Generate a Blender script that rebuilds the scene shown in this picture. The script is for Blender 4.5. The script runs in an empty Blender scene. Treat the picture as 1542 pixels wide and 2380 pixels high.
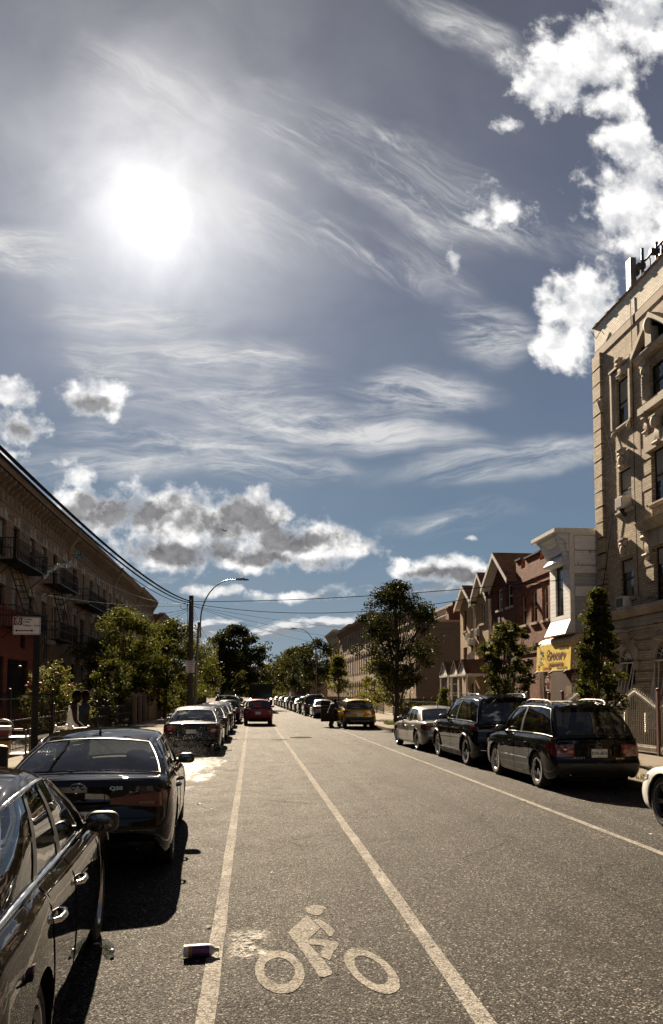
import bpy, math, random
import numpy as np
from mathutils import Vector, Matrix, noise as mnoise
R = math.radians
sc = bpy.context.scene
COL = sc.collection
random.seed(7)

# ------------------------------------------------------------------ object helpers
def tag(o, label=None, cat=None, group=None, kind=None):
    if label: o['label'] = label
    if cat: o['category'] = cat
    if group: o['group'] = group
    if kind: o['kind'] = kind
    return o

def empty(name, loc=(0, 0, 0), rz=0.0, label=None, cat=None, group=None):
    o = bpy.data.objects.new(name, None)
    o.location = loc; o.rotation_euler = (0, 0, rz); o.empty_display_size = 0.2
    COL.objects.link(o)
    return tag(o, label, cat, group)

def link(name, me, parent=None, loc=None, rot=None):
    o = bpy.data.objects.new(name, me); COL.objects.link(o)
    if parent: o.parent = parent
    if loc is not None: o.location = loc
    if rot is not None: o.rotation_euler = rot
    return o

CH = {}
def copy_tree(o, parent=None):
    c = o.copy(); COL.objects.link(c)
    if parent: c.parent = parent
    for ch in list(o.children): copy_tree(ch, c)
    return c

class MB:
    """collects geometry and links it as one mesh object"""
    def __init__(s): s.v = []; s.f = []; s.m = []
    def add(s, vs, fs, mi=0):
        b = len(s.v); s.v.extend(tuple(p) for p in vs)
        for f in fs: s.f.append(tuple(b + i for i in f)); s.m.append(mi)
    def quad(s, a, b, c, d, mi=0): s.add([a, b, c, d], [(0, 1, 2, 3)], mi)
    def box(s, x0, x1, y0, y1, z0, z1, mi=0):
        x0, x1 = min(x0, x1), max(x0, x1); y0, y1 = min(y0, y1), max(y0, y1); z0, z1 = min(z0, z1), max(z0, z1)
        s.add([(x0,y0,z0),(x1,y0,z0),(x1,y1,z0),(x0,y1,z0),(x0,y0,z1),(x1,y0,z1),(x1,y1,z1),(x0,y1,z1)],
              [(0,3,2,1),(4,5,6,7),(0,1,5,4),(1,2,6,5),(2,3,7,6),(3,0,4,7)], mi)
    def cbox(s, c, sx, sy, sz, M=None, mi=0):
        vs = [Vector((a*sx/2, b*sy/2, d*sz/2)) for d in (-1,1) for a, b in ((-1,-1),(1,-1),(1,1),(-1,1))]
        if M: vs = [M @ q for q in vs]
        c = Vector(c)
        s.add([q + c for q in vs], [(0,3,2,1),(4,5,6,7),(0,1,5,4),(1,2,6,5),(2,3,7,6),(3,0,4,7)], mi)
    def prism(s, poly, h0, h1, fn, mi=0):
        """poly: 2D list; fn(p, q, h) -> 3D; closed extrusion"""
        n = len(poly)
        s.add([fn(p, q, h0) for p, q in poly] + [fn(p, q, h1) for p, q in poly],
              [tuple(range(n))[::-1], tuple(range(n, 2*n))] + [(i, (i+1) % n, n+(i+1) % n, n+i) for i in range(n)], mi)
    def tube(s, pts, r, n=8, mi=0, cap=True, r2=None):
        pts = [Vector(p) for p in pts]; m = len(pts)
        rs = r if isinstance(r, (list, tuple)) else [r + ((r2 - r) * i / max(1, m-1) if r2 is not None else 0) for i in range(m)]
        t0 = (pts[1] - pts[0]).normalized()
        up = Vector((0,0,1)) if abs(t0.z) < .9 else Vector((1,0,0))
        a = t0.cross(up).normalized(); vs = []
        for i, p in enumerate(pts):
            t = (pts[min(i+1, m-1)] - pts[max(i-1, 0)])
            t = t.normalized() if t.length > 1e-9 else t0
            a = (a - t * a.dot(t)).normalized(); b = t.cross(a)
            for k in range(n):
                th = 2*math.pi*k/n
                vs.append(p + (a*math.cos(th) + b*math.sin(th))*rs[i])
        fs = [(i*n+k, i*n+(k+1) % n, (i+1)*n+(k+1) % n, (i+1)*n+k) for i in range(m-1) for k in range(n)]
        if cap: fs += [tuple(range(n))[::-1], tuple(range((m-1)*n, m*n))]
        s.add(vs, fs, mi)
    def lathe(s, prof, n=24, M=None, mi=0, ang=2*math.pi, caps=False):
        """prof: list of (r, h) about local z; M maps"""
        m = len(prof); full = abs(ang - 2*math.pi) < 1e-6; c = n if full else n+1
        vs = []
        for r, h in prof:
            for k in range(c):
                th = ang*k/n; q = Vector((r*math.cos(th), r*math.sin(th), h)); vs.append(M @ q if M else q)
        fs = [(i*c+k, i*c+(k+1) % c, (i+1)*c+(k+1) % c, (i+1)*c+k) for i in range(m-1) for k in range(n)]
        if caps: fs += [tuple(range(c))[::-1], tuple(range((m-1)*c, m*c))]
        s.add(vs, fs, mi)
    def grid(s, fn, us, vs_, mi=0, flip=False, mf=None):
        nu, nv = len(us), len(vs_)
        P = [fn(u, v) for u in us for v in vs_]; b = len(s.v); s.v.extend(tuple(p) for p in P)
        for i in range(nu-1):
            for j in range(nv-1):
                k = mf(i, j) if mf else mi
                if k is None: continue
                f = (b+i*nv+j, b+(i+1)*nv+j, b+(i+1)*nv+j+1, b+i*nv+j+1)
                s.f.append(f[::-1] if flip else f); s.m.append(k)
    def ball(s, c, rx, ry, rz, n=12, m=8, M=None, mi=0, e=1.0):
        def sp(v): return math.copysign(abs(v)**e, v)
        vs = []
        for i in range(m+1):
            ph = -math.pi/2 + math.pi*i/m
            for k in range(n):
                th = 2*math.pi*k/n
                q = Vector((rx*sp(math.cos(ph))*sp(math.cos(th)), ry*sp(math.cos(ph))*sp(math.sin(th)), rz*sp(math.sin(ph))))
                if M: q = M @ q
                vs.append(q + Vector(c))
        s.add(vs, [(i*n+k, i*n+(k+1) % n, (i+1)*n+(k+1) % n, (i+1)*n+k) for i in range(m) for k in range(n)], mi)
    def mesh(s, name, mats, org=(0,0,0), smooth=None, merge=False):
        me = bpy.data.meshes.new(name)
        ox, oy, oz = org
        me.from_pydata([(a-ox, b-oy, c-oz) for a, b, c in s.v], [], s.f)
        if not isinstance(mats, (list, tuple)): mats = [mats]
        for m in mats: me.materials.append(m)
        if len(mats) > 1: me.polygons.foreach_set('material_index', s.m)
        if merge:
            import bmesh
            bm = bmesh.new(); bm.from_mesh(me); bmesh.ops.remove_doubles(bm, verts=bm.verts, dist=1e-4)
            bmesh.ops.recalc_face_normals(bm, faces=bm.faces) if merge == 'n' else None
            bm.to_mesh(me); bm.free()
        if smooth is not None:
            me.shade_smooth(); me.set_sharp_from_angle(angle=R(smooth))
        me.update()
        return me
    def build(s, name, mats, parent=None, org=(0,0,0), smooth=None, merge=False, loc=None, rot=None):
        return link(name, s.mesh(name, mats, org, smooth, merge), parent, loc, rot)

def text_mesh(body, size, mat, ext=0.0015, align='CENTER', sx=1.0, res=3, bold=0.0):
    cu = bpy.data.curves.new('lettering', 'FONT'); cu.body = body; cu.size = size; cu.extrude = ext
    cu.align_x = align; cu.align_y = 'CENTER'; cu.resolution_u = res; cu.offset = bold
    o = bpy.data.objects.new('lettering', cu); COL.objects.link(o)
    dg = bpy.context.evaluated_depsgraph_get(); me = bpy.data.meshes.new_from_object(o.evaluated_get(dg))
    bpy.data.objects.remove(o)
    if sx != 1.0:
        for v in me.vertices: v.co.x *= sx
    me.materials.clear(); me.materials.append(mat)
    return me

# ------------------------------------------------------------------ node helpers
class NT:
    def __init__(s, tree): s.t = tree; s.N = tree.nodes; s.L = tree.links
    def n(s, typ, **kw):
        x = s.N.new(typ)
        for k, v in kw.items(): setattr(x, k, v)
        return x
    def set(s, sock, v):
        if v is None: return
        if isinstance(v, bpy.types.NodeSocket): s.L.new(v, sock)
        else:
            try: sock.default_value = v
            except Exception: sock.default_value = tuple(v) + (1.0,)
    def m(s, op, a, b=None, c=None, clamp=False):
        x = s.n('ShaderNodeMath', operation=op, use_clamp=clamp)
        s.set(x.inputs[0], a); s.set(x.inputs[1], b); s.set(x.inputs[2], c)
        return x.outputs[0]
    def vm(s, op, a, b=None, out=0):
        x = s.n('ShaderNodeVectorMath', operation=op); s.set(x.inputs[0], a)
        if b is not None:
            s.set(x.inputs[3 if op == 'SCALE' else 1], b)
        return x.outputs['Value'] if op in ('DOT_PRODUCT', 'LENGTH', 'DISTANCE') else x.outputs[0]
    def sep(s, v):
        x = s.n('ShaderNodeSeparateXYZ'); s.set(x.inputs[0], v); return x.outputs
    def comb(s, a, b, c=0.0):
        x = s.n('ShaderNodeCombineXYZ'); s.set(x.inputs[0], a); s.set(x.inputs[1], b); s.set(x.inputs[2], c); return x.outputs[0]
    def mix(s, f, a, b, blend='MIX'):
        x = s.n('ShaderNodeMix', data_type='RGBA', blend_type=blend); s.set(x.inputs[0], f); s.set(x.inputs[6], a); s.set(x.inputs[7], b); return x.outputs[2]
    def noise(s, vec, scale, detail=4, rough=.55, dist=0.0, out=0, dim='3D', lac=2.0):
        x = s.n('ShaderNodeTexNoise', noise_dimensions=dim); s.set(x.inputs['Vector'], vec)
        s.set(x.inputs['Scale'], scale); s.set(x.inputs['Detail'], detail); s.set(x.inputs['Roughness'], rough)
        s.set(x.inputs['Distortion'], dist); s.set(x.inputs['Lacunarity'], lac); return x.outputs[out]
    def sm(s, x, a, b, lo=0.0, hi=1.0):
        n = s.n('ShaderNodeMapRange', interpolation_type='SMOOTHSTEP'); s.set(n.inputs[0], x); s.set(n.inputs[1], a); s.set(n.inputs[2], b)
        s.set(n.inputs[3], lo); s.set(n.inputs[4], hi); return n.outputs[0]
    def lin(s, x, a, b, lo=0.0, hi=1.0):
        n = s.n('ShaderNodeMapRange'); s.set(n.inputs[0], x); s.set(n.inputs[1], a); s.set(n.inputs[2], b)
        s.set(n.inputs[3], lo); s.set(n.inputs[4], hi); return n.outputs[0]
    def ramp(s, f, stops, interp='LINEAR'):
        x = s.n('ShaderNodeValToRGB'); s.set(x.inputs[0], f); cr = x.color_ramp; cr.interpolation = interp
        while len(cr.elements) < len(stops): cr.elements.new(.5)
        for e, (p, c) in zip(cr.elements, stops): e.position = p; e.color = tuple(c) + (1.0,) if len(c) == 3 else c
        return x.outputs[0]
    def bump(s, h, strength=.3, dist=.02, normal=None):
        x = s.n('ShaderNodeBump'); s.set(x.inputs['Strength'], strength); s.set(x.inputs['Distance'], dist); s.set(x.inputs['Height'], h)
        if normal is not None: s.set(x.inputs['Normal'], normal)
        return x.outputs[0]
    def coord(s, which='Object'):
        return s.n('ShaderNodeTexCoord').outputs[which]

def newmat(name):
    m = bpy.data.materials.new(name); m.use_nodes = True
    t = NT(m.node_tree); t.N.clear()
    o = t.n('ShaderNodeOutputMaterial'); b = t.n('ShaderNodeBsdfPrincipled')
    t.L.new(b.outputs[0], o.inputs[0])
    return m, t, b, o

def plain(name, col, rough=.6, metal=0.0, spec=.5, var=.15, vs=6.0, bump=0.0, bs=40.0, coat=0.0, emit=None, rvar=0.1):
    """a surface with soft uneven tone and gloss"""
    m, t, b, o = newmat(name)
    co = t.coord('Object')
    n = t.noise(co, vs, 5, .6)
    if var:
        dk = tuple(c*(1-var) for c in col); lt = tuple(min(1, c*(1+var)) for c in col)
        t.set(b.inputs['Base Color'], t.mix(t.lin(n, .3, .7), dk, lt))
    else: b.inputs['Base Color'].default_value = tuple(col) + (1,)
    if rvar: t.set(b.inputs['Roughness'], t.lin(n, .3, .7, max(.02, rough-rvar), min(1, rough+rvar)))
    else: b.inputs['Roughness'].default_value = rough
    b.inputs['Metallic'].default_value = metal; b.inputs['Specular IOR Level'].default_value = spec
    if coat: b.inputs['Coat Weight'].default_value = coat; b.inputs['Coat Roughness'].default_value = .03
    if bump: t.set(b.inputs['Normal'], t.bump(t.noise(co, bs, 4, .6), bump, .01))
    if emit: b.inputs['Emission Color'].default_value = tuple(emit[0]) + (1,); b.inputs['Emission Strength'].default_value = emit[1]
    return m

# ------------------------------------------------------------------ render, camera, sun
EXPO = 2.0
sc.view_settings.view_transform = 'Standard'; sc.view_settings.look = 'None'
sc.view_settings.exposure = EXPO; sc.view_settings.gamma = 1.0; sc.view_settings.use_curve_mapping = False
sc.render.engine = 'CYCLES'
try:
    sc.cycles.use_denoising = True; sc.cycles.use_adaptive_sampling = True; sc.cycles.adaptive_threshold = 0.015
    sc.cycles.max_bounces = 8; sc.cycles.transparent_max_bounces = 12; sc.cycles.diffuse_bounces = 3; sc.cycles.glossy_bounces = 4
    sc.cycles.sample_clamp_indirect = 6.0; sc.cycles.caustics_reflective = False; sc.cycles.caustics_refractive = False
    sc.cycles.denoising_prefilter = 'ACCURATE'
except Exception: pass
CAMH = 1.85
cam = bpy.data.cameras.new('camera'); camo = bpy.data.objects.new('camera', cam); COL.objects.link(camo)
cam.sensor_fit = 'VERTICAL'; cam.sensor_height = 36.0; cam.sensor_width = 24.0; cam.lens = 1850/2380*36
cam.shift_y = 0.1302; cam.clip_end = 20000; cam.clip_start = .05
camo.location = (0, 0, CAMH); camo.rotation_euler = (R(93.5), 0, R(-5.7)); sc.camera = camo

SUND = Vector((-0.1054, 0.8441, 0.5257)).normalized()
sun = bpy.data.lights.new('sun', 'SUN'); sun.energy = 5.0; sun.angle = R(.53); sun.color = (1.0, .82, .60)
suno = bpy.data.objects.new('sun', sun); COL.objects.link(suno)
suno.rotation_euler = SUND.to_track_quat('Z', 'Y').to_euler(); suno.location = SUND*60

# ------------------------------------------------------------------ sky: daylight sky with cirrus and cumulus, by direction
w = bpy.data.worlds.new('World'); sc.world = w; w.use_nodes = True
t = NT(w.node_tree); t.N.clear()
wo = t.n('ShaderNodeOutputWorld'); bg = t.n('ShaderNodeBackground'); t.L.new(bg.outputs[0], wo.inputs[0])
d = t.coord('Generated')
dx, dy, dz = t.sep(d)
yf = t.m('MAXIMUM', t.m('ABSOLUTE', dy), .06)
U = t.m('DIVIDE', dx, yf); V = t.m('DIVIDE', dz, yf)
front = t.sm(dy, -.02, .12)
# behind the camera the same front pattern is mirrored, shifted so that it does not read as a copy
U = t.m('ADD', U, t.m('MULTIPLY', t.m('LESS_THAN', dy, 0), .37))
P = t.comb(U, V, 0.0)
nw = t.n('ShaderNodeTexNoise'); t.set(nw.inputs['Vector'], P); nw.inputs['Scale'].default_value = 9; nw.inputs['Detail'].default_value = 3
warp = t.vm('SUBTRACT', nw.outputs['Color'], (.5, .5, .5))
Pw = t.vm('ADD', P, t.vm('SCALE', warp, .035))
_, _, _ = 0, 0, 0
wx, wy, wz = t.sep(Pw)
def blob(cx, cy, rx, ry, rot=0.0, x=None, y=None):
    """1 at the centre, 0 on the rim, negative outside"""
    a = t.m('SUBTRACT', wx if x is None else x, cx); b = t.m('SUBTRACT', wy if y is None else y, cy)
    if rot:
        c, s_ = math.cos(rot), math.sin(rot)
        a, b = t.m('ADD', t.m('MULTIPLY', a, c), t.m('MULTIPLY', b, s_)), t.m('SUBTRACT', t.m('MULTIPLY', b, c), t.m('MULTIPLY', a, s_))
    a = t.m('MULTIPLY', a, 1/rx); b = t.m('MULTIPLY', b, 1/ry)
    return t.m('SUBTRACT', 1.0, t.m('SQRT', t.m('MULTIPLY_ADD', a, a, t.m('MULTIPLY', b, b))))
def union(lst, k=.25, **kw):
    r = None
    for p in lst:
        q = blob(*p, **kw)
        if r is None: r = q
        else:
            x = t.n('ShaderNodeMath', operation='SMOOTH_MAX'); t.set(x.inputs[0], r); t.set(x.inputs[1], q); x.inputs[2].default_value = k; r = x.outputs[0]
    return r
CUMSMALL = [(0.3279, 0.6513, 0.0446, 0.0371, 0), (0.3217, 0.633, 0.0296, 0.0239, 0), (0.2665, 0.5694, 0.0105, 0.0248, 0), (-0.2185, 0.2708, 0.0365, 0.0217, 0), (-0.3006, 0.2982, 0.0236, 0.0151, 0), (0.3413, 0.7665, 0.0239, 0.0158, 0), (0.2817, 0.2007, 0.0103, 0.0056, 0), (-0.2334, 0.2894, 0.0208, 0.0119, 0), (0.3012, 0.6377, 0.0265, 0.0149, 0)]
CUMULUS = [(-0.1958, 0.2281, 0.0894, 0.0336, 0), (-0.109, 0.2219, 0.0801, 0.0464, 0), (-0.0154, 0.2158, 0.0953, 0.0468, 0), (0.0663, 0.1915, 0.1107, 0.0343, 0), (-0.1111, 0.1757, 0.0852, 0.0391, 0), (-0.0043, 0.1776, 0.1312, 0.0302, 0), (0.1158, 0.1808, 0.0444, 0.0122, 0), (0.4327, 0.5173, 0.0724, 0.0626, 0), (0.4168, 0.4663, 0.0449, 0.0414, 0), (0.524, 0.6697, 0.093, 0.092, 0), (0.5467, 0.5983, 0.0743, 0.0547, 0), (0.4581, 0.8737, 0.118, 0.0748, 0), (0.5241, 0.9229, 0.0817, 0.0756, 0), (0.4054, 0.8263, 0.0671, 0.0493, 0), (0.5044, 0.7479, 0.0494, 0.0462, 0), (0.4841, 0.8017, 0.0494, 0.0371, 0), (-0.2998, 0.3714, 0.0413, 0.0229, 0), (-0.2911, 0.3298, 0.0439, 0.026, 0), (-0.1958, 0.3737, 0.0528, 0.032, 0), (0.2387, 0.1612, 0.0798, 0.019, 0), (0.284, 0.1529, 0.0631, 0.0191, 0), (-0.0575, 0.1262, 0.0535, 0.0119, 0), (0.061, 0.12, 0.0658, 0.0109, 0)]
DARKS = [(-0.1592, 0.2262, 0.1061, 0.0272, 0), (-0.0208, 0.2212, 0.0925, 0.0286, 0), (0.0553, 0.1952, 0.0716, 0.0166, 0), (-0.0899, 0.1734, 0.0856, 0.0163, 0), (0.0174, 0.1698, 0.0764, 0.011, 0), (-0.2009, 0.3642, 0.0316, 0.0121, 0), (0.2499, 0.1524, 0.0742, 0.0101, 0), (0.2954, 0.1492, 0.0459, 0.0101, 0), (-0.2909, 0.3212, 0.0309, 0.0119, 0)]
CIRRUS_FLAT = [(-0.1417, 0.4776, 0.119, 0.028, 0), (-0.0711, 0.422, 0.1648, 0.0337, 0), (-0.0165, 0.3738, 0.183, 0.0337, 0), (-0.0915, 0.3156, 0.1852, 0.0387, 0), (0.0605, 0.3429, 0.2142, 0.0338, 0), (0.2178, 0.3969, 0.1213, 0.0316, 0), (0.0058, 0.2909, 0.166, 0.025, 0), (0.3226, 0.4737, 0.0707, 0.044, 0), (-0.286, 0.5595, 0.0578, 0.0201, 0), (-0.2858, 0.5511, 0.0948, 0.0279, 0)]
CIRRUS_DOWN = [(0.0822, 0.7296, 0.1496, 0.0473, -0.35), (0.2024, 0.6789, 0.1946, 0.0714, -0.4), (0.3364, 0.628, 0.1319, 0.0479, -0.4), (-0.0183, 0.6353, 0.1119, 0.0754, -0.6), (-0.1294, 0.7548, 0.1438, 0.0698, -0.5), (0.1162, 0.5913, 0.2022, 0.035, -0.3), (0.2804, 0.8955, 0.096, 0.0368, -0.5), (0.4496, 0.6108, 0.073, 0.0362, -0.3)]
CIRRUS_UP = [(0.2972, 0.3022, 0.1939, 0.0287, 0.13), (0.42, 0.3203, 0.1195, 0.0232, 0.1), (0.2335, 0.2228, 0.0973, 0.0203, 0.12), (0.172, 0.3297, 0.1429, 0.0227, 0.05), (-0.1759, 0.2856, 0.1384, 0.0246, 0.05)]
SKYRAMP = [(0, (0.3763, 0.4125, 0.4233)), (0.0717, (0.2623, 0.3419, 0.3916)), (0.1939, (0.162, 0.2462, 0.3231)), (0.3427, (0.1221, 0.1683, 0.2462)), (0.4912, (0.107, 0.1274, 0.1878)), (0.609, (0.0887, 0.0976, 0.1441)), (0.6757, (0.0723, 0.0782, 0.1144))]

fb = t.noise(P, 30, 11, .62, .15)
bl = t.noise(P, 12.5, 8, .56, .1)
blu = t.noise(t.vm('ADD', P, (-.005, .022, 0)), 12.5, 6, .54, .1)
fbig = t.noise(P, 11, 6, .55, .2)
fdet = t.m('SUBTRACT', fb, .5)
fbd = t.m('SUBTRACT', fbig, .5)
Dsm = t.m('ADD', t.m('MULTIPLY', union(CUMSMALL), .9), t.m('ADD', t.m('MULTIPLY', fdet, 3.0), t.m('MULTIPLY', t.m('SUBTRACT', bl, .5), 1.6)))
Dc = t.m('ADD', union(CUMULUS), t.m('ADD', t.m('MULTIPLY', fdet, 1.75), t.m('MULTIPLY', t.m('SUBTRACT', bl, .5), 1.9)))
# light reaches each puff from the sun side: compare the density a little way towards the sun
su, sv = SUND.x/SUND.y, SUND.z/SUND.y
alpha = t.m('MAXIMUM', t.sm(Dc, .0, .62), t.m('MULTIPLY', t.sm(Dsm, .05, .9), .9))
dark = t.m('ADD', union(DARKS, .3), t.m('ADD', t.m('MULTIPLY', t.m('SUBTRACT', blu, bl), 4.2), t.m('MULTIPLY', fdet, 2.2)))
dark = t.m('ADD', dark, .10)
shade = t.m('MULTIPLY', t.sm(dark, -.35, .75), t.sm(Dc, .10, .62))
puff = t.noise(Pw, 30, 10, .62, .2)
self_ = t.m('MULTIPLY', t.m('SUBTRACT', bl, blu), 3.2)
cw = t.mix(t.sm(t.m('ADD', t.lin(puff, 0, 1, .2, .8), t.m('MULTIPLY', self_, .7)), .16, .78), (.60, .61, .64), (1.15, 1.13, 1.10))
ccol = t.mix(shade, cw, t.mix(t.sm(puff, .3, .7), (.13, .13, .14), (.30, .30, .31)))
# low rows of cumulus towards the horizon, seen along the cloud deck
iv = t.m('DIVIDE', 1.0, t.m('MAXIMUM', V, .012))
rowp = t.comb(t.m('MULTIPLY', U, t.m('POWER', iv, .72)), t.m('MULTIPLY', t.m('LOGARITHM', t.m('MAXIMUM', V, .008), 2.718), 1.5), 3.1)
rn = t.noise(rowp, 1.7, 9, .58, .1)
rlow = t.m('MULTIPLY', t.sm(V, .16, .115), t.sm(V, -.01, .02))
Dr = t.m('ADD', t.m('SUBTRACT', rn, t.lin(V, .02, .15, .43, .575)), 0.0)
ralpha = t.m('MULTIPLY', t.sm(Dr, -.01, .10), rlow)
rowp2 = t.vm('ADD', rowp, (0, .12, 0))
rup = t.noise(rowp2, 1.7, 8, .56, .1)
rcol = t.mix(t.sm(t.m('SUBTRACT', rup, rn), -.075, .03), (.86, .86, .86), (.30, .31, .33))
# cirrus: streaky noise with masks
def cirrus(lst, ang, sx, sy, seed, lo, hi):
    c, s_ = math.cos(ang), math.sin(ang)
    a = t.m('ADD', t.m('MULTIPLY', wx, c), t.m('MULTIPLY', wy, s_)); b = t.m('SUBTRACT', t.m('MULTIPLY', wy, c), t.m('MULTIPLY', wx, s_))
    n = t.noise(t.comb(t.m('MULTIPLY', a, sx), t.m('MULTIPLY', b, sy), seed), 1.0, 13, .68, .7)
    f = t.noise(P, 6, 3, .5)
    msk = t.sm(t.m('ADD', union(lst, .4), t.m('MULTIPLY', t.m('SUBTRACT', f, .5), 1.6)), -.2, .8)
    return t.m('MULTIPLY', t.sm(n, lo, hi), msk)
c1 = cirrus(CIRRUS_FLAT, -.10, 3.6, 20.0, 1.3, .36, .70)
c2 = cirrus(CIRRUS_DOWN, -.42, 4.0, 16.0, 4.7, .36, .80)
c3 = cirrus(CIRRUS_UP, .16, 4.0, 24.0, 8.9, .34, .70)
c4 = cirrus(CIRRUS_FLAT, .04, 8.0, 46.0, 6.1, .44, .74)
c5 = cirrus(CIRRUS_DOWN, -.55, 8.5, 34.0, 3.3, .46, .78)
cir = t.m('MINIMUM', t.m('ADD', t.m('ADD', t.m('ADD', c1, c2), c3), t.m('MULTIPLY', t.m('ADD', c4, c5), .75)), 1.0)
veil = t.m('MULTIPLY', t.noise(t.comb(t.m('MULTIPLY', U, 2.2), t.m('MULTIPLY', V, 6.0), 2.2), 1.0, 7, .6, .6), .07)
# clear sky
sky = t.n('ShaderNodeTexSky', sky_type='NISHITA'); sky.sun_disc = False
sky.sun_elevation = R(31.72); sky.sun_rotation = math.atan2(SUND.x, SUND.y); sky.dust_density = .6; sky.ozone_density = 1.6
base = t.ramp(t.m('MAXIMUM', dz, 0.0), SKYRAMP)
nish = t.vm('MULTIPLY', sky.outputs[0], (.0035, .0035, .0035))
base = t.vm('MULTIPLY', t.vm('ADD', base, nish), (.69, .765, .87))
# aureole round the sun, seen through thin cirrus
cs = t.vm('DOT_PRODUCT', d, tuple(SUND))
th = t.m('MULTIPLY', t.m('ARCCOSINE', t.m('MINIMUM', cs, 1.0)), 180/math.pi)
gl1 = t.m('MULTIPLY', t.m('EXPONENT', t.m('MULTIPLY', th, -1/3.6)), 1.38)
gl2 = t.m('MULTIPLY', t.m('EXPONENT', t.m('MULTIPLY', th, -1/9.0)), .30)
gl3 = t.m('MULTIPLY', t.m('EXPONENT', t.m('MULTIPLY', th, -1/18.)), .05)
gn = t.lin(t.noise(P, 5, 7, .55, .3), .3, .7, .62, 1.3)
glow = t.m('MULTIPLY', t.m('ADD', t.m('ADD', gl1, gl2), gl3), gn)
skyc = t.vm('ADD', base, t.vm('SCALE', (1.0, .97, .93), glow))
skyc = t.mix(veil, skyc, (.80, .80, .80))
skyc = t.mix(t.m('MULTIPLY', cir, .85), skyc, (.80, .79, .78))
skyc = t.mix(ralpha, skyc, rcol)
skyc = t.mix(alpha, skyc, t.vm('ADD', ccol, t.vm('SCALE', (1, 1, 1), t.m('MULTIPLY', glow, .5))))
ground_c = t.mix(t.sm(dz, -.02, .0), (.03, .026, .022), skyc)
t.set(bg.inputs[0], t.vm('SCALE', ground_c, 1.0/2**EXPO)); bg.inputs[1].default_value = 1.0
w.cycles.sampling_method = 'MANUAL'; w.cycles.sample_map_resolution = 512

# ------------------------------------------------------------------ ground, road, kerbs, pavements, markings
def asphalt(name, base=(.050, .043, .036), patchy=True):
    m, t, b, o = newmat(name)
    co = t.coord('Object')
    v = t.n('ShaderNodeTexVoronoi', feature='F1'); t.set(v.inputs['Vector'], co); v.inputs['Scale'].default_value = 92
    vc = t.sep(v.outputs['Color'])
    v2 = t.n('ShaderNodeTexVoronoi', feature='F1'); t.set(v2.inputs['Vector'], co); v2.inputs['Scale'].default_value = 48
    g2 = t.sep(v2.outputs['Color'])
    big = t.noise(co, .22, 6, .6); mid = t.noise(co, 1.6, 6, .65); fine = t.noise(co, 300, 2, .6)
    sx, sy, sz = t.sep(co)
    streak = t.noise(t.comb(t.m('MULTIPLY', sx, 2.3), t.m('MULTIPLY', sy, .10), 0), 1.0, 5, .6)
    # stones of the wearing course: dark binder, grey and pale chips
    stone = t.ramp(vc[0], [(0, (.012, .0104, .009)), (.40, (.026, .0228, .0196)), (.68, (.054, .048, .0415)), (.86, (.108, .097, .085)), (.95, (.20, .183, .162)), (1, (.40, .37, .335))])
    st2 = t.ramp(g2[1], [(0, (.75, .74, .72)), (.6, (1, 1, 1)), (.93, (1.1, 1.1, 1.08)), (1, (1.7, 1.65, 1.55))])
    c = t.mix(1.0, stone, st2, 'MULTIPLY')
    tone = t.m('ADD', t.lin(big, .3, .7, .72, 1.22), t.lin(mid, .3, .7, -.14, .14))
    tone = t.m('MULTIPLY', tone, t.lin(streak, .3, .7, .70, 1.28))
    c = t.vm('MULTIPLY', t.vm('SCALE', c, t.m('MULTIPLY', tone, .63)), (.96, 1.0, 1.06))
    # oil and tyre darkening, a few pale tracks
    c = t.mix(t.m('MULTIPLY', t.sm(t.noise(co, .55, 8, .7), .52, .70), .55), c, (.012, .010, .0085))
    c = t.mix(t.m('MULTIPLY', t.sm(t.noise(co, 3.5, 7, .7), .68, .80), .35), c, (.09, .08, .065))
    t.set(b.inputs['Base Color'], c)
    t.set(b.inputs['Roughness'], t.m('ADD', t.lin(vc[1], 0, 1, .70, .95), t.lin(mid, .3, .7, -.05, .05)))
    b.inputs['Specular IOR Level'].default_value = .06
    bh = t.m('ADD', t.m('MULTIPLY', t.m('SUBTRACT', 1.0, v.outputs['Distance']), vc[2]), t.m('MULTIPLY', fine, .25))
    t.set(b.inputs['Normal'], t.bump(bh, .75, .012, t.bump(mid, .12, .03)))
    return m
def concrete(name, col, joint=0.0, var=.22):
    m, t, b, o = newmat(name); co = t.coord('Object')
    n = t.noise(co, 1.3, 7, .65); f = t.noise(co, 45, 4, .7)
    c = t.mix(t.lin(n, .3, .7), tuple(x*(1-var) for x in col), tuple(x*(1+var) for x in col))
    c = t.mix(t.lin(f, .3, .75, .0, .35), c, tuple(x*.55 for x in col))
    c = t.mix(t.m('MULTIPLY', t.sm(t.noise(co, .9, 8, .7), .58, .75), .5), c, tuple(x*.4 for x in col))
    if joint:
        x, y, z = t.sep(co)
        def jl(v): 
            fr = t.m('ABSOLUTE', t.m('SUBTRACT', t.m('FRACT', t.m('DIVIDE', v, joint)), .5)); return t.sm(fr, .4935, .4965)
        j = t.m('MAXIMUM', jl(x), jl(y)); c = t.mix(t.m('MULTIPLY', j, .85), c, (.018, .015, .012))
        t.set(b.inputs['Normal'], t.bump(t.m('SUBTRACT', t.m('MULTIPLY', f, .3), j), .5, .01))
    else: t.set(b.inputs['Normal'], t.bump(f, .4, .006))
    t.set(b.inputs['Base Color'], c); b.inputs['Roughness'].default_value = .9; b.inputs['Specular IOR Level'].default_value = .05
    return m
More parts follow.
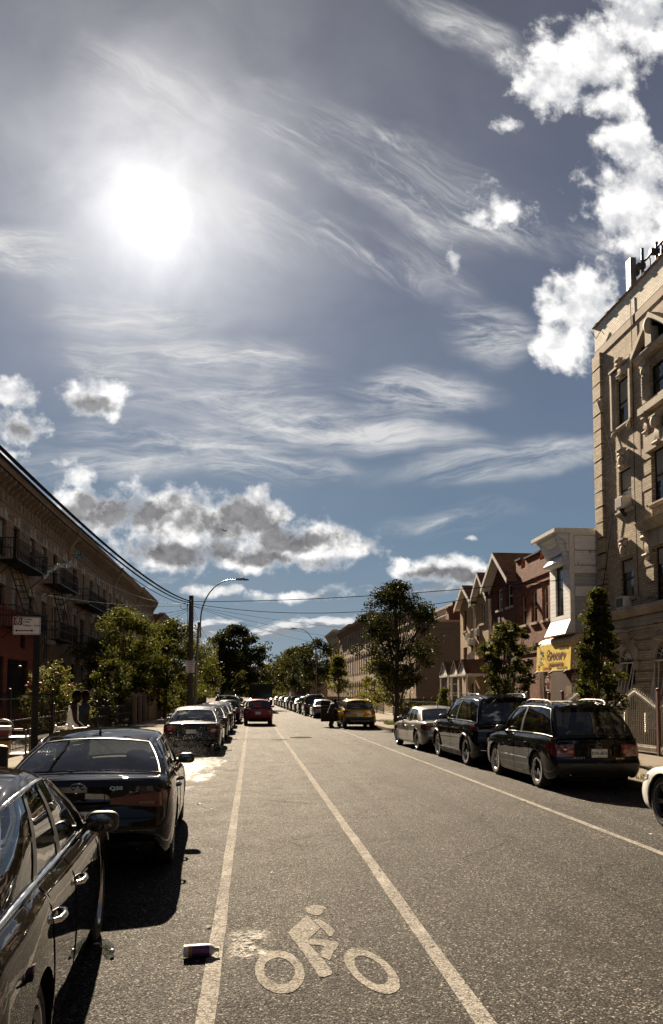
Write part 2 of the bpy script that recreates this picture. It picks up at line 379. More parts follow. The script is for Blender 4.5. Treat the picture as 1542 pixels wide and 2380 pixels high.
def roadpaint(name, col, wear=.45, crack=.5):
    m, t, b, o = newmat(name); co = t.coord('Object')
    v = t.n('ShaderNodeTexVoronoi', feature='DISTANCE_TO_EDGE'); t.set(v.inputs['Vector'], t.vm('ADD', co, t.vm('SCALE', t.n('ShaderNodeTexNoise').outputs['Color'], .0)))
    x, y, z = t.sep(co)
    wv = t.noise(co, 9, 3, .6)
    t.set(v.inputs['Vector'], t.comb(t.m('ADD', x, t.m('MULTIPLY', wv, .05)), t.m('ADD', t.m('MULTIPLY', y, 1.7), t.m('MULTIPLY', wv, .08)), 0)); v.inputs['Scale'].default_value = 17
    crk = t.m('MULTIPLY', t.sm(v.outputs['Distance'], .055, .012), t.sm(t.noise(co, 2.1, 3, .6), .28, .5))
    g = t.n('ShaderNodeTexVoronoi'); t.set(g.inputs['Vector'], co); g.inputs['Scale'].default_value = 105; gc = t.sep(g.outputs['Color'])
    n = t.noise(co, 6.0, 8, .7); n2 = t.noise(co, 1.1, 5, .6)
    wr = t.m('MULTIPLY', t.sm(t.m('ADD', n, t.m('MULTIPLY', t.m('SUBTRACT', gc[0], .5), .60)), .45, .65), wear)
    c = t.mix(t.lin(n2, .3, .7), tuple(q*.8 for q in col), tuple(q*1.15 for q in col))
    c = t.mix(t.m('MULTIPLY', gc[1], .25), c, tuple(q*.6 for q in col))
    c = t.mix(wr, c, (.028, .024, .020)); c = t.mix(t.m('MULTIPLY', crk, crack), c, (.02, .016, .013))
    t.set(b.inputs['Base Color'], c); b.inputs['Roughness'].default_value = .9; b.inputs['Specular IOR Level'].default_value = .03
    t.set(b.inputs['Normal'], t.bump(t.m('ADD', gc[2], crk), .35, .008))
    return m
MASPH = asphalt('asphalt')
MCONC = concrete('pavement_concrete', (.145, .125, .10), 1.52)
MKERB = concrete('kerb_concrete', (.14, .12, .098))
MEARTH = concrete('yard_earth', (.05, .041, .03))
MLINE = roadpaint('line_paint', (.275, .262, .242), .62, .9)
MLINEW = roadpaint('worn_line_paint', (.24, .22, .195), .6, .7)
MSYM = roadpaint('symbol_paint', (.235, .222, .202), .66, .4)
MTAR = plain('tar', (.010, .0085, .0075), .95, spec=.03, var=.3)
def chain(pts, y):
    for (ya, xa), (yb, xb) in zip(pts, pts[1:]):
        if y <= yb: return xa + (xb-xa)*(y-ya)/(yb-ya)
    return pts[-1][1]
LKERB = [(-60, -2.98), (900, -2.98)]
RKERB = [(-60, 7.5), (17, 7.42), (44, 6.72), (110, 6.35), (900, 6.2)]
YS = [-60, -20, 0, 8, 17, 26, 35, 44, 60, 80, 110, 160, 240, 400, 900]
def kl(y): return chain(LKERB, y)
def kr(y): return chain(RKERB, y)
mb = MB(); mb.quad((-900, -300, -.03), (900, -300, -.03), (900, 6000, -.03), (-900, 6000, -.03)); tag(mb.build('ground', MEARTH), kind='structure')
mb = MB()
for a, b in zip(YS, YS[1:]): mb.quad((kl(a), a, 0), (kr(a), a, 0), (kr(b), b, 0), (kl(b), b, 0))
tag(mb.build('road', MASPH), kind='structure')
def strip(name, f0, f1, z0, z1, mat):
    mb = MB()
    for a, b in zip(YS, YS[1:]):
        p = [(f0(a), a), (f1(a), a), (f1(b), b), (f0(b), b)]
        mb.add([(x, y, z0) for x, y in p] + [(x, y, z1) for x, y in p], [(4, 5, 6, 7), (0, 1, 5, 4), (1, 2, 6, 5), (2, 3, 7, 6), (3, 0, 4, 7)])
    return tag(mb.build(name, mat), kind='structure')
strip('kerb', lambda y: kl(y)-.15, kl, -.02, .145, MKERB); strip('kerb', kr, lambda y: kr(y)+.15, -.02, .145, MKERB)
strip('pavement', lambda y: -6.7, lambda y: kl(y)-.15, -.02, .150, MCONC); strip('pavement', lambda y: kr(y)+.15, lambda y: 11.2, -.02, .150, MCONC)
strip('yard', lambda y: -12.2, lambda y: -6.7, -.02, .156, MEARTH); strip('yard', lambda y: 11.2, lambda y: 13.6, -.02, .156, MCONC)
# lane lines: laid as long painted bands, slightly ragged
def band(name, pts, wd, mat, z=.004, seg=.7, rag=.006):
    mb = MB(); rows = []
    y = pts[0][0]
    while y < pts[-1][0]:
        x = chain(pts, y); r_ = rag*(1 if y < 40 else .3)
        rows.append(((x-wd/2+random.uniform(-r_, r_), y, z), (x+wd/2+random.uniform(-r_, r_), y, z))); y += seg if y < 60 else 6
    for a, b in zip(rows, rows[1:]): mb.quad(a[0], a[1], b[1], b[0])
    return tag(mb.build(name, mat), kind='structure')
band('lane_line', [(1, -.25), (60, -.24), (260, -.22)], .108, MLINE); band('lane_line', [(1, 1.32), (34, 1.29), (260, 1.24)], .115, MLINE)
band('parking_line', [(1, 4.76), (11, 4.75), (21, 4.67), (30, 4.60), (40, 4.54), (130, 3.9), (260, 3.7)], .105, MLINE)
mb = MB(); z = .004
def flat(pts, rag=.006):
    n = []
    for (x0_, y0_), (x1_, y1_) in zip(pts, pts[1:]+pts[:1]):
        k = max(1, int(math.hypot(x1_-x0_, y1_-y0_)/.04))
        for i in range(k): n.append((x0_+(x1_-x0_)*i/k+random.uniform(-rag, rag)*.5, y0_+(y1_-y0_)*i/k+random.uniform(-rag, rag)))
    mb.add([(x, y, z) for x, y in n], [tuple(range(len(n)))])
for cx, cy, rx, ry, ix, iy, sh in ((.195, 5.46, .165, .415, .102, .258, -.16), (.805, 5.42, .157, .425, .093, .27, -.88)):
    n = 56; O = []
    for rr_x, rr_y in ((rx, ry), (ix, iy)):
        for k in range(n):
            th = 2*math.pi*k/n; x = rr_x*math.cos(th)+random.uniform(-.002, .002); O.append((cx+x, cy+rr_y*math.sin(th)+sh*x+random.uniform(-.006, .006), z))
    mb.add(O, [(k, (k+1) % n, n+(k+1) % n, n+k) for k in range(n)])
flat([(0.47, 6.78), (0.29, 6.3), (0.32, 6.11), (0.35, 5.96), (0.41, 5.6), (0.45, 5.31), (0.49, 5.31), (0.54, 5.36), (0.54, 5.45), (0.48, 5.78), (0.43, 5.99), (0.435, 6.115), (0.5, 6.27), (0.55, 6.4), (0.50, 6.61)])
flat([(0.505, 6.615), (0.56, 6.65), (0.62, 6.49), (0.66, 6.3), (0.62, 6.18), (0.6, 6.17), (0.57, 6.34), (0.555, 6.405)])
flat([(0.441, 6.12), (0.55, 6.09), (0.64, 6.05), (0.65, 5.96), (0.6, 5.82), (0.55, 5.63), (0.49, 5.72), (0.54, 5.94), (0.49, 5.98), (0.436, 5.995)])
flat([(0.47, 7.0), (0.52, 7.07), (0.58, 7.08), (0.63, 7.04), (0.66, 6.96), (0.62, 6.92), (0.61, 6.84), (0.57, 6.76), (0.52, 6.77), (0.48, 6.84)])
tag(mb.build('bicycle_marking', MSYM), kind='structure')
# chalky scuff beside the symbol
m_, t, b, o = newmat('chalk_scuff'); co = t.coord('Object')
al = t.m('MULTIPLY', t.sm(t.noise(co, 20, 6, .75, 1.5), .42, .60), t.sm(t.noise(co, 4.5, 4, .6), .36, .55)); 
sx, sy, sz = t.sep(co)
edge = t.m('MULTIPLY', t.sm(t.m('ABSOLUTE', t.m('SUBTRACT', sx, -.0)), .20, .10), t.sm(t.m('ABSOLUTE', t.m('SUBTRACT', sy, 6.02)), .44, .2))
b.inputs['Base Color'].default_value = (.27, .255, .235, 1); b.inputs['Roughness'].default_value = .8
t.set(b.inputs['Alpha'], t.m('MULTIPLY', t.m('MULTIPLY', al, edge), .85))
mb = MB(); mb.quad((-.2, 5.58, .008), (.2, 5.58, .008), (.2, 6.46, .008), (-.2, 6.46, .008)); tag(mb.build('chalk_marking', m_), kind='structure')
# tar seams across and along the road
for pts in ([(-2.9, 23.0), (-.3, 22.1), (2, 21.3), (5.4, 20.3), (7.3, 19.8)], [(-1.6, 31.5), (1.2, 31.2), (4.4, 30.6)], [(.3, 14.0), (.9, 13.6), (1.1, 13.5)]):
    mb = MB(); q = []
    for (xa, ya), (xb, yb_) in zip(pts, pts[1:]):
        for k in range(24): f = k/24; q.append((xa+(xb-xa)*f+random.uniform(-.012, .012), ya+(yb_-ya)*f+random.uniform(-.012, .012)))
    w2 = .010
    for (xa, ya), (xb, yb_) in zip(q, q[1:]):
        dx_, dy_ = xb-xa, yb_-ya; l = math.hypot(dx_, dy_); nx, ny = -dy_/l*w2, dx_/l*w2
        mb.quad((xa+nx, ya+ny, .009), (xb+nx, yb_+ny, .009), (xb-nx, yb_-ny, .009), (xa-nx, ya-ny, .009))
    tag(mb.build('road_seam', MTAR), kind='structure')
# fine cracks that wander through the wearing course, an old trench patch
rs = random.Random(21)
for (x, y, a, n) in ((2.3, 8.5, 1.3, 60), (3.4, 11, 1.9, 70), (.6, 9.5, 1.5, 40), (2.0, 15, 1.2, 80), (3.7, 6.6, 1.7, 50), (-.6, 12.5, 1.5, 40), (3.2, 22, 1.5, 80), (.4, 18, 1.7, 60)):
    mb = MB(); q = [(x, y)]
    for k in range(n): a += rs.uniform(-.5, .5); a += (1.5-a)*.05; q.append((q[-1][0]+math.cos(a)*.045, q[-1][1]+math.sin(a)*.045))
    for k, ((xa, ya), (xb, yb_)) in enumerate(zip(q, q[1:])):
        w2 = .0035*min(1, k/8, (n-k)/8)+.0004; l = math.hypot(xb-xa, yb_-ya); nx, ny = -(yb_-ya)/l*w2, (xb-xa)/l*w2
        mb.quad((xa+nx, ya+ny, .003), (xb+nx, yb_+ny, .003), (xb-nx, yb_-ny, .003), (xa-nx, ya-ny, .003))
    tag(mb.build('road_crack', MTAR), kind='structure')
# water that runs off the washed cars
m_, t, b, o = newmat('wet_asphalt'); co = t.coord('Object'); sx, sy, sz = t.sep(co)
n = t.noise(t.comb(t.m('MULTIPLY', sx, 1.6), t.m('MULTIPLY', sy, .55), 0), 1.0, 6, .62)
r_ = t.m('SQRT', t.m('ADD', t.m('POWER', t.m('MULTIPLY', t.m('ADD', sx, 1.9), 1/1.15), 2.0), t.m('POWER', t.m('MULTIPLY', t.m('SUBTRACT', sy, 20.6), 1/5.4), 2.0)))
wet = t.sm(t.m('ADD', t.m('SUBTRACT', 1.0, r_), t.m('MULTIPLY', t.m('SUBTRACT', n, .5), 2.4)), .02, .62)
b.inputs['Base Color'].default_value = (.020, .017, .014, 1); t.set(b.inputs['Roughness'], t.lin(t.noise(co, 60, 3, .6), .3, .7, .16, .42)); b.inputs['IOR'].default_value = 1.45; b.inputs['Specular IOR Level'].default_value = .9
t.set(b.inputs['Normal'], t.bump(t.noise(co, 50, 4, .65), .45, .006)); t.set(b.inputs['Alpha'], t.m('MULTIPLY', wet, t.lin(t.noise(t.comb(t.m('MULTIPLY', sx, 9), t.m('MULTIPLY', sy, 1.3), 0), 1.0, 7, .7), .35, .65, .05, .62)))
mb = MB(); mb.quad((-2.95, 14.2, .0065), (-.45, 14.2, .0065), (-.45, 27.2, .0065), (-2.95, 27.2, .0065)); tag(mb.build('water', m_), kind='structure')
# manhole covers and litter
MIRON = plain('cast_iron', (.022, .019, .016), .95, 0, .03, var=.3, vs=12, bump=.5, bs=30)
def manhole(x, y, r, label):
    mb = MB(); mb.lathe([(r+.06, .002), (r+.06, .012), (r+.01, .014), (r+.005, .006), (r-.005, .006), (r-.01, .013)], 40, Matrix.Translation((x, y, 0)))
    ro = tag(mb.build('manhole_cover', MIRON), label, 'manhole cover')
    mb = MB(); mb.lathe([(r-.012, .004), (r-.012, .014), (0, .014)], 40, Matrix.Translation((x, y, 0)))
    for i in range(-6, 7):
        for j in range(-6, 7):
            if math.hypot(i, j)*r/6.5 < r*.86: mb.box(x+i*r/6.5-.018, x+i*r/6.5+.018, y+j*r/6.5-.018, y+j*r/6.5+.018, .013, .020)
    mb.build('lid', MIRON, ro)
manhole(2.1, 34.0, .42, 'round iron manhole cover in the middle of the lane beyond the tar seam')

# ------------------------------------------------------------------ cars
def pchip(tab):
    xs = [p[0] for p in tab]; ys = [p[1] for p in tab]; n = len(xs)
    h = [xs[i+1]-xs[i] for i in range(n-1)]; dl = [(ys[i+1]-ys[i])/h[i] for i in range(n-1)]
    m = [dl[0]] + [0 if dl[i-1]*dl[i] <= 0 else 2*dl[i-1]*dl[i]/(dl[i-1]+dl[i]) for i in range(1, n-1)] + [dl[-1]]
    def f(x):
        if x <= xs[0]: return ys[0]
        if x >= xs[-1]: return ys[-1]
        i = 0
        while x > xs[i+1]: i += 1
        t = (x-xs[i])/h[i]
        return ((2*t**3-3*t*t+1)*ys[i] + (t**3-2*t*t+t)*h[i]*m[i] + (-2*t**3+3*t*t)*ys[i+1] + (t**3-t*t)*h[i]*m[i+1])
    return f
def lerp(a, b, t): return a + (b-a)*t

def paint(name, col, metal=.35, rough=.32, dust=.12):
    m, t, b, o = newmat(name)
    co = t.coord('Object')
    n = t.noise(co, 3.0, 5, .65); n2 = t.noise(co, 38, 3, .6)
    d = t.m('MULTIPLY', t.sm(n, .45, .8), dust)
    t.set(b.inputs['Base Color'], t.mix(d, col, (.10, .085, .07)))
    b.inputs['Metallic'].default_value = metal; b.inputs['Specular IOR Level'].default_value = 0.0; b.inputs['Coat IOR'].default_value = 1.42
    t.set(b.inputs['Roughness'], t.lin(n2, .3, .7, rough-.05, rough+.08))
    b.inputs['Coat Weight'].default_value = 1.0
    t.set(b.inputs['Coat Roughness'], t.lin(n, .35, .75, .008, .008 + dust*.16))
    # slight orange peel and panel waviness in the lacquer
    bp = t.bump(t.noise(co, 2.2, 2, .5), .035, .05)
    t.set(b.inputs['Coat Normal'], bp)
    return m
def tinted(name, tint=.22, green=1.0, dirt=.05, refl=1.0):
    m, t, b, o = newmat(name); t.N.remove(b)
    tr = t.n('ShaderNodeBsdfTransparent'); tr.inputs[0].default_value = (tint*.92, tint*(.97+.03*green), tint*.93, 1)
    gl = t.n('ShaderNodeBsdfGlossy'); gl.inputs['Roughness'].default_value = .012; gl.inputs[0].default_value = (.95*refl, .97*refl, refl, 1)
    df = t.n('ShaderNodeBsdfDiffuse'); df.inputs[0].default_value = (.2, .18, .15, 1)
    co = t.coord('Object')
    wav = t.bump(t.noise(co, 1.6, 2, .5), .05, .04)
    t.set(gl.inputs['Normal'], wav)
    ge = t.n('ShaderNodeNewGeometry'); cs_ = t.m('ABSOLUTE', t.vm('DOT_PRODUCT', wav, ge.outputs['Incoming']))
    fres = t.m('MULTIPLY_ADD', t.m('POWER', t.m('SUBTRACT', 1.0, cs_, clamp=True), 4.0), .93, .07)
    m1 = t.n('ShaderNodeMixShader'); t.set(m1.inputs[0], fres); t.L.new(tr.outputs[0], m1.inputs[1]); t.L.new(gl.outputs[0], m1.inputs[2])
    m2 = t.n('ShaderNodeMixShader'); t.set(m2.inputs[0], t.m('MULTIPLY', t.sm(t.noise(co, 5, 6, .7), .4, .8), dirt)); t.L.new(m1.outputs[0], m2.inputs[1]); t.L.new(df.outputs[0], m2.inputs[2])
    t.L.new(m2.outputs[0], o.inputs[0]); return m
MCHROME = plain('chrome', (.62, .61, .6), .10, 1.0, var=.05, rvar=.05)
MMIRROR = plain('mirror_dark', (.16, .16, .165), .03, 1.0, var=.03, rvar=0)
MALLOY = plain('alloy', (.46, .45, .44), .28, 1.0, var=.1)
MALLOYD = plain('dark_alloy', (.05, .05, .052), .3, .7, var=.2)
MTYRE = plain('tyre_rubber', (.018, .017, .016), .82, var=.25, vs=20, bump=.3, bs=120)
MTRIM = plain('black_trim', (.016, .016, .016), .45, var=.2)
MDARK = plain('car_underside', (.008, .008, .008), .95, spec=.1, var=.1)
MSEAT = plain('seat_cloth', (.03, .027, .024), .85, var=.2)
MTAIL = plain('tail_lens', (.10, .004, .005), .12, 0, .7, var=.2, coat=.7)
MTAILC = plain('clear_lens', (.16, .085, .075), .12, 0, .7, var=.1, coat=.6)
MAMBER = plain('amber_lens', (.35, .09, .012), .12, 0, .7, var=.1, coat=.6)
MHEAD = plain('head_lens', (.5, .5, .5), .08, .4, .8, var=.1, coat=1)
MPLATE = plain('plate_white', (.62, .60, .54), .45, var=.06)
MPLATEB = plain('plate_ink', (.02, .03, .09), .5, var=.05)
MGOLD = plain('plate_gold', (.55, .40, .10), .45, var=.06)
MGLASS = tinted('car_glass', .30); MPRIV = tinted('privacy_glass', .045, 0); MGLASSG = tinted('clear_car_glass', .62, 2.2, .10)
MLED = plain('signal_lamp', (.9, .55, .3), .3, emit=((1.0, .55, .25), 2.2))

WHEELS = {}
def wheel_meshes(Rw, tw, rr, spokes, style, rimmat, key):
    if key in WHEELS: return WHEELS[key]
    M = Matrix.Rotation(R(90), 4, 'Y')     # lathe axis along x
    t = MB(); h = tw/2
    prof = [(rr-.01, -h*.75), (rr+.02, -h*.95), (Rw-.055, -h*1.0), (Rw-.018, -h*.88), (Rw, -h*.62)]
    for gx in (-.3, 0, .3): prof += [(Rw, gx*tw-.012), (Rw-.012, gx*tw-.006), (Rw-.012, gx*tw+.006), (Rw, gx*tw+.012)]
    prof += [(Rw, h*.62), (Rw-.018, h*.88), (Rw-.055, h*1.0), (rr+.02, h*.95), (rr-.01, h*.75)]
    t.lathe(prof, 44, M)
    tyre = t.mesh('wheel', MTYRE, smooth=35)
    r = MB()
    r.lathe([(rr-.005, -h*.7), (rr-.03, -h*.5), (rr-.035, h*.45), (rr-.02, h*.72), (rr+.008, h*.86), (rr+.012, h*.93), (rr-.012, h*.93), (rr-.03, h*.6)], 44, M)
    r.lathe([(.0, h*.72), (.028, h*.72), (.034, h*.66), (.07, h*.60), (.078, h*.40), (.0, h*.36)], 20, M)
    r.lathe([(0, -h*.2), (rr-.04, -h*.2)], 30, M, 1)          # brake side, dark
    r.lathe([(.05, h*.05), (rr*.62, h*.05), (rr*.62, -h*.08), (.05, -h*.08)], 30, M, 2)
    def spoke(th, w0, w1, lift):
        c, s_ = math.cos(th), math.sin(th)
        pts = [(.05, w0, h*.62), (rr*.55, lerp(w0, w1, .45), h*(.62+lift)), (rr-.02, w1, h*.80)]
        vs = []
        for rad, wd, x in pts:
            for sx, sd in ((0, -1), (0, 1), (-.035, 1.15), (-.035, -1.15)):
                y, z = rad, sd*wd/2
                vs.append((x+sx, y*c - z*s_, y*s_ + z*c))
        fs = []
        for i in range(2):
            for k in range(4): fs.append((i*4+k, i*4+(k+1) % 4, i*4+4+(k+1) % 4, i*4+4+k))
        fs += [(0, 1, 2, 3), (11, 10, 9, 8)]
        r.add(vs, fs, 0)
    for k in range(spokes):
        th = 2*math.pi*k/spokes + .3
        if style == 'double': spoke(th-.11, .03, .032, -.02); spoke(th+.11, .03, .032, -.02)
        elif style == 'wide': spoke(th, .075, .062, -.04)
        else: spoke(th, .04, .036, 0.02)
    for k in range(5):
        th = 2*math.pi*k/5; r.ball((h*.62, .05*math.cos(th), .05*math.sin(th)), .008, .008, .008, 6, 4, mi=1)
    rim = r.mesh('rim', [rimmat, MDARK, MALLOY], smooth=35)
    WHEELS[key] = (tyre, rim); return WHEELS[key]

BASE = dict(L=4.75, W=1.82, H=1.45, wb=2.82, fo=.93, Rw=.335, rr=.235, tw=.225, gc=.21, spokes=5, wstyle='double', rim='alloy',
    zs=[(0, .90), (.06, .945), (.2, .955), (.42, .925), (.6, .905), (.74, .885), (.86, .82), (.95, .745), (1, .67)],
    crown=[(0, .02), (.1, .035), (.3, .06), (.7, .09), (.85, .075), (1, .03)],
    wpl=[(0, .985), (.2, 1.0), (.45, .995), (.75, 1.0), (1, .975)],
    zl=[(0, .30), (.12, .22), (.5, .20), (.88, .20), (1, .24)],
    prof=[(0, .925), (.07, .965), (.22, .985), (.5, 1.0), (.70, .994), (.84, .985), (.93, .962), (1, .915)],
    rq=[(0, .14), (.12, .05), (.3, .0), (.48, .015), (.56, .05), (.82, .055), (.93, .04), (1, .09)],
    fq=[(0, .10), (.15, .02), (.4, 0), (.6, .03), (.85, .10), (1, .22)],
    rc=.42, mend=.84, bow=.10, yb=.16, yc=.73, yrr=.335, yrf=.575, wb_=.905, wr=.63, zroof=[(0, -.075), (.25, -.02), (.6, 0), (1, -.045)], rcr=.055,
    wins=[(.10, .335), (.375, .60), (.635, .925)], dlo=(.07, .865), doors=[(.265, .475), (.475, .735)], privacy=False, glass='car_glass', rearglass=None,
    trim='chrome', handle='paint', clad=0.0, plate=None, plate_q=.62, tail=dict(a0=.50, q=(.66, .90), side=.30, mid=.04), rails=None, spoiler=False,
    arch=False, moulding=None, exhaust=2, antenna=True, detail=1)

def make_car(name, label, cat, loc, rz, pm, group=None, **kw):
    p = dict(BASE); p.update(kw)
    L, W, H, Rw, gc = p['L'], p['W'], p['H'], p['Rw'], p['gc']
    hw = W/2
    root = empty(name, loc, rz, label, cat, group)
    y0, y1 = -L/2, L/2
    ax = [y1-p['fo']-p['wb'], y1-p['fo']]
    Ra = Rw + p.get('gap', .045)
    def fr(tab):
        f = pchip(tab); return lambda y: f((y-y0)/L)
    zs, crown, wpl, zl = fr(p['zs']), fr(p['crown']), fr(p['wpl']), fr(p['zl'])
    prof, rq, fq = pchip(p['prof']), pchip(p['rq']), pchip(p['fq'])
    bow, rc, mend = p['bow'], p['rc'], p['mend']
    ye0, ye1 = y0+bow, y1-bow
    def m_(y):
        m = 1.0
        for dd in (y-ye0, ye1-y):
            if dd < rc:
                s_ = max(0, dd/rc); m = min(m, mend + (1-mend)*math.sqrt(max(0, 1-(1-s_)**2)))
        return m
    def w_(y):
        fl = sum(math.exp(-((y-a)/.42)**2) for a in ax)
        return hw*wpl(y)*m_(y)*(1 + p.get('flare', .012)*fl)/(1+p.get('flare', .012))
    def shp(y, q):
        """side surface point (right side) at station y, height fraction q"""
        z = lerp(zl(y), zs(y), q)
        yy = y
        s_ = (y-ye0)/.55
        if s_ < 1: yy += rq(q)*(1-s_)**2
        s_ = (ye1-y)/.55
        if s_ < 1: yy -= fq(q)*(1-s_)**2
        return Vector((w_(y)*prof(q), yy, z))
    def zbot(y):
        z = zl(y)
        for a in ax:
            d_ = abs(y-a)
            if d_ <= Ra: z = max(z, Rw*.98 + math.sqrt(Ra*Ra-d_*d_))
        return z
    # stations
    st = []
    for dd in (0, .008, .025, .05, .085, .13, .19, .27, .36): st += [ye0+dd, ye1-dd]
    y = ye0+.42
    while y < ye1-.4: st.append(y); y += .11
    for a in ax:
        for k in range(15): st.append(a+Ra*math.cos(math.pi*k/14))
        st += [a-Ra-.003, a+Ra+.003]
    db = []
    for d0, d1 in p['doors']: db += [y0+L*d0, y0+L*d1]
    yb, yc = y0+L*p['yb'], y0+L*p['yc']
    st += db + [yb+.06, yc-.04]
    keep = set(round(v, 5) for a in ax for v in (a-Ra-.003, a-Ra, a+Ra, a+Ra+.003)) | set(round(v, 5) for v in db + [ye0, ye1, yb+.06, yc-.04])
    st = sorted(set(round(v, 5) for v in st)); S = []
    for v in st:
        if S and v-S[-1] < .02 and v not in keep: continue
        if S and v-S[-1] < .02 and S[-1] not in keep and v in keep and len(S) > 1: S[-1] = v; continue
        S.append(v)
    T = [0, .03, .08, .16, .26, .38, .5, .62, .72, .80, .87, .93, .97, 1.0]
    body = MB(); doors = [[MB(), MB()] for _ in p['doors']]
    def sidept(y, t):
        zb = zbot(y); q0 = (zb-zl(y))/(zs(y)-zl(y)); return shp(y, lerp(q0, 1, t))
    clad = p['clad']
    for sx in (1, -1):
        P = [[sidept(y, t) for t in T] for y in S]
        for i in range(len(S)-1):
            ym = (S[i]+S[i+1])/2; tgt = body; dn = None
            for k, (d0, d1) in enumerate(p['doors']):
                if y0+L*d0 - 1e-4 <= S[i] and S[i+1] <= y0+L*d1 + 1e-4: dn = k
            for j in range(len(T)-1):
                mb = body
                if dn is not None and j >= 2: mb = doors[dn][0 if sx > 0 else 1]
                q = [P[i][j], P[i+1][j], P[i+1][j+1], P[i][j+1]]
                q = [Vector((v.x*sx, v.y, v.z)) for v in q]
                if sx < 0: q = q[::-1]
                qm = (sum(v.z for v in q)/4 - zl(ym))/(zs(ym)-zl(ym))
                inarch = any(abs(ym-a) < Ra+.05 for a in ax)
                body_m = 1 if (clad and (qm < clad or (p['arch'] and any(math.hypot(ym-a, sum(v.z for v in q)/4-Rw) < Ra+.055 for a in ax)))) else 0
                mb.add(q, [(0, 1, 2, 3)], body_m)
    # rear and front faces
    A = [-1, -.92, -.8, -.62, -.4, -.2, 0, .2, .4, .62, .8, .92, 1]
    def endp(a, q, rear=True):
        yy = ye0 if rear else ye1
        v = shp(yy, q); return Vector((v.x*a, v.y + (-bow if rear else bow)*(1-a*a)*(1 if q < .97 else .9), v.z + crown(yy)*(1-a*a)*max(0, (q-.8)/.2)**2))
    body.grid(lambda q, a: endp(a, q, True), T, A, mf=lambda i, j: 1 if T[i] < max(clad, p.get('valance', .12)) else 0)
    body.grid(lambda q, a: endp(a, q, False), T, A, flip=True, mf=lambda i, j: 1 if (T[i] < max(clad, .14) or (.3 < T[i] < .62 and 2 < j < 9)) else 0)
    # top skin: deck and bonnet, open under the cabin
    def topp(y, a):
        v = shp(y, 1.0); b0 = 0
        s_ = (y-ye0)/.5
        if s_ < 1: b0 -= bow*.9*(1-a*a)*(1-max(0, s_))**2
        s_ = (ye1-y)/.5
        if s_ < 1: b0 += bow*.9*(1-a*a)*(1-max(0, s_))**2
        e_ = max(0, min(1, min(y-ye0, ye1-y)/.25))
        return Vector((v.x*a, v.y+b0, v.z + crown(y)*(1-a*a)**.85*lerp(1, 1, e_)))
    TA = [-1, -.97, -.9, -.78, -.6, -.4, -.2, 0, .2, .4, .6, .78, .9, .97, 1]
    body.grid(lambda y, a: topp(y, a), S, TA, flip=True, mf=lambda i, j: None if (yb+.05 < S[i] and S[i+1] < yc-.03 and 1 < j < 12) else 0)
    # cabin
    yrr, yrf = y0+L*p['yrr'], y0+L*p['yrf']; zro = pchip(p['zroof']); wr = hw*p['wr']/.91*1.0
    bulge = .035
    wtap = pchip(p.get('wtap', [(0, .93), (.3, 1.0), (.75, 1.0), (1, .93)]))
    btap = p.get('btap', 0.0)
    def cab(s, t):
        yb_ = lerp(yb, yc, s); v = shp(max(ye0+.02, yb_), 1.0)
        B = Vector((v.x*p['wb_']/.915*.985 - btap*(1-s)**2, yb_, v.z - .012 + crown(yb_)*.12))
        Tp = Vector((wr*wtap(s), lerp(yrr, yrf, s), H-p['rcr']+zro(s)))
        q = B.lerp(Tp, t); q.x += bulge*math.sin(math.pi*min(1, t))*.9
        # rounding into the roof
        k = max(0, (t-.82)/.18); q.x -= .035*k*k; q.z += .018*k*(1-k)*2
        # bend of front and rear glass
        q.y += (.05*s*s - .03*(1-s)**2)*math.sin(math.pi*t)
        return q
    s_br = sorted(set([0, .05, 1, .97] + [v for w_2 in p['wins'] for v in w_2] + [lerp(w_2[0], w_2[1], k/3) for w_2 in p['wins'] for k in (1, 2)]))
    d0_, d1_ = p['dlo']; t_br = [0, d0_, lerp(d0_, d1_, .25), lerp(d0_, d1_, .5), lerp(d0_, d1_, .75), d1_, .91, .95, .98, 1]
    gm = bpy.data.materials[p['glass']]; rgm = bpy.data.materials[p['rearglass'] or p['glass']]
    def inwin(s, t):
        for k, (a, b) in enumerate(p['wins']):
            if a < s < b and d0_ < t < d1_: return k
    for sx in (1, -1):
        body.grid(lambda s, t: Vector((cab(s, t).x*sx, cab(s, t).y, cab(s, t).z)), s_br, t_br, flip=(sx < 0),
                  mf=lambda i, j: None if inwin((s_br[i]+s_br[i+1])/2, (t_br[j]+t_br[j+1])/2) is not None else (1 if (t_br[j+1] <= d1_ and .3 < s_br[i] < .68) else 0))
        for k, (a, b) in enumerate(p['wins']):
            g = MB(); ss = [lerp(a, b, i/5) for i in range(6)]; tt = [lerp(d0_, d1_, i/5) for i in range(6)]
            g.grid(lambda s, t: Vector(((cab(s, t).x-.006)*sx, cab(s, t).y, cab(s, t).z)), ss, tt, flip=(sx < 0))
            g.build('side_window', rgm if (p['privacy'] and k < len(p['wins'])-1) else gm, root, smooth=60)
    body.grid(lambda s, a: Vector((cab(s, 1).x*a, cab(s, 1).y + (.10*s - .09*(1-s))*(1-a*a), cab(s, 1).z + p['rcr']*(1-a*a)**.9)), [0, .06, .15, .3, .45, .6, .75, .87, .95, 1], TA, flip=True)
    def scr(a, t, s):
        q = cab(s, t); e = lerp((crown(q.y)+.012 if t == 0 else crown(lerp(yb, yc, s))), p['rcr'], t)
        bw = (lerp(.16, .10, t) if s == 1 else -lerp(p.get('rbow', .12), .09, t))
        return Vector((q.x*a, q.y + bw*(1-a*a), q.z + e*(1-a*a)**.9))
    tb = [0, .07, .25, .45, .65, .82, .90, 1] if not p.get('rear_low') else [0, p['rear_low'], .35, .5, .65, .82, .90, 1]
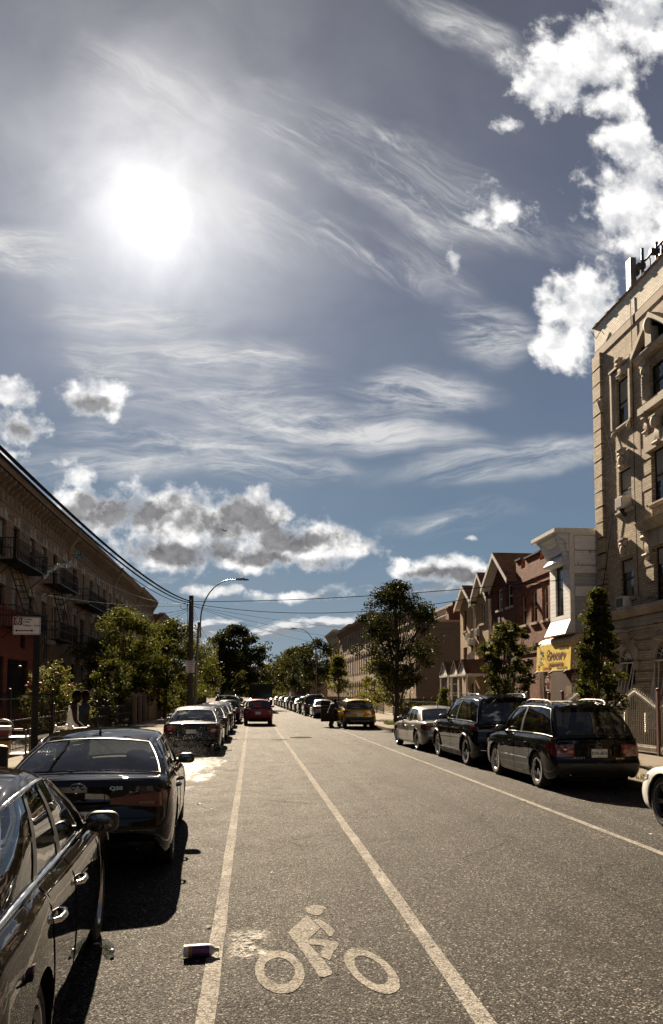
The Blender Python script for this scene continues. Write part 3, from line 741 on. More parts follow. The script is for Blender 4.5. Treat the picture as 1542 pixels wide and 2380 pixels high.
    for s, nm, mat in ((1, 'windscreen', gm), (0, 'rear_window', rgm if p['privacy'] else gm)):
        fl = s == 1; aa = [-1, -.93, -.8, -.6, -.3, 0, .3, .6, .8, .93, 1]
        tbb = [0, .07, .25, .45, .65, .82, .91, 1] if s == 1 else tb
        body.grid(lambda t, a: scr(a, t, s), tbb, aa, flip=fl, mf=lambda i, j: None if (0 < j < 9 and 0 < i < 6) else 0)
        g = MB(); g.grid(lambda t, a: scr(a, t, s) + Vector((0, .006 if s == 0 else -.006, 0)), [lerp(tbb[1], tbb[6], k/6) for k in range(7)], [lerp(-.93, .93, k/12) for k in range(13)], flip=fl)
        g.build(nm, mat, root, smooth=60)
        e = MB()
        ring = [scr(-.93, lerp(tbb[1], tbb[6], k/6), s) for k in range(7)] + [scr(lerp(-.93, .93, k/12), tbb[6], s) for k in range(1, 13)] + [scr(.93, lerp(tbb[6], tbb[1], k/6), s) for k in range(1, 7)] + [scr(lerp(.93, -.93, k/12), tbb[1], s) for k in range(1, 13)]
        e.tube(ring, .009, 5, cap=False); e.build('window_seal', MTRIM, root, smooth=60)
    # wheel housings and underside
    for sx in (1, -1):
        for a in ax:
            th = [math.pi*k/14 for k in range(15)]
            edge = [shp(a+Ra*math.cos(q), (Rw*.98+Ra*math.sin(q)-zl(a+Ra*math.cos(q)))/(zs(a+Ra*math.cos(q))-zl(a+Ra*math.cos(q)))) for q in th]
            rows = [[Vector((v.x*sx, v.y, v.z)) for v in edge], [Vector(((v.x-.02)*sx, v.y, v.z)) for v in edge], [Vector(((hw-.36)*sx, v.y, v.z)) for v in edge]]
            for r_ in range(2):
                for k in range(14): body.add([rows[r_][k], rows[r_][k+1], rows[r_+1][k+1], rows[r_+1][k]], [(0, 1, 2, 3)], 0 if r_ == 0 else 3)
            body.add(rows[2], [tuple(range(15))], 3)
    body.box(-hw+.34, hw-.34, y0+.3, y1-.3, gc-.02, gc+.14, 3)
    body.box(-hw+.12, hw-.12, ax[0]+Ra+.05, ax[1]-Ra-.05, gc-.015, gc+.12, 3)
    body.box(-hw*.72, hw*.72, y0+.16, y0+.34, zl(y0)+.005, zl(y0)+.2, 3)
    tm = MCHROME if p['trim'] == 'chrome' else MTRIM
    bo = body.build('body', [pm, MTRIM, MCHROME, MDARK], root, smooth=38, merge=True)
    # seams, sills, mouldings
    for k, (d0, d1) in enumerate(p['doors']):
        for sx in (0, 1):
            sg = 1 if sx == 0 else -1
            d = doors[k][sx].build('door', [pm, MTRIM], root, smooth=38, merge=True)
            sm_ = MB(); ya, yb3 = y0+L*d0, y0+L*d1
            def col(yy): return [(yy, q) for q in (max(.08, (zbot(yy)-zl(yy))/(zs(yy)-zl(yy))), .3, .45, .6, .75, .88, .97, 1)]
            pth = col(ya)[::-1] + [(lerp(ya, yb3, k/8), max(.08, (zbot(lerp(ya, yb3, k/8))-zl(lerp(ya, yb3, k/8)))/(zs(lerp(ya, yb3, k/8))-zl(lerp(ya, yb3, k/8))))) for k in range(1, 8)] + col(yb3)
            sm_.tube([Vector((shp(yy, q).x*sg, shp(yy, q).y, shp(yy, q).z)) for yy, q in pth], .0045, 4)
            sm_.build('door_seam', MDARK, d)
            yh = y0+L*lerp(d0, d1, .13); v = shp(yh, .80); hm = MCHROME if p['handle'] == 'chrome' else pm
            h_ = MB()
            h_.tube([(sg*(v.x-.01), yh-.095, v.z), (sg*(v.x+.028), yh-.075, v.z+.003), (sg*(v.x+.038), yh, v.z+.006), (sg*(v.x+.030), yh+.07, v.z+.006), (sg*(v.x-.01), yh+.10, v.z+.004)], [.013, .015, .016, .015, .012], 8)
            h_.ball((sg*(v.x-.012), yh, v.z-.005), .016, .085, .028, 12, 6, mi=1)
            h_.build('handle', [hm, MDARK], d, smooth=50)
    for sx in (1, -1):
        tr = MB()
        a0, b0 = p['wins'][0][0]-.012, p['wins'][-1][1]+.012
        n = 16; off = .006
        lo = [cab(lerp(a0, b0, k/n), d0_-.02) for k in range(n+1)]; hi = [cab(lerp(b0, a0, k/n), d1_+.012) for k in range(n+1)]
        rear = [cab(a0, lerp(d1_+.012, d0_-.02, k/5)) for k in range(1, 6)]; fro = [cab(b0, lerp(d0_-.02, d1_+.012, k/5)) for k in range(1, 6)]
        tr.tube([Vector(((v.x+off)*sx, v.y, v.z)) for v in lo+fro+hi[1:]+rear], p.get('trim_r', .011), 6, cap=False)
        tr.build('window_trim', tm, root, smooth=60)
    if p['moulding']:
        for sx in (1, -1):
            mo = MB()
            yy = [lerp(ax[0]+Ra+.02, ax[1]-Ra-.02, k/14) for k in range(15)]
            mo.tube([Vector(((shp(v, p['moulding']).x+.004)*sx, v, shp(v, p['moulding']).z)) for v in yy], .013, 6)
            mo.build('side_moulding', MCHROME, root, smooth=60)
    if p['arch']:
        for sx in (1, -1):
            for a in ax:
                ar = MB()
                ar.tube([Vector(((shp(a+(Ra+.012)*math.cos(q), .45).x+.004)*sx, a+(Ra+.012)*math.cos(q), Rw*.98+(Ra+.012)*math.sin(q))) for q in [math.pi*(k/16) for k in range(17)]], .022, 6)
                ar.build('arch_trim', MTRIM, root, smooth=60)
    # lamps
    def patch(path, off, nt=5):
        rows = []
        for kind, v, qa, qb in path:
            r_ = []
            for k in range(nt+1):
                q = lerp(qa, qb, k/nt)
                r_.append(endp(v, q, True) if kind == 'r' else endp(v, q, False) if kind == 'f' else shp(v, q))
            rows.append(r_)
        N = []
        for i in range(len(rows)):
            i0, i1 = max(0, i-1), min(len(rows)-1, i+1); nn = []
            for k in range(nt+1):
                k0, k1 = max(0, k-1), min(nt, k+1)
                c = (rows[i1][k]-rows[i0][k]).cross(rows[i][k1]-rows[i][k0]); nn.append(c.normalized() if c.length > 1e-9 else Vector((1, 0, 0)))
            N.append(nn)
        return rows, N
    def lamp(nm, path, off, mat, par=root, mfun=None, mats=None, flip=False):
        rows, N = patch(path, off)
        for sx in (1, -1):
            mb = MB(); n = len(rows); m = len(rows[0])
            def pt(i, k, o): v = rows[i][k] + N[i][k]*(o*(-1 if flip else 1)); return Vector((v.x*sx, v.y, v.z))
            for i in range(n-1):
                for k in range(m-1):
                    mb.add([pt(i, k, off), pt(i+1, k, off), pt(i+1, k+1, off), pt(i, k+1, off)], [(0, 1, 2, 3)] if sx > 0 else [(3, 2, 1, 0)], mfun(i, k) if mfun else 0)
            per = [(i, 0) for i in range(n)] + [(n-1, k) for k in range(1, m)] + [(i, m-1) for i in range(n-2, -1, -1)] + [(0, k) for k in range(m-2, 0, -1)]
            for u in range(len(per)):
                a, b = per[u], per[(u+1) % len(per)]
                mb.add([pt(*a, off), pt(*a, -.004), pt(*b, -.004), pt(*b, off)], [(0, 1, 2, 3)], 0)
            mb.build(nm, mats or [mat], root, smooth=50, merge=True)
    tl = p['tail']; qa, qb = tl['q']; a0 = tl['a0']; sd = tl['side']; mid = tl.get('mid', 0)
    path = [('r', lerp(a0, .97, k/6), lerp(qa+mid, qa, k/6), lerp(qb-mid, qb, k/6)) for k in range(7)] + [('s', ye0+.004+sd*k/6, qa + (qb-qa)*tl.get('rise', .35)*(k/6), qb) for k in range(7)]
    lamp('tail_light', path, .008, MTAIL, mats=[MTAIL, MTAILC if not tl.get('amber') else MAMBER, MTRIM], mfun=lambda i, k: (1 if (i in tl.get('cl', (3, 4)) and k in tl.get('ck', (1,))) else 0))
    if p['detail']:
        lamp('headlight', [('f', lerp(.58, .97, k/5), .66, .86) for k in range(6)] + [('s', ye1-.004-.35*k/5, lerp(.66, .76, k/5), .87) for k in range(6)], .006, MHEAD, flip=True)
    # plate
    pq = p['plate_q']; v = endp(0, pq); pl = MB(); px = .155
    pl.box(-px, px, v.y-.016, v.y-.006, v.z-.078, v.z+.078)
    po = pl.build('number_plate', MPLATE, root)
    if p['plate']:
        fr_ = MB(); fr_.box(-px-.01, px+.01, v.y-.012, v.y-.003, v.z-.088, v.z+.088); fr_.build('plate_frame', MTRIM, po)
        link('plate_lettering', text_mesh(p['plate'], .086, MPLATEB, .001, sx=.80, bold=.002), po, (0, v.y-.0175, v.z-.002), (R(90), 0, 0))
        link('plate_lettering', text_mesh('NEW YORK', .024, MPLATEB, .001), po, (0, v.y-.0175, v.z+.060), (R(90), 0, 0))
        link('plate_lettering', text_mesh('EXCELSIOR', .017, MPLATEB, .001), po, (0, v.y-.0175, v.z-.063), (R(90), 0, 0))
    # mirrors
    ym = y0+L*p['yc']-p.get('mir', .30)
    for sx in (1, -1):
        v = shp(ym, 1.0); c = Vector((sx*(v.x+.105), ym, v.z+.080)); m_b = MB()
        m_b.ball(c, .105, .080, .068, 16, 10, e=.66); m_b.tube([(sx*(v.x-.03), ym+.03, v.z+.02), (sx*(v.x+.05), ym+.02, v.z+.06)], .03, 8, mi=1)
        mo = m_b.build('side_mirror', [pm, MTRIM], root, smooth=50)
        g = MB(); g.lathe([(0, 0), (.8, 0), (1, -.004)], 20, Matrix.Translation(c+Vector((0, -.0985, 0))) @ Matrix.Diagonal((.088, 1, .054, 1)) @ Matrix.Rotation(R(90), 4, 'X'))
        g.build('mirror_glass', MMIRROR, mo, smooth=60)
        g = MB(); g.ball(c+Vector((sx*.015, -.05, 0)), .107, .05, .071, 14, 8, e=.62); g.build('mirror_rim', MTRIM, mo, smooth=50)
    # wheels
    rimmat = {'alloy': MALLOY, 'dark': MALLOYD, 'chrome': MCHROME}[p['rim']]
    tyre, rim = wheel_meshes(Rw, p['tw'], p['rr'], p['spokes'], p['wstyle'], rimmat, (Rw, p['tw'], p['rr'], p['spokes'], p['wstyle'], p['rim']))
    for sx in (1, -1):
        for a in ax:
            wo_ = link('wheel', tyre, root, (sx*(hw-.035-p['tw']/2), a, Rw), (random.uniform(0, 6), 0, 0 if sx > 0 else math.pi))
            link('rim', rim, wo_)
    # interior
    it = MB()
    it.box(-hw+.14, hw-.14, yb+.2, yc-.05, gc+.1, gc+.16); it.box(-hw+.16, hw-.16, yb-.05, yb+.55, zs(yb)-.12, zs(yb)-.05)
    it.box(-hw+.15, hw-.15, yc-.42, yc+.02, .58, zs(yc)-.03)
    it.box(-hw+.07, -hw+.15, yb+.1, yc-.05, gc+.1, zs(0)-.03); it.box(hw-.15, hw-.07, yb+.1, yc-.05, gc+.1, zs(0)-.03)
    it.build('cabin_lining', MDARK, root)
    ys_f = yc-1.28; zb_ = min(1.06, zs(0)+.06)
    for sx in (-1, 1):
        s_ = MB(); x = sx*hw*.42
        s_.ball((x, ys_f+.25, .42), .25, .27, .12, 12, 6, e=.5)
        Mx = Matrix.Rotation(R(-14), 4, 'X')
        s_.ball((x, ys_f-.10, .74), .24, .075, .34, 14, 8, Mx, e=.55)
        so = s_.build('seat', MSEAT, root, smooth=50)
        h_ = MB(); h_.ball((x, ys_f-.21, zb_+.10), .135, .055, .095, 12, 8, e=.6); h_.tube([(x-.05, ys_f-.19, zb_-.05), (x-.05, ys_f-.2, zb_+.06)], .008, 6); h_.tube([(x+.05, ys_f-.19, zb_-.05), (x+.05, ys_f-.2, zb_+.06)], .008, 6)
        h_.build('headrest', MSEAT, so, smooth=50)
    s_ = MB(); yr_ = max(yb+.48, ys_f-.95)
    s_.ball((0, yr_+.3, .44), hw*.78, .28, .13, 14, 6, e=.4); s_.ball((0, yr_, .76), hw*.76, .09, .30, 14, 8, Matrix.Rotation(R(-18), 4, 'X'), e=.45)
    so = s_.build('rear_seat', MSEAT, root, smooth=50)
    for x in (-hw*.44, hw*.44):
        h_ = MB(); h_.ball((x, yr_-.10, zb_+.055), .145, .05, .085, 12, 8, e=.6); h_.build('headrest', MSEAT, so, smooth=50)
    if p['detail']:
        s_ = MB(); c = Vector((-hw*.42, yc-.62, .86)); Ms = Matrix.Translation(c) @ Matrix.Rotation(R(68), 4, 'X')
        s_.tube([Ms @ Vector((.18*math.cos(2*math.pi*k/20), .18*math.sin(2*math.pi*k/20), 0)) for k in range(21)], .014, 6, cap=False)
        s_.tube([Ms @ Vector((-.18, 0, 0)), Ms @ Vector((.18, 0, 0))], .018, 6); s_.build('steering_wheel', MTRIM, root, smooth=50)
        s_ = MB(); q = cab(1, .93); s_.ball((0, q.y-.16, q.z-.02), .11, .02, .035, 10, 6, e=.7); s_.tube([(0, q.y-.05, q.z+.02), (0, q.y-.15, q.z-.01)], .01, 5); s_.build('rear_view_mirror', MTRIM, root, smooth=50)
    if p['antenna']:
        q = cab(.06, 1); s_ = MB(); zz = q.z+p['rcr']
        s_.add([(-.022, q.y-.02, zz-.012), (.022, q.y-.02, zz-.012), (.016, q.y+.15, zz-.012), (-.016, q.y+.15, zz-.012), (-.008, q.y-.005, zz+.055), (.008, q.y-.005, zz+.055), (0, q.y+.05, zz+.045)],
               [(0, 1, 5, 4), (1, 2, 6, 5), (2, 3, 6), (3, 0, 4, 6), (4, 5, 6)]); s_.build('antenna_fin', pm if not p['antenna'] == 'black' else MTRIM, root, smooth=40)
    for k in range(p['exhaust']):
        sx = -1 if k == 0 else 1; s_ = MB()
        s_.lathe([(.036, -.02), (.042, .0), (.042, .16), (.034, .16), (.034, -.02)], 16, Matrix.Translation((sx*hw*.58, y0+.09, zl(y0)+.045)) @ Matrix.Rotation(R(-90), 4, 'X')); s_.build('exhaust_tip', MCHROME, root, smooth=40)
    if p['rails']:
        for sx in (1, -1):
            s_ = MB(); pts = []
            for k in range(13):
                f = k/12; q = cab(lerp(.10, .88, f), 1); lift = .052*min(1, math.sin(math.pi*min(.5, min(f, 1-f)*3.2)) if min(f, 1-f) < .156 else 1)
                pts.append(Vector((sx*(q.x*.93), q.y, q.z + p['rcr']*.18 + lift)))
            s_.tube(pts, .017, 8)
            for f in (.33, .66): q = cab(lerp(.10, .88, f), 1); s_.box(sx*q.x*.93-.015, sx*q.x*.93+.015, q.y-.04, q.y+.04, q.z-.01, q.z+.06)
            s_.build('roof_rail', MCHROME if p['rails'] == 'chrome' else MTRIM, root, smooth=50)
    if p['spoiler']:
        q = cab(0, 1); s_ = MB(); zz = q.z
        rows = []
        for k in range(9):
            a = lerp(-1, 1, k/8); x = q.x*.95*a; c_ = p['rcr']*(1-a*a)**.9; yb2 = q.y-.09*(1-a*a)
            rows.append([(x, yb2+.06, zz+c_+.008), (x, yb2-.16, zz+c_-.012), (x, yb2-.17, zz+c_-.04), (x, yb2-.02, zz+c_-.035)])
        for k in range(8):
            for j in range(4): s_.add([rows[k][j], rows[k+1][j], rows[k+1][(j+1) % 4], rows[k][(j+1) % 4]], [(0, 1, 2, 3)])
        s_.add(rows[0], [(0, 1, 2, 3)]); s_.add(rows[-1], [(3, 2, 1, 0)])
        s_.build('spoiler', pm, root, smooth=40, merge='n')
    # rear wiper and bumper seam
    s_ = MB(); q1 = p.get('seam_q', .5)
    s_.tube([endp(a, q1) + Vector((0, -.001, 0)) for a in A], .005, 4)
    if p.get('lid'): s_.tube([endp(-p['lid'], q)+Vector((0, -.001, 0)) for q in (q1, .6, .7, .8, .9, 1)], .0045, 4); s_.tube([endp(p['lid'], q)+Vector((0, -.001, 0)) for q in (q1, .6, .7, .8, .9, 1)], .0045, 4)
    s_.build('bumper_seam', MDARK, root)
    CARFN[root.name] = (shp, endp, cab, scr, y0, L)
    return root
CARFN = {}

# ------------------------------------------------------------------ litter on the road
MLAB = plain('purple_label', (.085, .015, .085), .35, var=.3, vs=30)
MLABO = plain('orange_label', (.38, .15, .03), .4, var=.4, vs=40)
MCLR = tinted('clear_plastic', .93, 0, .10)
MCAPW = plain('white_plastic', (.62, .60, .56), .4, var=.08)
root = empty('juice_bottle', (-.35, 5.79, .0), R(4), 'empty juice bottle with a purple and orange label lying across the left lane line', 'bottle')
Mx = Matrix.Translation((0, 0, .047)) @ Matrix.Rotation(R(90), 4, 'Y')
mb = MB(); mb.lathe([(0, -.118), (.036, -.118), (.042, -.112), (.042, -.085), (.041, -.083)], 28, Mx); mb.build('base', MCAPW, root, smooth=40)
mb = MB(); mb.lathe([(.0435, -.083), (.0445, -.075), (.0435, -.058)], 28, Mx); mb.build('label_band', MLABO, root, smooth=60)
mb = MB(); mb.lathe([(.0437, -.058), (.0445, .0), (.0437, .062)], 28, Mx); mb.build('label_sleeve', MLAB, root, smooth=60)
mb = MB(); mb.lathe([(.0425, .062), (.041, .075), (.028, .092), (.016, .102), (.0145, .125), (.0165, .126), (.0165, .13), (.014, .13)], 28, Mx); mb.build('neck', plain('cloudy_plastic', (.42, .41, .38), .3, var=.2), root, smooth=60)
root = empty('water_bottle', (-1.02, 5.98, 0), R(-65), 'crushed clear plastic bottle lying beside the sill of the nearest car', 'bottle')
Mx = Matrix.Translation((0, 0, .036)) @ Matrix.Rotation(R(90), 4, 'Y')
mb = MB(); pr = [(0, -.11)]
for k in range(22):
    h = -.11+.19*k/21; pr.append((.033-.004*(k % 3 == 0)-.006*math.exp(-((h+.01)/.03)**2), h))
pr += [(.022, .095), (.0135, .104), (.0135, .112)]
mb.lathe(pr, 24, Mx); mb.build('body', tinted('crushed_plastic', .75, 0, .5), root, smooth=50)
mb = MB(); mb.lathe([(.0155, .108), (.0155, .124), (0, .125)], 20, Mx); mb.build('cap', MCAPW, root, smooth=40)
# leaves and scraps that lie about
MSCRAP = plain('paper_scrap', (.45, .42, .37), .7, var=.2); MLEAFD = plain('dry_leaf', (.09, .05, .02), .7, var=.4)
mb = MB(); rs = random.Random(3)
for k in range(150):
    y = 5+75*rs.random()**1.4; x = rs.choice([rs.uniform(-2.7, 4.6), rs.uniform(-2.9, -.6), rs.uniform(4.6, 7.0)]); s = rs.uniform(.008, .03)*(1+y*.012); a = rs.uniform(0, 6.3)
    c, s_ = math.cos(a)*s, math.sin(a)*s; z = .012
    mb.add([(x+c, y+s_, z), (x-s_*.7, y+c*.7, z+rs.uniform(0, s*.5)), (x-c, y-s_, z), (x+s_*.7, y-c*.7, z+rs.uniform(0, s*.4))], [(0, 1, 2, 3)], 0 if rs.random() < .45 else 1)
tag(mb.build('litter', [MSCRAP, MLEAFD]), kind='stuff', label='dry leaves and paper scraps scattered over the road', cat='litter')

# ------------------------------------------------------------------ poles, lamps, wires
def wood(name, c):
    m, t, b, o = newmat(name); co = t.coord('Object'); x, y, z = t.sep(co)
    n = t.noise(t.comb(t.m('MULTIPLY', x, 30), t.m('MULTIPLY', y, 30), t.m('MULTIPLY', z, 1.2)), 1.0, 6, .65)
    t.set(b.inputs['Base Color'], t.mix(t.lin(n, .3, .7), tuple(q*.5 for q in c), tuple(q*1.3 for q in c))); b.inputs['Roughness'].default_value = .9
    t.set(b.inputs['Normal'], t.bump(n, .5, .01)); return m
MPOLE = wood('pole_wood', (.055, .042, .03)); MGALV = plain('galvanised', (.17, .155, .14), .45, .75, var=.2)
MWIRE = plain('wire_rubber', (.010, .009, .009), .85, spec=.1, var=.1); MIRONB = plain('black_iron', (.012, .0105, .0095), .5, 0, .3, var=.25)
MCERAM = plain('insulator', (.35, .32, .28), .3)
def sign_mats(): pass
MRED = plain('sign_red', (.20, .018, .018), .4, var=.08); MWHITE = plain('sign_white', (.64, .62, .58), .4, var=.06)
root = empty('utility_pole', (-3.38, 44.5, .15), 0, 'tall wooden utility pole with a tangle of wires at its top', 'utility pole')
mb = MB(); mb.tube([(0, 0, -.15), (0, 0, 2.5), (0, 0, 5), (0, 0, 7.15)], [.155, .145, .135, .125], 16); mb.build('pole', MPOLE, root, smooth=60)
mb = MB(); mb.cbox((0, 0, 6.72), .07, 1.15, .09); mb.build('crossarm', MPOLE, root)
for k in range(4):
    mb = MB(); mb.lathe([(.02, 0), (.045, .02), (.03, .05), (.045, .08), (.02, .11)], 10, Matrix.Translation((.0, -.5+.33*k, 6.77))); mb.build('insulator', MCERAM, root, smooth=40)
mb = MB(); mb.tube([(-.17, -.1, 6.9), (-.2, -.12, 6.3), (-.16, -.15, 5.7), (-.22, -.1, 5.1), (-.17, -.08, 4.4), (-.15, -.05, 3.8)], .016, 6); mb.build('riser_cable', MWIRE, root, smooth=60)
mb = MB(); mb.tube([(-.42+.42*math.sin(k*.7)*.5+.05*k*.1, -.1, 6.55+.17*math.cos(k*.7)) for k in range(12)], .014, 6); mb.build('cable_loop', MWIRE, root, smooth=60)
# the small paper notice fixed to it
sg = empty('cash_notice', (-3.38, 44.32, 3.35), 0, 'white paper notice with red print tied to the wooden utility pole', 'notice')
mb = MB(); mb.box(-.24, .24, -.012, 0, -.33, .33); mb.build('board', MWHITE, sg)
for i, (tx, sz_) in enumerate((('CASH', .15), ('4 CARS', .10), ('(917)', .12), ('515', .12), ('6499', .13))):
    link('lettering', text_mesh(tx, sz_, MRED, .001, bold=.003), sg, (0, -.016, .24-.122*i), (R(90), 0, 0))

def street_lamp(x, y, side, hgt, reach, lean, label):
    root = empty('street_lamp', (x, y, .15), 0, label, 'street lamp', 'street lamps along the road')
    mb = MB(); ph = hgt*.70
    mb.tube([(0, 0, -.05), (lean*.5, 0, ph*.5), (lean, 0, ph)], [.095, .075, .062], 12); mb.lathe([(.17, 0), (.17, .35), (.11, .42)], 12); mb.build('pole', MGALV, root, smooth=50)
    a = MB(); pts = [(lean+.10*side, 0, ph-.9), (lean+.10*side, 0, ph)]
    for k in range(1, 13):
        f = k/12; th = f*math.pi/2; pts.append((lean+side*(.10+reach*(1-math.cos(th))*.92 + (.08*reach if f == 1 else 0)), 0, ph+(hgt-ph)*math.sin(th)))
    a.tube(pts, [.045]*2+[.042-.012*k/12 for k in range(12)], 8); a.build('arm', MGALV, root, smooth=60)
    e = pts[-1]; h = MB(); M = Matrix.Translation((e[0]+side*.33, 0, e[2]+.01))
    h.add([M @ Vector((side*px, py, pz)) for px, py, pz in ((-.36, -.06, -.05), (.42, -.10, -.045), (.42, .10, -.045), (-.36, .06, -.05), (-.34, -.05, .06), (.05, -.11, .065), (.40, -.07, .02), (.40, .07, .02), (.05, .11, .065), (-.34, .05, .06))],
          [(0, 3, 2, 1), (4, 5, 8, 9), (5, 6, 7, 8), (0, 1, 6, 5, 4), (3, 9, 8, 7, 2), (1, 2, 7, 6), (0, 4, 9, 3)])
    ho = h.build('lamp_head', MGALV, root)
    h = MB(); h.lathe([(.035, 0), (.04, .09), (0, .1)], 10, Matrix.Translation((e[0]+side*.42, 0, e[2]+.055))); h.build('photocell', MIRONB, ho, smooth=40)
    h = MB(); h.box(e[0]+side*.30, e[0]+side*.68, -.08, .08, e[2]-.050, e[2]-.036); h.build('lens', MCAPW, ho)
street_lamp(-3.28, 46.0, 1, 8.3, 2.0, .22, 'curved steel street lamp leaning beside the wooden utility pole')
street_lamp(6.95, 86, -1, 8.75, 2.0, -.02, 'curved street lamp standing among the trees across the road')
street_lamp(6.9, 157, -1, 8.1, 2.2, 0, 'distant street lamp above the far trees')
root = empty('utility_pole', (-2.98-.35, 79, .15), 0, 'thin bare wooden pole in front of the dark round tree', 'utility pole')
mb = MB(); mb.tube([(0, 0, -.15), (-.05, 0, 3.2), (-.10, 0, 6.9)], [.13, .12, .10], 12); mb.build('pole', MPOLE, root, smooth=60)
mb = MB(); mb.box(-.3, -.18, -.05, .05, 5.2, 5.8); mb.build('bracket_box', MGALV, root)
mb = MB(); mb.box(-.13, .17, -.15, -.13, 1.9, 2.35); mb.build('small_notice', MWHITE, root)

def wire(a, b, sag, r=.012, label='thin black overhead wire', n=26, mat=None, name='overhead_wire', group='overhead wires'):
    a, b = Vector(a), Vector(b); mb = MB()
    mb.tube([a.lerp(b, k/n) - Vector((0, 0, sag*4*(k/n)*(1-k/n))) for k in range(n+1)], r, 5)
    return tag(mb.build(name, mat or MWIRE, smooth=60), label, 'wire', group)
PT = Vector((-3.38, 44.5, 7.15))
HW = 'heavy cables running from the utility pole along the left pavement'
for k, (dz_, r_, sg_) in enumerate(((6.98, .034, 1.02), (6.88, .026, 1.10), (6.80, .014, 1.24))):
    wire((-3.4, 44.4, dz_), (-4.42+.05*k, -4, 6.62-.06*k), sg_, r_, 'heavy black cable running along the left pavement to the utility pole', 40, group=HW)
TW = 'pale service wire with a tinsel streamer caught on it'
wire((-3.4, 44.4, 6.85), (-8.9, 17.0, 8.9), 1.5, .011, TW, mat=MCERAM, group=None)
wire((-3.4, 44.4, 6.72), (-11.75, 37.4, 6.85), .35, .010, 'thin wire from the utility pole to the brick row on the left', group=None)
wire((-3.4, 44.4, 6.62), (-11.75, 52.6, 7.2), .5, .008, 'thin wire from the utility pole to the middle of the brick row', group=None)
wire((-3.3, 44.5, 6.97), (13.18, 29.5, 6.4), .25, .017, 'black cable crossing the street to the corner of the ornate brick building', 40, group=None)
wire((-3.3, 44.5, 6.85), (13.18, 36.2, 6.98), .88, .016, 'sagging black cable crossing the street to the gabled brick houses', 40, group=None)
FW = 'thin wires crossing to the far side of the street'
for e_, sg_, r_ in (((13.25, 70.5, 7.5), .3, .009), ((13.25, 75.2, 6.8), .45, .009), ((13.25, 80, 6.4), .7, .008)):
    wire((-3.35, 44.6, 6.75), e_, sg_, r_, 'thin wire slanting across the street behind the utility pole', group=FW)
for k, e_ in enumerate(((-3.4, 79, 6.9), (-3.3, 79, 6.7), (-3.5, 79, 6.4))):
    wire((-3.36, 44.6, 6.9-.2*k), e_, .9+.3*k, .009, 'wire hanging between the two wooden poles', group='wires between the wooden poles')
for e_ in ((-11.7, 62, 8.4), (-11.7, 70, 8.2), (-11.7, 78, 8.0)):
    wire((-3.36, 44.6, 6.6), e_, .4, .008, 'thin wire from the utility pole to the far brick fronts', group='wires to the far brick fronts')
# tinsel streamer hanging from the service wire
MTIN = plain('tinsel', (.62, .60, .54), .12, .9, var=.4, vs=60); MTINB = plain('blue_tinsel', (.12, .24, .27), .15, .8, var=.3, vs=60)
mb = MB(); rs = random.Random(11); p0 = Vector((-6.36, 29.7, 6.86))
for k in range(420):
    f = rs.random()**.85; c = p0 + Vector((-.78*f*1.25, -.9*f, -.86*f-.10*math.sin(f*7))); sp = .09*(1-f*.5)
    c += Vector((rs.uniform(-sp, sp), rs.uniform(-sp, sp), rs.uniform(-sp, sp)*1.1)); d1 = Vector((rs.uniform(-1, 1), rs.uniform(-1, 1), rs.uniform(-1, 1))).normalized()*rs.uniform(.02, .06); d2 = d1.orthogonal().normalized()*.008
    mb.add([c-d1-d2, c+d1-d2, c+d1+d2, c-d1+d2], [(0, 1, 2, 3)], 1 if rs.random() < .3 else 0)
for k in range(60):
    c = p0 + Vector((rs.uniform(-.13, .13), rs.uniform(-.1, .1), rs.uniform(-.02, .18))); d1 = Vector((rs.uniform(-1, 1), rs.uniform(-1, 1), rs.uniform(-1, 1))).normalized()*.06; d2 = d1.orthogonal().normalized()*.015
    mb.add([c-d1-d2, c+d1-d2, c+d1+d2, c-d1+d2], [(0, 1, 2, 3)], 1)
tag(mb.build('tinsel_streamer', [MTIN, MTINB]), 'shiny tinsel streamer dangling from the pale wire in front of the brick row', 'streamer')
# a jet far away under the big cloud
MJET = plain('jet_grey', (.10, .10, .105), .5)
root = empty('airliner', (-107, 3000, 618), R(62), 'tiny airliner flying in front of the long grey cloud', 'airliner')
mb = MB(); mb.tube([(-15, 0, 0), (-13, 0, .3), (-5, 0, .2), (10, 0, 0), (13.5, 0, -.3), (14.5, 0, -.6)], [.5, 1.5, 1.9, 1.9, 1.3, .2], 12); mb.build('fuselage', MJET, root, smooth=50)
for sgn in (1, -1):
    mb = MB(); mb.add([(4, sgn*1.5, -.4), (-2, sgn*1.5, -.4), (-6, sgn*15, 1.0), (-4.2, sgn*15, 1.0), (4, sgn*1.5, -.8), (-2, sgn*1.5, -.8), (-6, sgn*15, .8), (-4.2, sgn*15, .8)], [(0, 1, 2, 3), (7, 6, 5, 4), (0, 3, 7, 4), (1, 5, 6, 2), (2, 6, 7, 3), (0, 4, 5, 1)]); mb.build('wing', MJET, root)
mb = MB(); mb.add([(-10, -.15, 1), (-14.5, -.15, 1), (-16, -.15, 6), (-13.6, -.15, 6), (-10, .15, 1), (-14.5, .15, 1), (-16, .15, 6), (-13.6, .15, 6)], [(0, 1, 2, 3), (7, 6, 5, 4), (0, 3, 7, 4), (1, 5, 6, 2), (2, 6, 7, 3), (0, 4, 5, 1)]); mb.build('tail_fin', MJET, root)

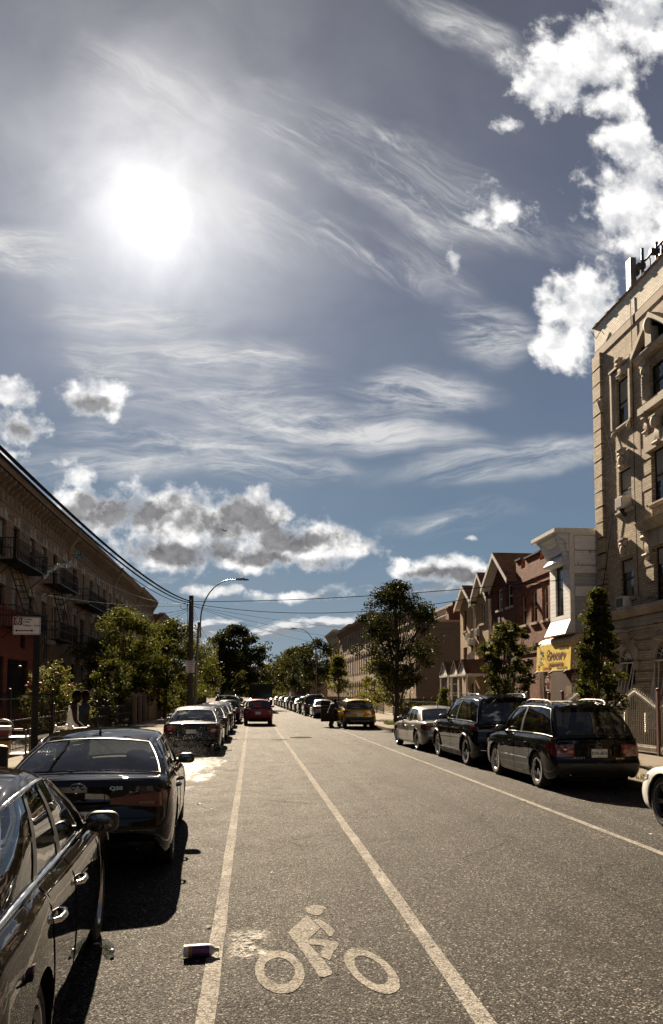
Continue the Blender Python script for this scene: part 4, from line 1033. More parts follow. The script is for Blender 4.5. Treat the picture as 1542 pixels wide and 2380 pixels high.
# ------------------------------------------------------------------ buildings
def brick(name, c1, c2, mortar, scale=1.0, bw=.21, bh=.072, grime=.35, bump=.5, pale=0.0):
    """running-bond brick on upright walls that face x or y"""
    m, t, b, o = newmat(name); co = t.coord('Object'); x, y, z = t.sep(co)
    u = t.m('ADD', x, y)
    bt = t.n('ShaderNodeTexBrick'); t.set(bt.inputs['Vector'], t.comb(u, z, 0))
    bt.inputs['Scale'].default_value = 1.0; bt.inputs['Brick Width'].default_value = bw*scale; bt.inputs['Row Height'].default_value = bh*scale
    bt.inputs['Mortar Size'].default_value = .006*scale; bt.inputs['Mortar Smooth'].default_value = .3; bt.inputs['Bias'].default_value = 0
    bt.inputs['Color1'].default_value = tuple(c1)+(1,); bt.inputs['Color2'].default_value = tuple(c2)+(1,); bt.inputs['Mortar'].default_value = tuple(mortar)+(1,)
    n = t.noise(co, .55, 7, .65); n2 = t.noise(t.comb(t.m('MULTIPLY', u, 2.5), t.m('MULTIPLY', z, .3), 0), 1.0, 6, .65); f = t.noise(co, 26, 5, .7)
    c = t.vm('SCALE', bt.outputs[0], t.m('MULTIPLY', t.lin(n, .3, .7, .78, 1.2), t.lin(f, .3, .7, .85, 1.12)))
    c = t.mix(t.m('MULTIPLY', t.sm(n2, .52, .72), grime), c, tuple(q*.22 for q in c1))
    if pale: c = t.mix(t.m('MULTIPLY', t.sm(t.noise(co, .8, 6, .7), .55, .7), pale), c, (.42, .38, .32))
    t.set(b.inputs['Base Color'], c); t.set(b.inputs['Roughness'], t.lin(f, .3, .7, .72, .92)); b.inputs['Specular IOR Level'].default_value = .22
    h = t.m('ADD', t.m('MULTIPLY', bt.outputs['Fac'], -1.0), t.m('MULTIPLY', f, .35))
    t.set(b.inputs['Normal'], t.bump(h, bump, .012)); return m
def stone(name, col, var=.25, grime=.45, bump=.4):
    m, t, b, o = newmat(name); co = t.coord('Object'); x, y, z = t.sep(co)
    n = t.noise(co, 1.1, 7, .65); f = t.noise(co, 30, 5, .7); d = t.noise(t.comb(t.m('MULTIPLY', t.m('ADD', x, y), 5), t.m('MULTIPLY', z, .6), 0), 1.0, 6, .65)
    c = t.mix(t.lin(n, .3, .7), tuple(q*(1-var) for q in col), tuple(q*(1+var) for q in col)); c = t.mix(t.m('MULTIPLY', t.sm(d, .5, .74), grime), c, tuple(q*.3 for q in col))
    t.set(b.inputs['Base Color'], c); b.inputs['Roughness'].default_value = .8; b.inputs['Specular IOR Level'].default_value = .3; t.set(b.inputs['Normal'], t.bump(f, bump, .01)); return m
def lapboard(name, col, lap=.11, grime=.3, depth=.6):
    m, t, b, o = newmat(name); co = t.coord('Object'); x, y, z = t.sep(co)
    fz = t.m('FRACT', t.m('DIVIDE', z, lap)); u = t.m('ADD', x, y)
    n = t.noise(t.comb(t.m('MULTIPLY', u, .8), t.m('MULTIPLY', z, 5), 0), 1.0, 6, .6); d = t.noise(t.comb(t.m('MULTIPLY', u, 3), t.m('MULTIPLY', z, .5), 0), 1.0, 6, .65)
    c = t.mix(t.lin(n, .3, .7), tuple(q*.85 for q in col), tuple(q*1.1 for q in col)); c = t.mix(t.m('MULTIPLY', t.sm(d, .5, .72), grime), c, tuple(q*.35 for q in col))
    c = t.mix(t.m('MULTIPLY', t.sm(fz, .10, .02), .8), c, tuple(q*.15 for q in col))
    t.set(b.inputs['Base Color'], c); b.inputs['Roughness'].default_value = .6; t.set(b.inputs['Normal'], t.bump(t.m('SUBTRACT', 1.0, fz), depth, .02)); return m
def shingle(name, col):
    m, t, b, o = newmat(name); co = t.coord('Object'); x, y, z = t.sep(co)
    bt = t.n('ShaderNodeTexBrick'); t.set(bt.inputs['Vector'], t.comb(t.m('ADD', x, 0), t.m('MULTIPLY', z, 1.4), 0)); bt.inputs['Scale'].default_value = 1; bt.inputs['Brick Width'].default_value = .3; bt.inputs['Row Height'].default_value = .14; bt.inputs['Mortar Size'].default_value = .012
    bt.inputs['Color1'].default_value = tuple(q*.8 for q in col)+(1,); bt.inputs['Color2'].default_value = tuple(q*1.25 for q in col)+(1,); bt.inputs['Mortar'].default_value = tuple(q*.3 for q in col)+(1,)
    t.set(b.inputs['Base Color'], t.vm('SCALE', bt.outputs[0], t.lin(t.noise(co, 2, 6, .65), .3, .7, .7, 1.25))); b.inputs['Roughness'].default_value = .9
    t.set(b.inputs['Normal'], t.bump(bt.outputs['Fac'], .6, .02)); b.inputs['Specular IOR Level'].default_value = .2; return m
def paneglass(name, dark=.012, rough=.02):
    m, t, b, o = newmat(name); co = t.coord('Object')
    n = t.noise(co, .8, 3, .5)
    t.set(b.inputs['Base Color'], t.mix(t.lin(n, .3, .7), (dark*.5,)*3, (dark*1.6, dark*1.5, dark*1.3))); b.inputs['Roughness'].default_value = rough; b.inputs['IOR'].default_value = 1.6; b.inputs['Specular IOR Level'].default_value = .9
    t.set(b.inputs['Normal'], t.bump(t.noise(co, 1.5, 2, .5), .05, .05)); return m
MPANE = paneglass('window_glass'); MPANEC = paneglass('curtained_glass', .10, .03); MPANEB = paneglass('blind_glass', .20, .03); PRS = random.Random(31); MCURT = plain('net_curtain', (.30, .27, .22), .9, var=.3, vs=12)
MBY = brick('tan_brick', (.45, .362, .255), (.31, .243, .165), (.06, .048, .035), 1.25, grime=.55)
MBYL = brick('brown_brick', (.33, .225, .135), (.235, .155, .09), (.05, .038, .028), grime=.55)
MBYL2 = brick('dun_brick', (.29, .195, .115), (.20, .135, .08), (.045, .034, .025), grime=.6)
MBYL3 = brick('smoked_brick', (.24, .165, .10), (.17, .115, .07), (.04, .03, .022), grime=.6)
MBPALE = brick('glazed_white_brick', (.74, .69, .60), (.62, .56, .47), (.10, .08, .06), 1.25, grime=.25)
MBRED = brick('mixed_red_brick', (.25, .072, .030), (.085, .026, .014), (.075, .055, .038), 1.15, grime=.25)
MBDARK = brick('dark_red_brick', (.125, .040, .020), (.08, .026, .015), (.045, .032, .022), grime=.3)
MBTAN2 = brick('buff_brick', (.42, .30, .175), (.31, .21, .115), (.085, .065, .045), grime=.3)
MREDP = brick('painted_red_brick', (.26, .062, .032), (.20, .048, .026), (.085, .025, .017), grime=.4)
MSTONE = stone('limestone', (.36, .305, .235), .3, .6); MSTONEB = stone('brownstone_trim', (.22, .155, .10)); MCORN = stone('painted_cornice', (.24, .175, .11), .2, .5)
MSIDW = lapboard('white_siding', (.60, .60, .60), .16, .25); MSIDG = lapboard('grey_siding', (.36, .355, .35), .16, .3); MSIDBR = lapboard('brown_siding', (.068, .046, .030), .22, .3)
MWALLD = stone('party_wall', (.15, .11, .075)); MROOFT = plain('roof_felt', (.04, .036, .032), .9)
MSHING = shingle('brown_shingle', (.12, .066, .038)); MFASC = plain('white_fascia', (.60, .57, .52), .5, var=.15)
def oldboards():
    m, t, b, o = newmat('peeling_boards'); co = t.coord('Object'); x, y, z = t.sep(co); u = t.m('ADD', x, y)
    st = t.noise(t.comb(t.m('MULTIPLY', u, 1.6), t.m('MULTIPLY', z, 18), 0), 1.0, 7, .65); pe = t.noise(t.comb(t.m('MULTIPLY', u, 5.5), t.m('MULTIPLY', z, 4), 3), 1.0, 6, .62)
    c = t.mix(t.lin(st, .3, .7), (.50, .49, .47), (.74, .73, .71)); c = t.mix(t.sm(pe, .62, .67), c, (.05, .04, .03)); t.set(b.inputs['Base Color'], c); b.inputs['Roughness'].default_value = .8
    t.set(b.inputs['Normal'], t.bump(st, .4, .01)); return m
MBOARD = oldboards()

class Fac:
    """a facade plane: u runs along it, w points out of the wall, z is up"""
    def __init__(s, origin, ud, nd): s.o = Vector(origin); s.u = Vector(ud); s.n = Vector(nd)
    def P(s, u, w, z): return s.o + s.u*u + s.n*w + Vector((0, 0, z))
    def box(s, mb, u0, u1, w0, w1, z0, z1, mi=0):
        c = [s.P(u, w, z) for z in (z0, z1) for u, w in ((u0, w0), (u1, w0), (u1, w1), (u0, w1))]
        fl = s.u.cross(s.n).z > 0
        fs = [(0, 3, 2, 1), (4, 5, 6, 7), (0, 1, 5, 4), (1, 2, 6, 5), (2, 3, 7, 6), (3, 0, 4, 7)]
        mb.add(c, fs if fl else [f[::-1] for f in fs], mi)
    def wall(s, mb, u0, u1, z0, z1, holes, depth=.2, mi=0, mr=None):
        us = sorted(set([u0, u1] + [v for h in holes for v in h[:2] if u0 < v < u1])); zs_ = sorted(set([z0, z1] + [v for h in holes for v in h[2:4] if z0 < v < z1]))
        fl = s.u.cross(s.n).z > 0
        def q(a, b, c, d, m): mb.add([a, b, c, d] if not fl else [d, c, b, a], [(0, 1, 2, 3)], m)
        for a, b in zip(us, us[1:]):
            for c, d in zip(zs_, zs_[1:]):
                um, zm = (a+b)/2, (c+d)/2
                if any(h[0] < um < h[1] and h[2] < zm < h[3] for h in holes): continue
                q(s.P(a, 0, c), s.P(a, 0, d), s.P(b, 0, d), s.P(b, 0, c), mi)
        mr = mi if mr is None else mr
        for h in holes:
            a, b, c, d = h[:4]; D = -depth
            q(s.P(a, 0, c), s.P(a, D, c), s.P(a, D, d), s.P(a, 0, d), mr); q(s.P(b, D, c), s.P(b, 0, c), s.P(b, 0, d), s.P(b, D, d), mr)
            q(s.P(a, D, c), s.P(a, 0, c), s.P(b, 0, c), s.P(b, D, c), mr); q(s.P(a, 0, d), s.P(a, D, d), s.P(b, D, d), s.P(b, 0, d), mr)
    def extr(s, mb, prof, u0, u1, mi=0):
        """prof: list of (w, z), extruded along u"""
        n = len(prof); mb.add([s.P(u0, w_, z) for w_, z in prof] + [s.P(u1, w_, z) for w_, z in prof], [tuple(range(n)), tuple(range(n, 2*n))[::-1]] + [(i, n+i, n+(i+1) % n, (i+1) % n) for i in range(n)], mi)

def sash(F, par, org, u0, u1, z0, z1, frame=MIRONB, depth=.14, style='sash', curtain=None, pane=None):
    """one window: frame with its glass as a sub-part"""
    fw = .055; mb = MB()
    F.box(mb, u0, u0+fw, -depth-.06, -depth, z0, z1); F.box(mb, u1-fw, u1, -depth-.06, -depth, z0, z1)
    F.box(mb, u0+fw, u1-fw, -depth-.06, -depth, z0, z0+fw*1.3); F.box(mb, u0+fw, u1-fw, -depth-.06, -depth, z1-fw, z1)
    zm = (z0+z1)/2
    if style == 'sash': F.box(mb, u0+fw, u1-fw, -depth-.05, -depth+.012, zm-.025, zm+.025)
    if style == 'bars':
        k = max(3, int((u1-u0)/.13))
        for i in range(1, k): F.box(mb, lerp(u0, u1, i/k)-.008, lerp(u0, u1, i/k)+.008, -depth+.05, -depth+.07, z0+.02, z1-.02)
        for f in (.08, .5, .92): F.box(mb, u0+.01, u1-.01, -depth+.04, -depth+.05, lerp(z0, z1, f)-.012, lerp(z0, z1, f)+.012)
    wo_ = mb.build('window', frame, par, org)
    g = MB(); F.wall(g, u0+fw, u1-fw, z0+fw, z1-fw, [], 0); 
    for v in range(len(g.v)): q = Vector(g.v[v]) - F.n*(depth+.03); g.v[v] = tuple(q)
    g.build('pane', pane or PRS.choice((MPANE, MPANE, MPANE, MPANEC, MPANEB)), wo_, org)
    if style == 'sash' and PRS.random() < .35:
        k = PRS.uniform(.25, .6); g = MB(); F.box(g, u0+fw+.01, u1-fw-.01, -depth-.029, -depth-.024, lerp(z1-fw, z0, k), z1-fw-.005); g.build('blind', MCURT, wo_, org)
    return wo_
def ring_prof(): pass

# ---- left side: the row of three storey brick houses with iron fire escapes
LX = -11.9
def left_house(name, y0, y1, cols, wallmat, label, htop=12.6, fes=(), red=False, ground=None):
    org = (LX, y0, 0); F = Fac((LX, 0, 0), (0, 1, 0), (1, 0, 0)); root = empty(name, org, 0, label, 'house', 'brick row on the left')
    ww = .98; holes = []; W_ = []
    for c in cols:
        for zb, zt in ((8.25, 10.25), (5.05, 7.1), (1.95, 3.85)):
            if red and zb < 3: continue
            W_.append((c-ww/2, c+ww/2, zb, zt)); holes.append((c-ww/2, c+ww/2, zb, zt))
    if ground:
        for g in ground: holes.append(g)
    wl = MB(); F.wall(wl, y0, y1, 0, htop-.15, holes, .24)
    wl.quad((LX-9, y0, 0), (LX, y0, 0), (LX, y0, htop-.15), (LX-9, y0, htop-.15)); wl.quad((LX, y1, 0), (LX-9, y1, 0), (LX-9, y1, htop-.15), (LX, y1, htop-.15)); wl.quad((LX-9, y1, 0), (LX-9, y0, 0), (LX-9, y0, htop-.15), (LX-9, y1, htop-.15))
    # corbelled courses and raised brick bands between the windows
    z = 4.35
    while z < 10.9:
        segs = [y0] + [v for h in sorted(holes) if h[2] < z < h[3] for v in h[:2]] + [y1]
        for a, b in zip(segs[::2], segs[1::2]):
            if b-a > .1: F.box(wl, a+.04, b-.04, 0, .028, z, z+.42)
        z += .52
    wl.build('wall', wallmat, root, org)
    rf = MB(); rf.box(LX-9, LX-.02, y0, y1, htop-.15, htop-.12); rf.build('roof', MROOFT, root, org)
    co = MB()
    F.extr(co, [(0, htop-.62), (.10, htop-.62), (.16, htop-.50), (.55, htop-.34), (.62, htop-.20), (.72, htop-.14), (.74, htop), (0, htop)], y0+.02, y1-.02)
    F.extr(co, [(0, htop-1.55), (.09, htop-1.55), (.12, htop-1.48), (.04, htop-1.44), (0, htop-1.44)], y0, y1); F.extr(co, [(0, htop-.72), (.09, htop-.72), (.09, htop-.63), (0, htop-.63)], y0, y1)
    y = y0+.16
    while y < y1-.2:
        F.extr(co, [(.02, htop-1.0), (.16, htop-.95), (.22, htop-.78), (.52, htop-.62), (.55, htop-.42), (.02, htop-.42)], y, y+.13)
        F.box(co, y+.24, y+.60, 0, .045, htop-1.36, htop-1.02) ; F.box(co, y+.34, y+.50, .045, .07, htop-1.28, htop-1.10)
        y += .74
    for e in (y0+.02, y1-.25): F.extr(co, [(0, htop-1.75), (.14, htop-1.7), (.26, htop-1.2), (.66, htop-.6), (.80, htop-.05), (.80, htop+.06), (0, htop+.06)], e, e+.23)
    co.build('cornice', MCORN, root, org)
    rs = random.Random(int(y0))
    for (a, b, c, d) in W_:
        wo_ = sash(F, root, org, a, b, c, d, MFASC if rs.random() < .5 else MIRONB, .12)
        li = MB(); F.extr(li, [(0, d), (.05, d), (.05, d+.42), (0, d+.42)], a-.05, b+.05); F.extr(li, [(.05, d+.05), (.10, d+.02), (.13, d+.48), (.05, d+.50)], (a+b)/2-.12, (a+b)/2+.12); li.build('lintel', MSTONE, wo_, org)
        si = MB(); F.box(si, a-.08, b+.08, -.16, .07, c-.14, c-.001); si.build('sill', MSTONEB, wo_, org)
    for fy0, fy1, zs_, lad in fes: fire_escape(F, root, org, fy0, fy1, zs_, lad)
    return root, F, org
def fire_escape(F, root, org, u0, u1, levels, lad):
    D = 1.02
    for i, z in enumerate(levels):
        pf = MB(); F.box(pf, u0, u1, .02, .07, z-.06, z); F.box(pf, u0, u1, D-.05, D, z-.06, z)
        k = int((u1-u0)/.11)
        for j in range(k+1): F.box(pf, lerp(u0, u1-.05, j/k), lerp(u0, u1-.05, j/k)+.05, .07, D-.05, z-.035, z-.01)
        for uu in (u0+.15, u1-.2):
            pf.tube([F.P(uu, .0, z-.85), F.P(uu, D-.1, z-.05)], .022, 5)
        po = pf.build('fire_escape', MIRONB, root, org)
        rl = MB()
        for h in (.50, .98): rl.tube([F.P(u0, .03, z+h), F.P(u0, D-.02, z+h), F.P(u1, D-.02, z+h), F.P(u1, .03, z+h)], .020, 5)
        k = int((u1-u0)/.125)
        for j in range(k+1): u = lerp(u0, u1, j/k); rl.tube([F.P(u, D-.02, z), F.P(u, D-.02, z+.98)], .010, 4)
        for j in range(8):
            w_ = lerp(.08, D-.1, j/7)
            for u in (u0, u1): rl.tube([F.P(u, w_, z), F.P(u, w_, z+.98)], .010, 4)
        for j in range(0, k, 3):
            u = lerp(u0, u1, (j+.5)/k)
            rl.tube([F.P(u+.09*math.cos(q), D, z+.28+.12*math.sin(q)) for q in [2*math.pi*n/8 for n in range(9)]], .008, 4, cap=False)
        rl.build('railing', MIRONB, po, org)
        if i+1 < len(levels):
            z2 = levels[i+1]; st = MB(); a, b = (u0+.35, u1-.9) if (i+lad) % 2 else (u1-.35, u0+.9)
            for w_ in (.45, .88): st.tube([F.P(a, w_, z), F.P(b, w_, z2)], .026, 5); st.tube([F.P(a, w_, z+.8), F.P(b, w_, z2+.8)], .014, 4)
            n = 12
            for j in range(1, n): st.box(*sorted((F.P(lerp(a, b, j/n), .45, 0).x, F.P(lerp(a, b, j/n), .88, 0).x)), lerp(a, b, j/n)-.09, lerp(a, b, j/n)+.09, lerp(z, z2, j/n)-.012, lerp(z, z2, j/n)+.012)
            st.build('stair', MIRONB, po, org)
    if lad:
        ld = MB(); u = u1-.55; z = levels[-1]
        for w_ in (D+.02, D+.02): pass
        for du in (0, .42): ld.tube([F.P(u+du, D+.04, z-2.3), F.P(u+du, D+.04, z+1.1)], .020, 5)
        for j in range(11): ld.tube([F.P(u, D+.04, z-2.2+.3*j), F.P(u+.42, D+.04, z-2.2+.3*j)], .011, 4)
        ld.build('drop_ladder', MIRONB, root, org)
    else:
        pass
rA, FA, oA = left_house('brick_house', 33.0, 52.55, [34.0, 36.5, 39.0, 41.2, 44.15, 46.65, 49.2, 51.6], MBYL, 'nearest brown brick row house, red painted at street level, iron fire escapes', 12.55,
    fes=(((38.0, 43.5, (8.15, 5.0), 1), (46.4, 51.0, (8.15, 5.0), 1))), ground=[(44.75, 46.3, .15, 3.9), (48.7, 49.7, 1.95, 3.85), (51.1, 52.1, 1.95, 3.85)], red=True)
for a, b, c, d in ((48.7, 49.7, 1.95, 3.85), (51.1, 52.1, 1.95, 3.85)): sash(FA, rA, oA, a, b, c, d)
mb = MB(); FA.box(mb, 44.75, 46.3, -.3, -.24, .15, 3.9); FA.box(mb, 45.5, 45.54, -.24, -.20, .3, 3.0); mb.build('entrance_door', MIRONB, rA, oA)
mb = MB()
for e in (44.55, 46.25): FA.extr(mb, [(0, 3.3), (.10, 3.3), (.20, 3.7), (.55, 4.3), (.60, 4.6), (0, 4.6)], e, e+.22)
FA.extr(mb, [(0, 4.6), (.75, 4.6), (.8, 4.85), (0, 4.85)], 44.4, 46.6); mb.build('door_hood', MSTONEB, rA, oA)
mb = MB(); h_ = [(36.5, 38.6, 1.2, 3.6), (39.2, 42.6, 1.15, 3.55), (41.2, 42.1, 4.15, 5.3)]
F2 = Fac((LX+.32, 0, 0), (0, 1, 0), (1, 0, 0)); F2.wall(mb, 33, 44.35, 0, 5.8, h_, .3)
mb.quad((LX, 44.35, 0), (LX+.32, 44.35, 0), (LX+.32, 44.35, 5.8), (LX, 44.35, 5.8)); F2.box(mb, 32.9, 44.4, -.32, .06, 5.8, 5.95); F2.box(mb, 32.9, 44.38, 0, .05, 4.85, 4.95); mb.build('painted_base', MREDP, rA, oA)
for h in h_: sash(F2, rA, oA, *h, style='bars', depth=.12)
rB, FB, oB = left_house('brick_house', 52.65, 69.45, [54.5, 57.1, 60.1, 62.6, 65.2, 67.8], MBYL2, 'second brown brick row house with two stacks of black fire escapes', 12.6,
    fes=((54.3, 60.9, (7.9, 4.75), 0), (62.0, 66.6, (7.9, 4.75), 1)))
rC, FC_, oC = left_house('brick_house', 69.55, 83.5, [71.3, 74, 76.5, 79, 81.6], MBYL3, 'third brown brick row house behind the leafy trees, fire escapes in front', 12.65, fes=((69.9, 77, (7.85, 4.7), 0),))
rD, FD, oD = left_house('brick_house', 83.6, 95.8, [85.5, 88, 90.6, 93.4], MBYL2, 'fourth brown brick row house, its cornice last before the brown roof', 12.85)
rE, FE, oE = left_house('brick_house', 103, 122, [105, 108, 111, 114, 117, 120], MBDARK, 'far dark brick house with a brown cornice beyond the brick row', 12.2)
mb = MB(); mb.box(-21, -12.4, 95.95, 102.8, 0, 11.6); tag(mb.build('brick_house', MBYL3), 'plain brick house set back between the row and the far dark house', 'house', 'brick row on the left')

# ---- right side
RX = 13.3
F = Fac((RX, 0, 0), (0, 1, 0), (-1, 0, 0))
def rbox(*a, **k): F.box(*a, **k)
Y1 = 29.25; Y0 = 8.0
org = (RX, Y0, 0)
rt = empty('apartment_building', org, 0, 'ornate four storey tan brick building with stone window surrounds and rooftop antennas', 'building')
small = []; large = []
for k in range(3):
    yc_ = 27.02-k*9.6
    if yc_ < Y0+2: continue
    small += [(yc_-.47, yc_+.47)]; large += [(yc_-3.2, yc_-2.0)]
    if yc_-4.2 > Y0: large += [(yc_-5.5, yc_-4.3)]
    if yc_-7.9 > Y0: small += [(yc_-7.9, yc_-6.9)]
lev = [(11.56, 13.3), (8.45, 9.95), (5.27, 6.68)]; levL = [(11.72, 12.85), (8.2, 9.97), (4.88, 6.7)]
holes = [(a, b, c, d) for a, b in small for c, d in lev] + [(a, b, c, d) for a, b in large for c, d in levL]
gh = [(a, b, 1.3, 3.05) for a, b in small + large]
wl = MB(); F.wall(wl, Y0, Y1, 4.9, 15.2, holes, .15)
F.wall(wl, Y0, Y1, 0, 4.9, gh, .26)
wl.quad((RX, Y1, 0), (RX+14, Y1, 0), (RX+14, Y1, 15.2), (RX, Y1, 15.2)); wl.quad((RX+14, Y0, 0), (RX, Y0, 0), (RX, Y0, 15.2), (RX+14, Y0, 15.2)); wl.quad((RX+14, Y1, 0), (RX+14, Y0, 0), (RX+14, Y0, 15.2), (RX+14, Y1, 15.2))
# rusticated ground floor courses
z = .5
while z < 4.2:
    sg_ = [Y0] + [v for h in sorted(gh) if h[2]-.1 < z+.1 < h[3]+.1 for v in (h[0]-.05, h[1]+.05)] + [Y1]
    for a, b in zip(sg_[::2], sg_[1::2]):
        if b-a > .05: F.box(wl, a+.01, b-.01, 0, .045, z, z+.30)
    z += .36
wl.build('wall', MBY, rt, org)
pp = MB(); F.box(pp, Y0, Y1, -.30, .012, 15.2, 16.15); pp.box(RX+.31, RX+14, Y1-.3, Y1, 15.2, 16.0); pp.build('parapet', MBPALE, rt, org)
cp = MB(); F.extr(cp, [(-.36, 16.15), (.07, 16.15), (.09, 16.19), (-.14, 16.31), (-.36, 16.2)], Y0, Y1+.05)
y = Y1-.2
while y > Y0+.5:
    F.extr(cp, [(-.38, 16.16), (.10, 16.14), (.11, 16.21), (-.14, 16.345), (-.38, 16.22)], y-.16, y); y -= .95
cp.build('coping', MSTONEB, rt, org)
br = MB()
y = Y1-1.0
while y > Y0+.5: F.extr(br, [(0, 15.94), (.05, 15.98), (.30, 16.12), (.30, 16.14), (0, 16.14)], y-.10, y); y -= .95
br = None
rf = MB(); rf.box(RX+.3, RX+14, Y0+.01, Y1-.3, 15.1, 15.15); rf.build('roof', MROOFT, rt, org)
# dark corbel line under the parapet, quoins, belt courses
bl = MB(); F.box(bl, Y0, Y1, 0, .03, 14.86, 15.16); bl.build('frieze', MSTONEB, rt, org)
q = MB(); z = 5.4
while z < 14.4: F.box(q, Y1-.62, Y1+.045, 0, .12, z, z+.54); z += .60
q.build('quoin_course', MBY, rt, org); q = MB()
for a, b in large:
    if b > 24.5:
        z = 5.1
        while z < 10.4: F.box(q, b+.02, b+.02+(.62 if int(z*10) % 2 else .5), 0, .05, z, z+.44); z += .52
q.build('quoin_course', MBY, rt, org)
bc = MB()
F.extr(bc, [(0, 4.55), (.10, 4.55), (.20, 4.68), (.30, 4.72), (.30, 4.86), (0, 4.86)], Y0, Y1+.06)
F.extr(bc, [(0, 4.05), (.08, 4.08), (.06, 4.5), (0, 4.5)], Y0, Y1+.02); bc.build('belt_course', MSTONE, rt, org)
def console(mb, u, z0, z1, wd, w0, dep):
    """scrolled bracket"""
    pr = [(w0, z0)]
    n = 14
    for k in range(n+1):
        f = k/n; pr.append((w0 + dep*(.35+.65*f**1.5)*(.55+.45*abs(math.sin(f*math.pi*1.25+.5))), lerp(z0, z1, f)))
    pr.append((w0, z1)); F.extr(mb, pr, u-wd/2, u+wd/2)
    for zz, r_ in ((lerp(z0, z1, .80), dep*.38), (lerp(z0, z1, .16), dep*.24)):
        mb.tube([F.P(u-wd/2-.025, w0+dep*.62, zz), F.P(u+wd/2+.025, w0+dep*.62, zz)], r_, 12)
    F.box(mb, u-wd/2-.05, u+wd/2+.05, w0, w0+dep*1.15, z1, z1+.06)
rs = random.Random(4)
def trimmed(a, b, c, d, kind):
    wo_ = sash(F, rt, org, a, b, c, d, MIRONB, .08)
    s_ = MB(); F.extr(s_, [(-.1, c-.13), (.06, c-.13), (.10, c-.06), (.10, c-.001), (-.1, c-.001)], a-.18, b+.18); s_.build('sill', MSTONE, wo_, org)
    s_ = MB()
    if kind == 'framed':     # top storey: moulded surround with projecting ears
        for e0, e1 in ((a-.30, a-.02), (b+.02, b+.30)):
            F.box(s_, e0, e1, 0, .06, c, d+.06); F.box(s_, e0+(.0 if e0 < a-.2 else .16), e0+(.12 if e0 < a-.2 else .28), .06, .13, c, d+.42)
        F.box(s_, a-.30, b+.30, 0, .09, d+.06, d+.34); F.box(s_, a-.36, b+.36, 0, .15, d+.42, d+.50); F.box(s_, a-.34, a-.16, .0, .12, d+.06, d+.42); F.box(s_, b+.16, b+.34, .0, .12, d+.06, d+.42)
        console(s_, (a+b)/2, d-.04, d+.62, .24, .05, .17)
        for e in (a-.12, b+.12): s_.ball(F.P(e, .10, c-.22), .10, .10, .10, 10, 6)
    elif kind == 'key':
        console(s_, (a+b)/2, d-.02, d+.66, .30, .02, .19); F.box(s_, (a+b)/2-.30, (a+b)/2+.30, 0, .07, d, d+.56)
        s_.ball(F.P((a+b)/2, .15, d+.30), .09, .14, .19, 10, 8); s_.ball(F.P((a+b)/2-.24, .06, d+.12), .06, .09, .11, 8, 6); s_.ball(F.P((a+b)/2+.24, .06, d+.12), .06, .09, .11, 8, 6)
    elif kind == 'pediment':
        zt = d+.30
        for e0, e1 in ((a-.40, a-.06), (b+.06, b+.40)):
            F.box(s_, e0, e1, 0, .12, c-.02, d+.10); F.box(s_, e0-.03, e1+.03, 0, .18, d+.10, d+.32); s_.ball(F.P((e0+e1)/2, .14, d-.05), .09, .13, .15, 10, 6)
            for k in range(4): F.box(s_, lerp(e0, e1, k/4)+.015, lerp(e0, e1, (k+1)/4)-.02, .12, .15, c+.25, d-.25)
            for k in range(7): s_.ball(F.P((e0+e1)/2, .15, lerp(c+.15, d-.3, k/6)), .06, .06, .085, 8, 6)
        F.extr(s_, [(0, d+.32), (.24, d+.32), (.32, d+.42), (.32, d+.50), (0, d+.50)], a-.62, b+.62)
        m_ = (a+b)/2; hw_ = (b-a)/2+.66
        for sg in (-1, 1):
            s_.add([F.P(m_+sg*hw_, 0, d+.50), F.P(m_+sg*hw_, .36, d+.50), F.P(m_, .36, d+1.42), F.P(m_, 0, d+1.42), F.P(m_+sg*(hw_+.06), 0, d+.66), F.P(m_+sg*(hw_+.06), .36, d+.66), F.P(m_, .36, d+1.62), F.P(m_, 0, d+1.62)],
                   [(0, 1, 2, 3), (4, 7, 6, 5), (0, 4, 5, 1), (1, 5, 6, 2), (0, 3, 7, 4)])
        s_.add([F.P(m_-hw_, .12, d+.5), F.P(m_+hw_, .12, d+.5), F.P(m_, .12, d+1.45)], [(0, 1, 2), (2, 1, 0)])
        F.box(s_, m_-.2, m_+.2, .12, .38, d+.5, d+1.05); s_.ball(F.P(m_, .38, d+1.15), .13, .18, .26, 12, 8)
        F.box(s_, a-.55, b+.55, 0, .22, c-.38, c-.14)
        for e in (a-.25, b+.25): console(s_, e, c-1.15, c-.40, .22, .0, .2)
    elif kind == 'hood':
        F.extr(s_, [(0, d+.62), (.22, d+.62), (.36, d+.76), (.42, d+.90), (0, d+.95)], a-.55, b+.55)
        F.box(s_, a-.35, b+.35, 0, .10, d+.05, d+.62)
        for e in (a-.30, b+.30): console(s_, e, d-.35, d+.60, .28, .02, .26)
    elif kind == 'lintel':
        F.extr(s_, [(0, d), (.14, d), (.14, d+.52), (0, d+.52)], a-.28, b+.28); console(s_, (a+b)/2, d-.05, d+.95, .32, .05, .24); s_.ball(F.P((a+b)/2, .24, d+.80), .12, .17, .21, 12, 8)
    s_.build('surround', MSTONE, wo_, org, smooth=40)
    return wo_
acs = []
for a, b in small:
    for k, (c, d) in enumerate(lev):
        trimmed(a, b, c, d, ('framed', 'key', 'key')[k])
for a, b in large:
    for k, (c, d) in enumerate(levL):
        trimmed(a, b, c, d, ('pediment', 'lintel', 'hood')[k])
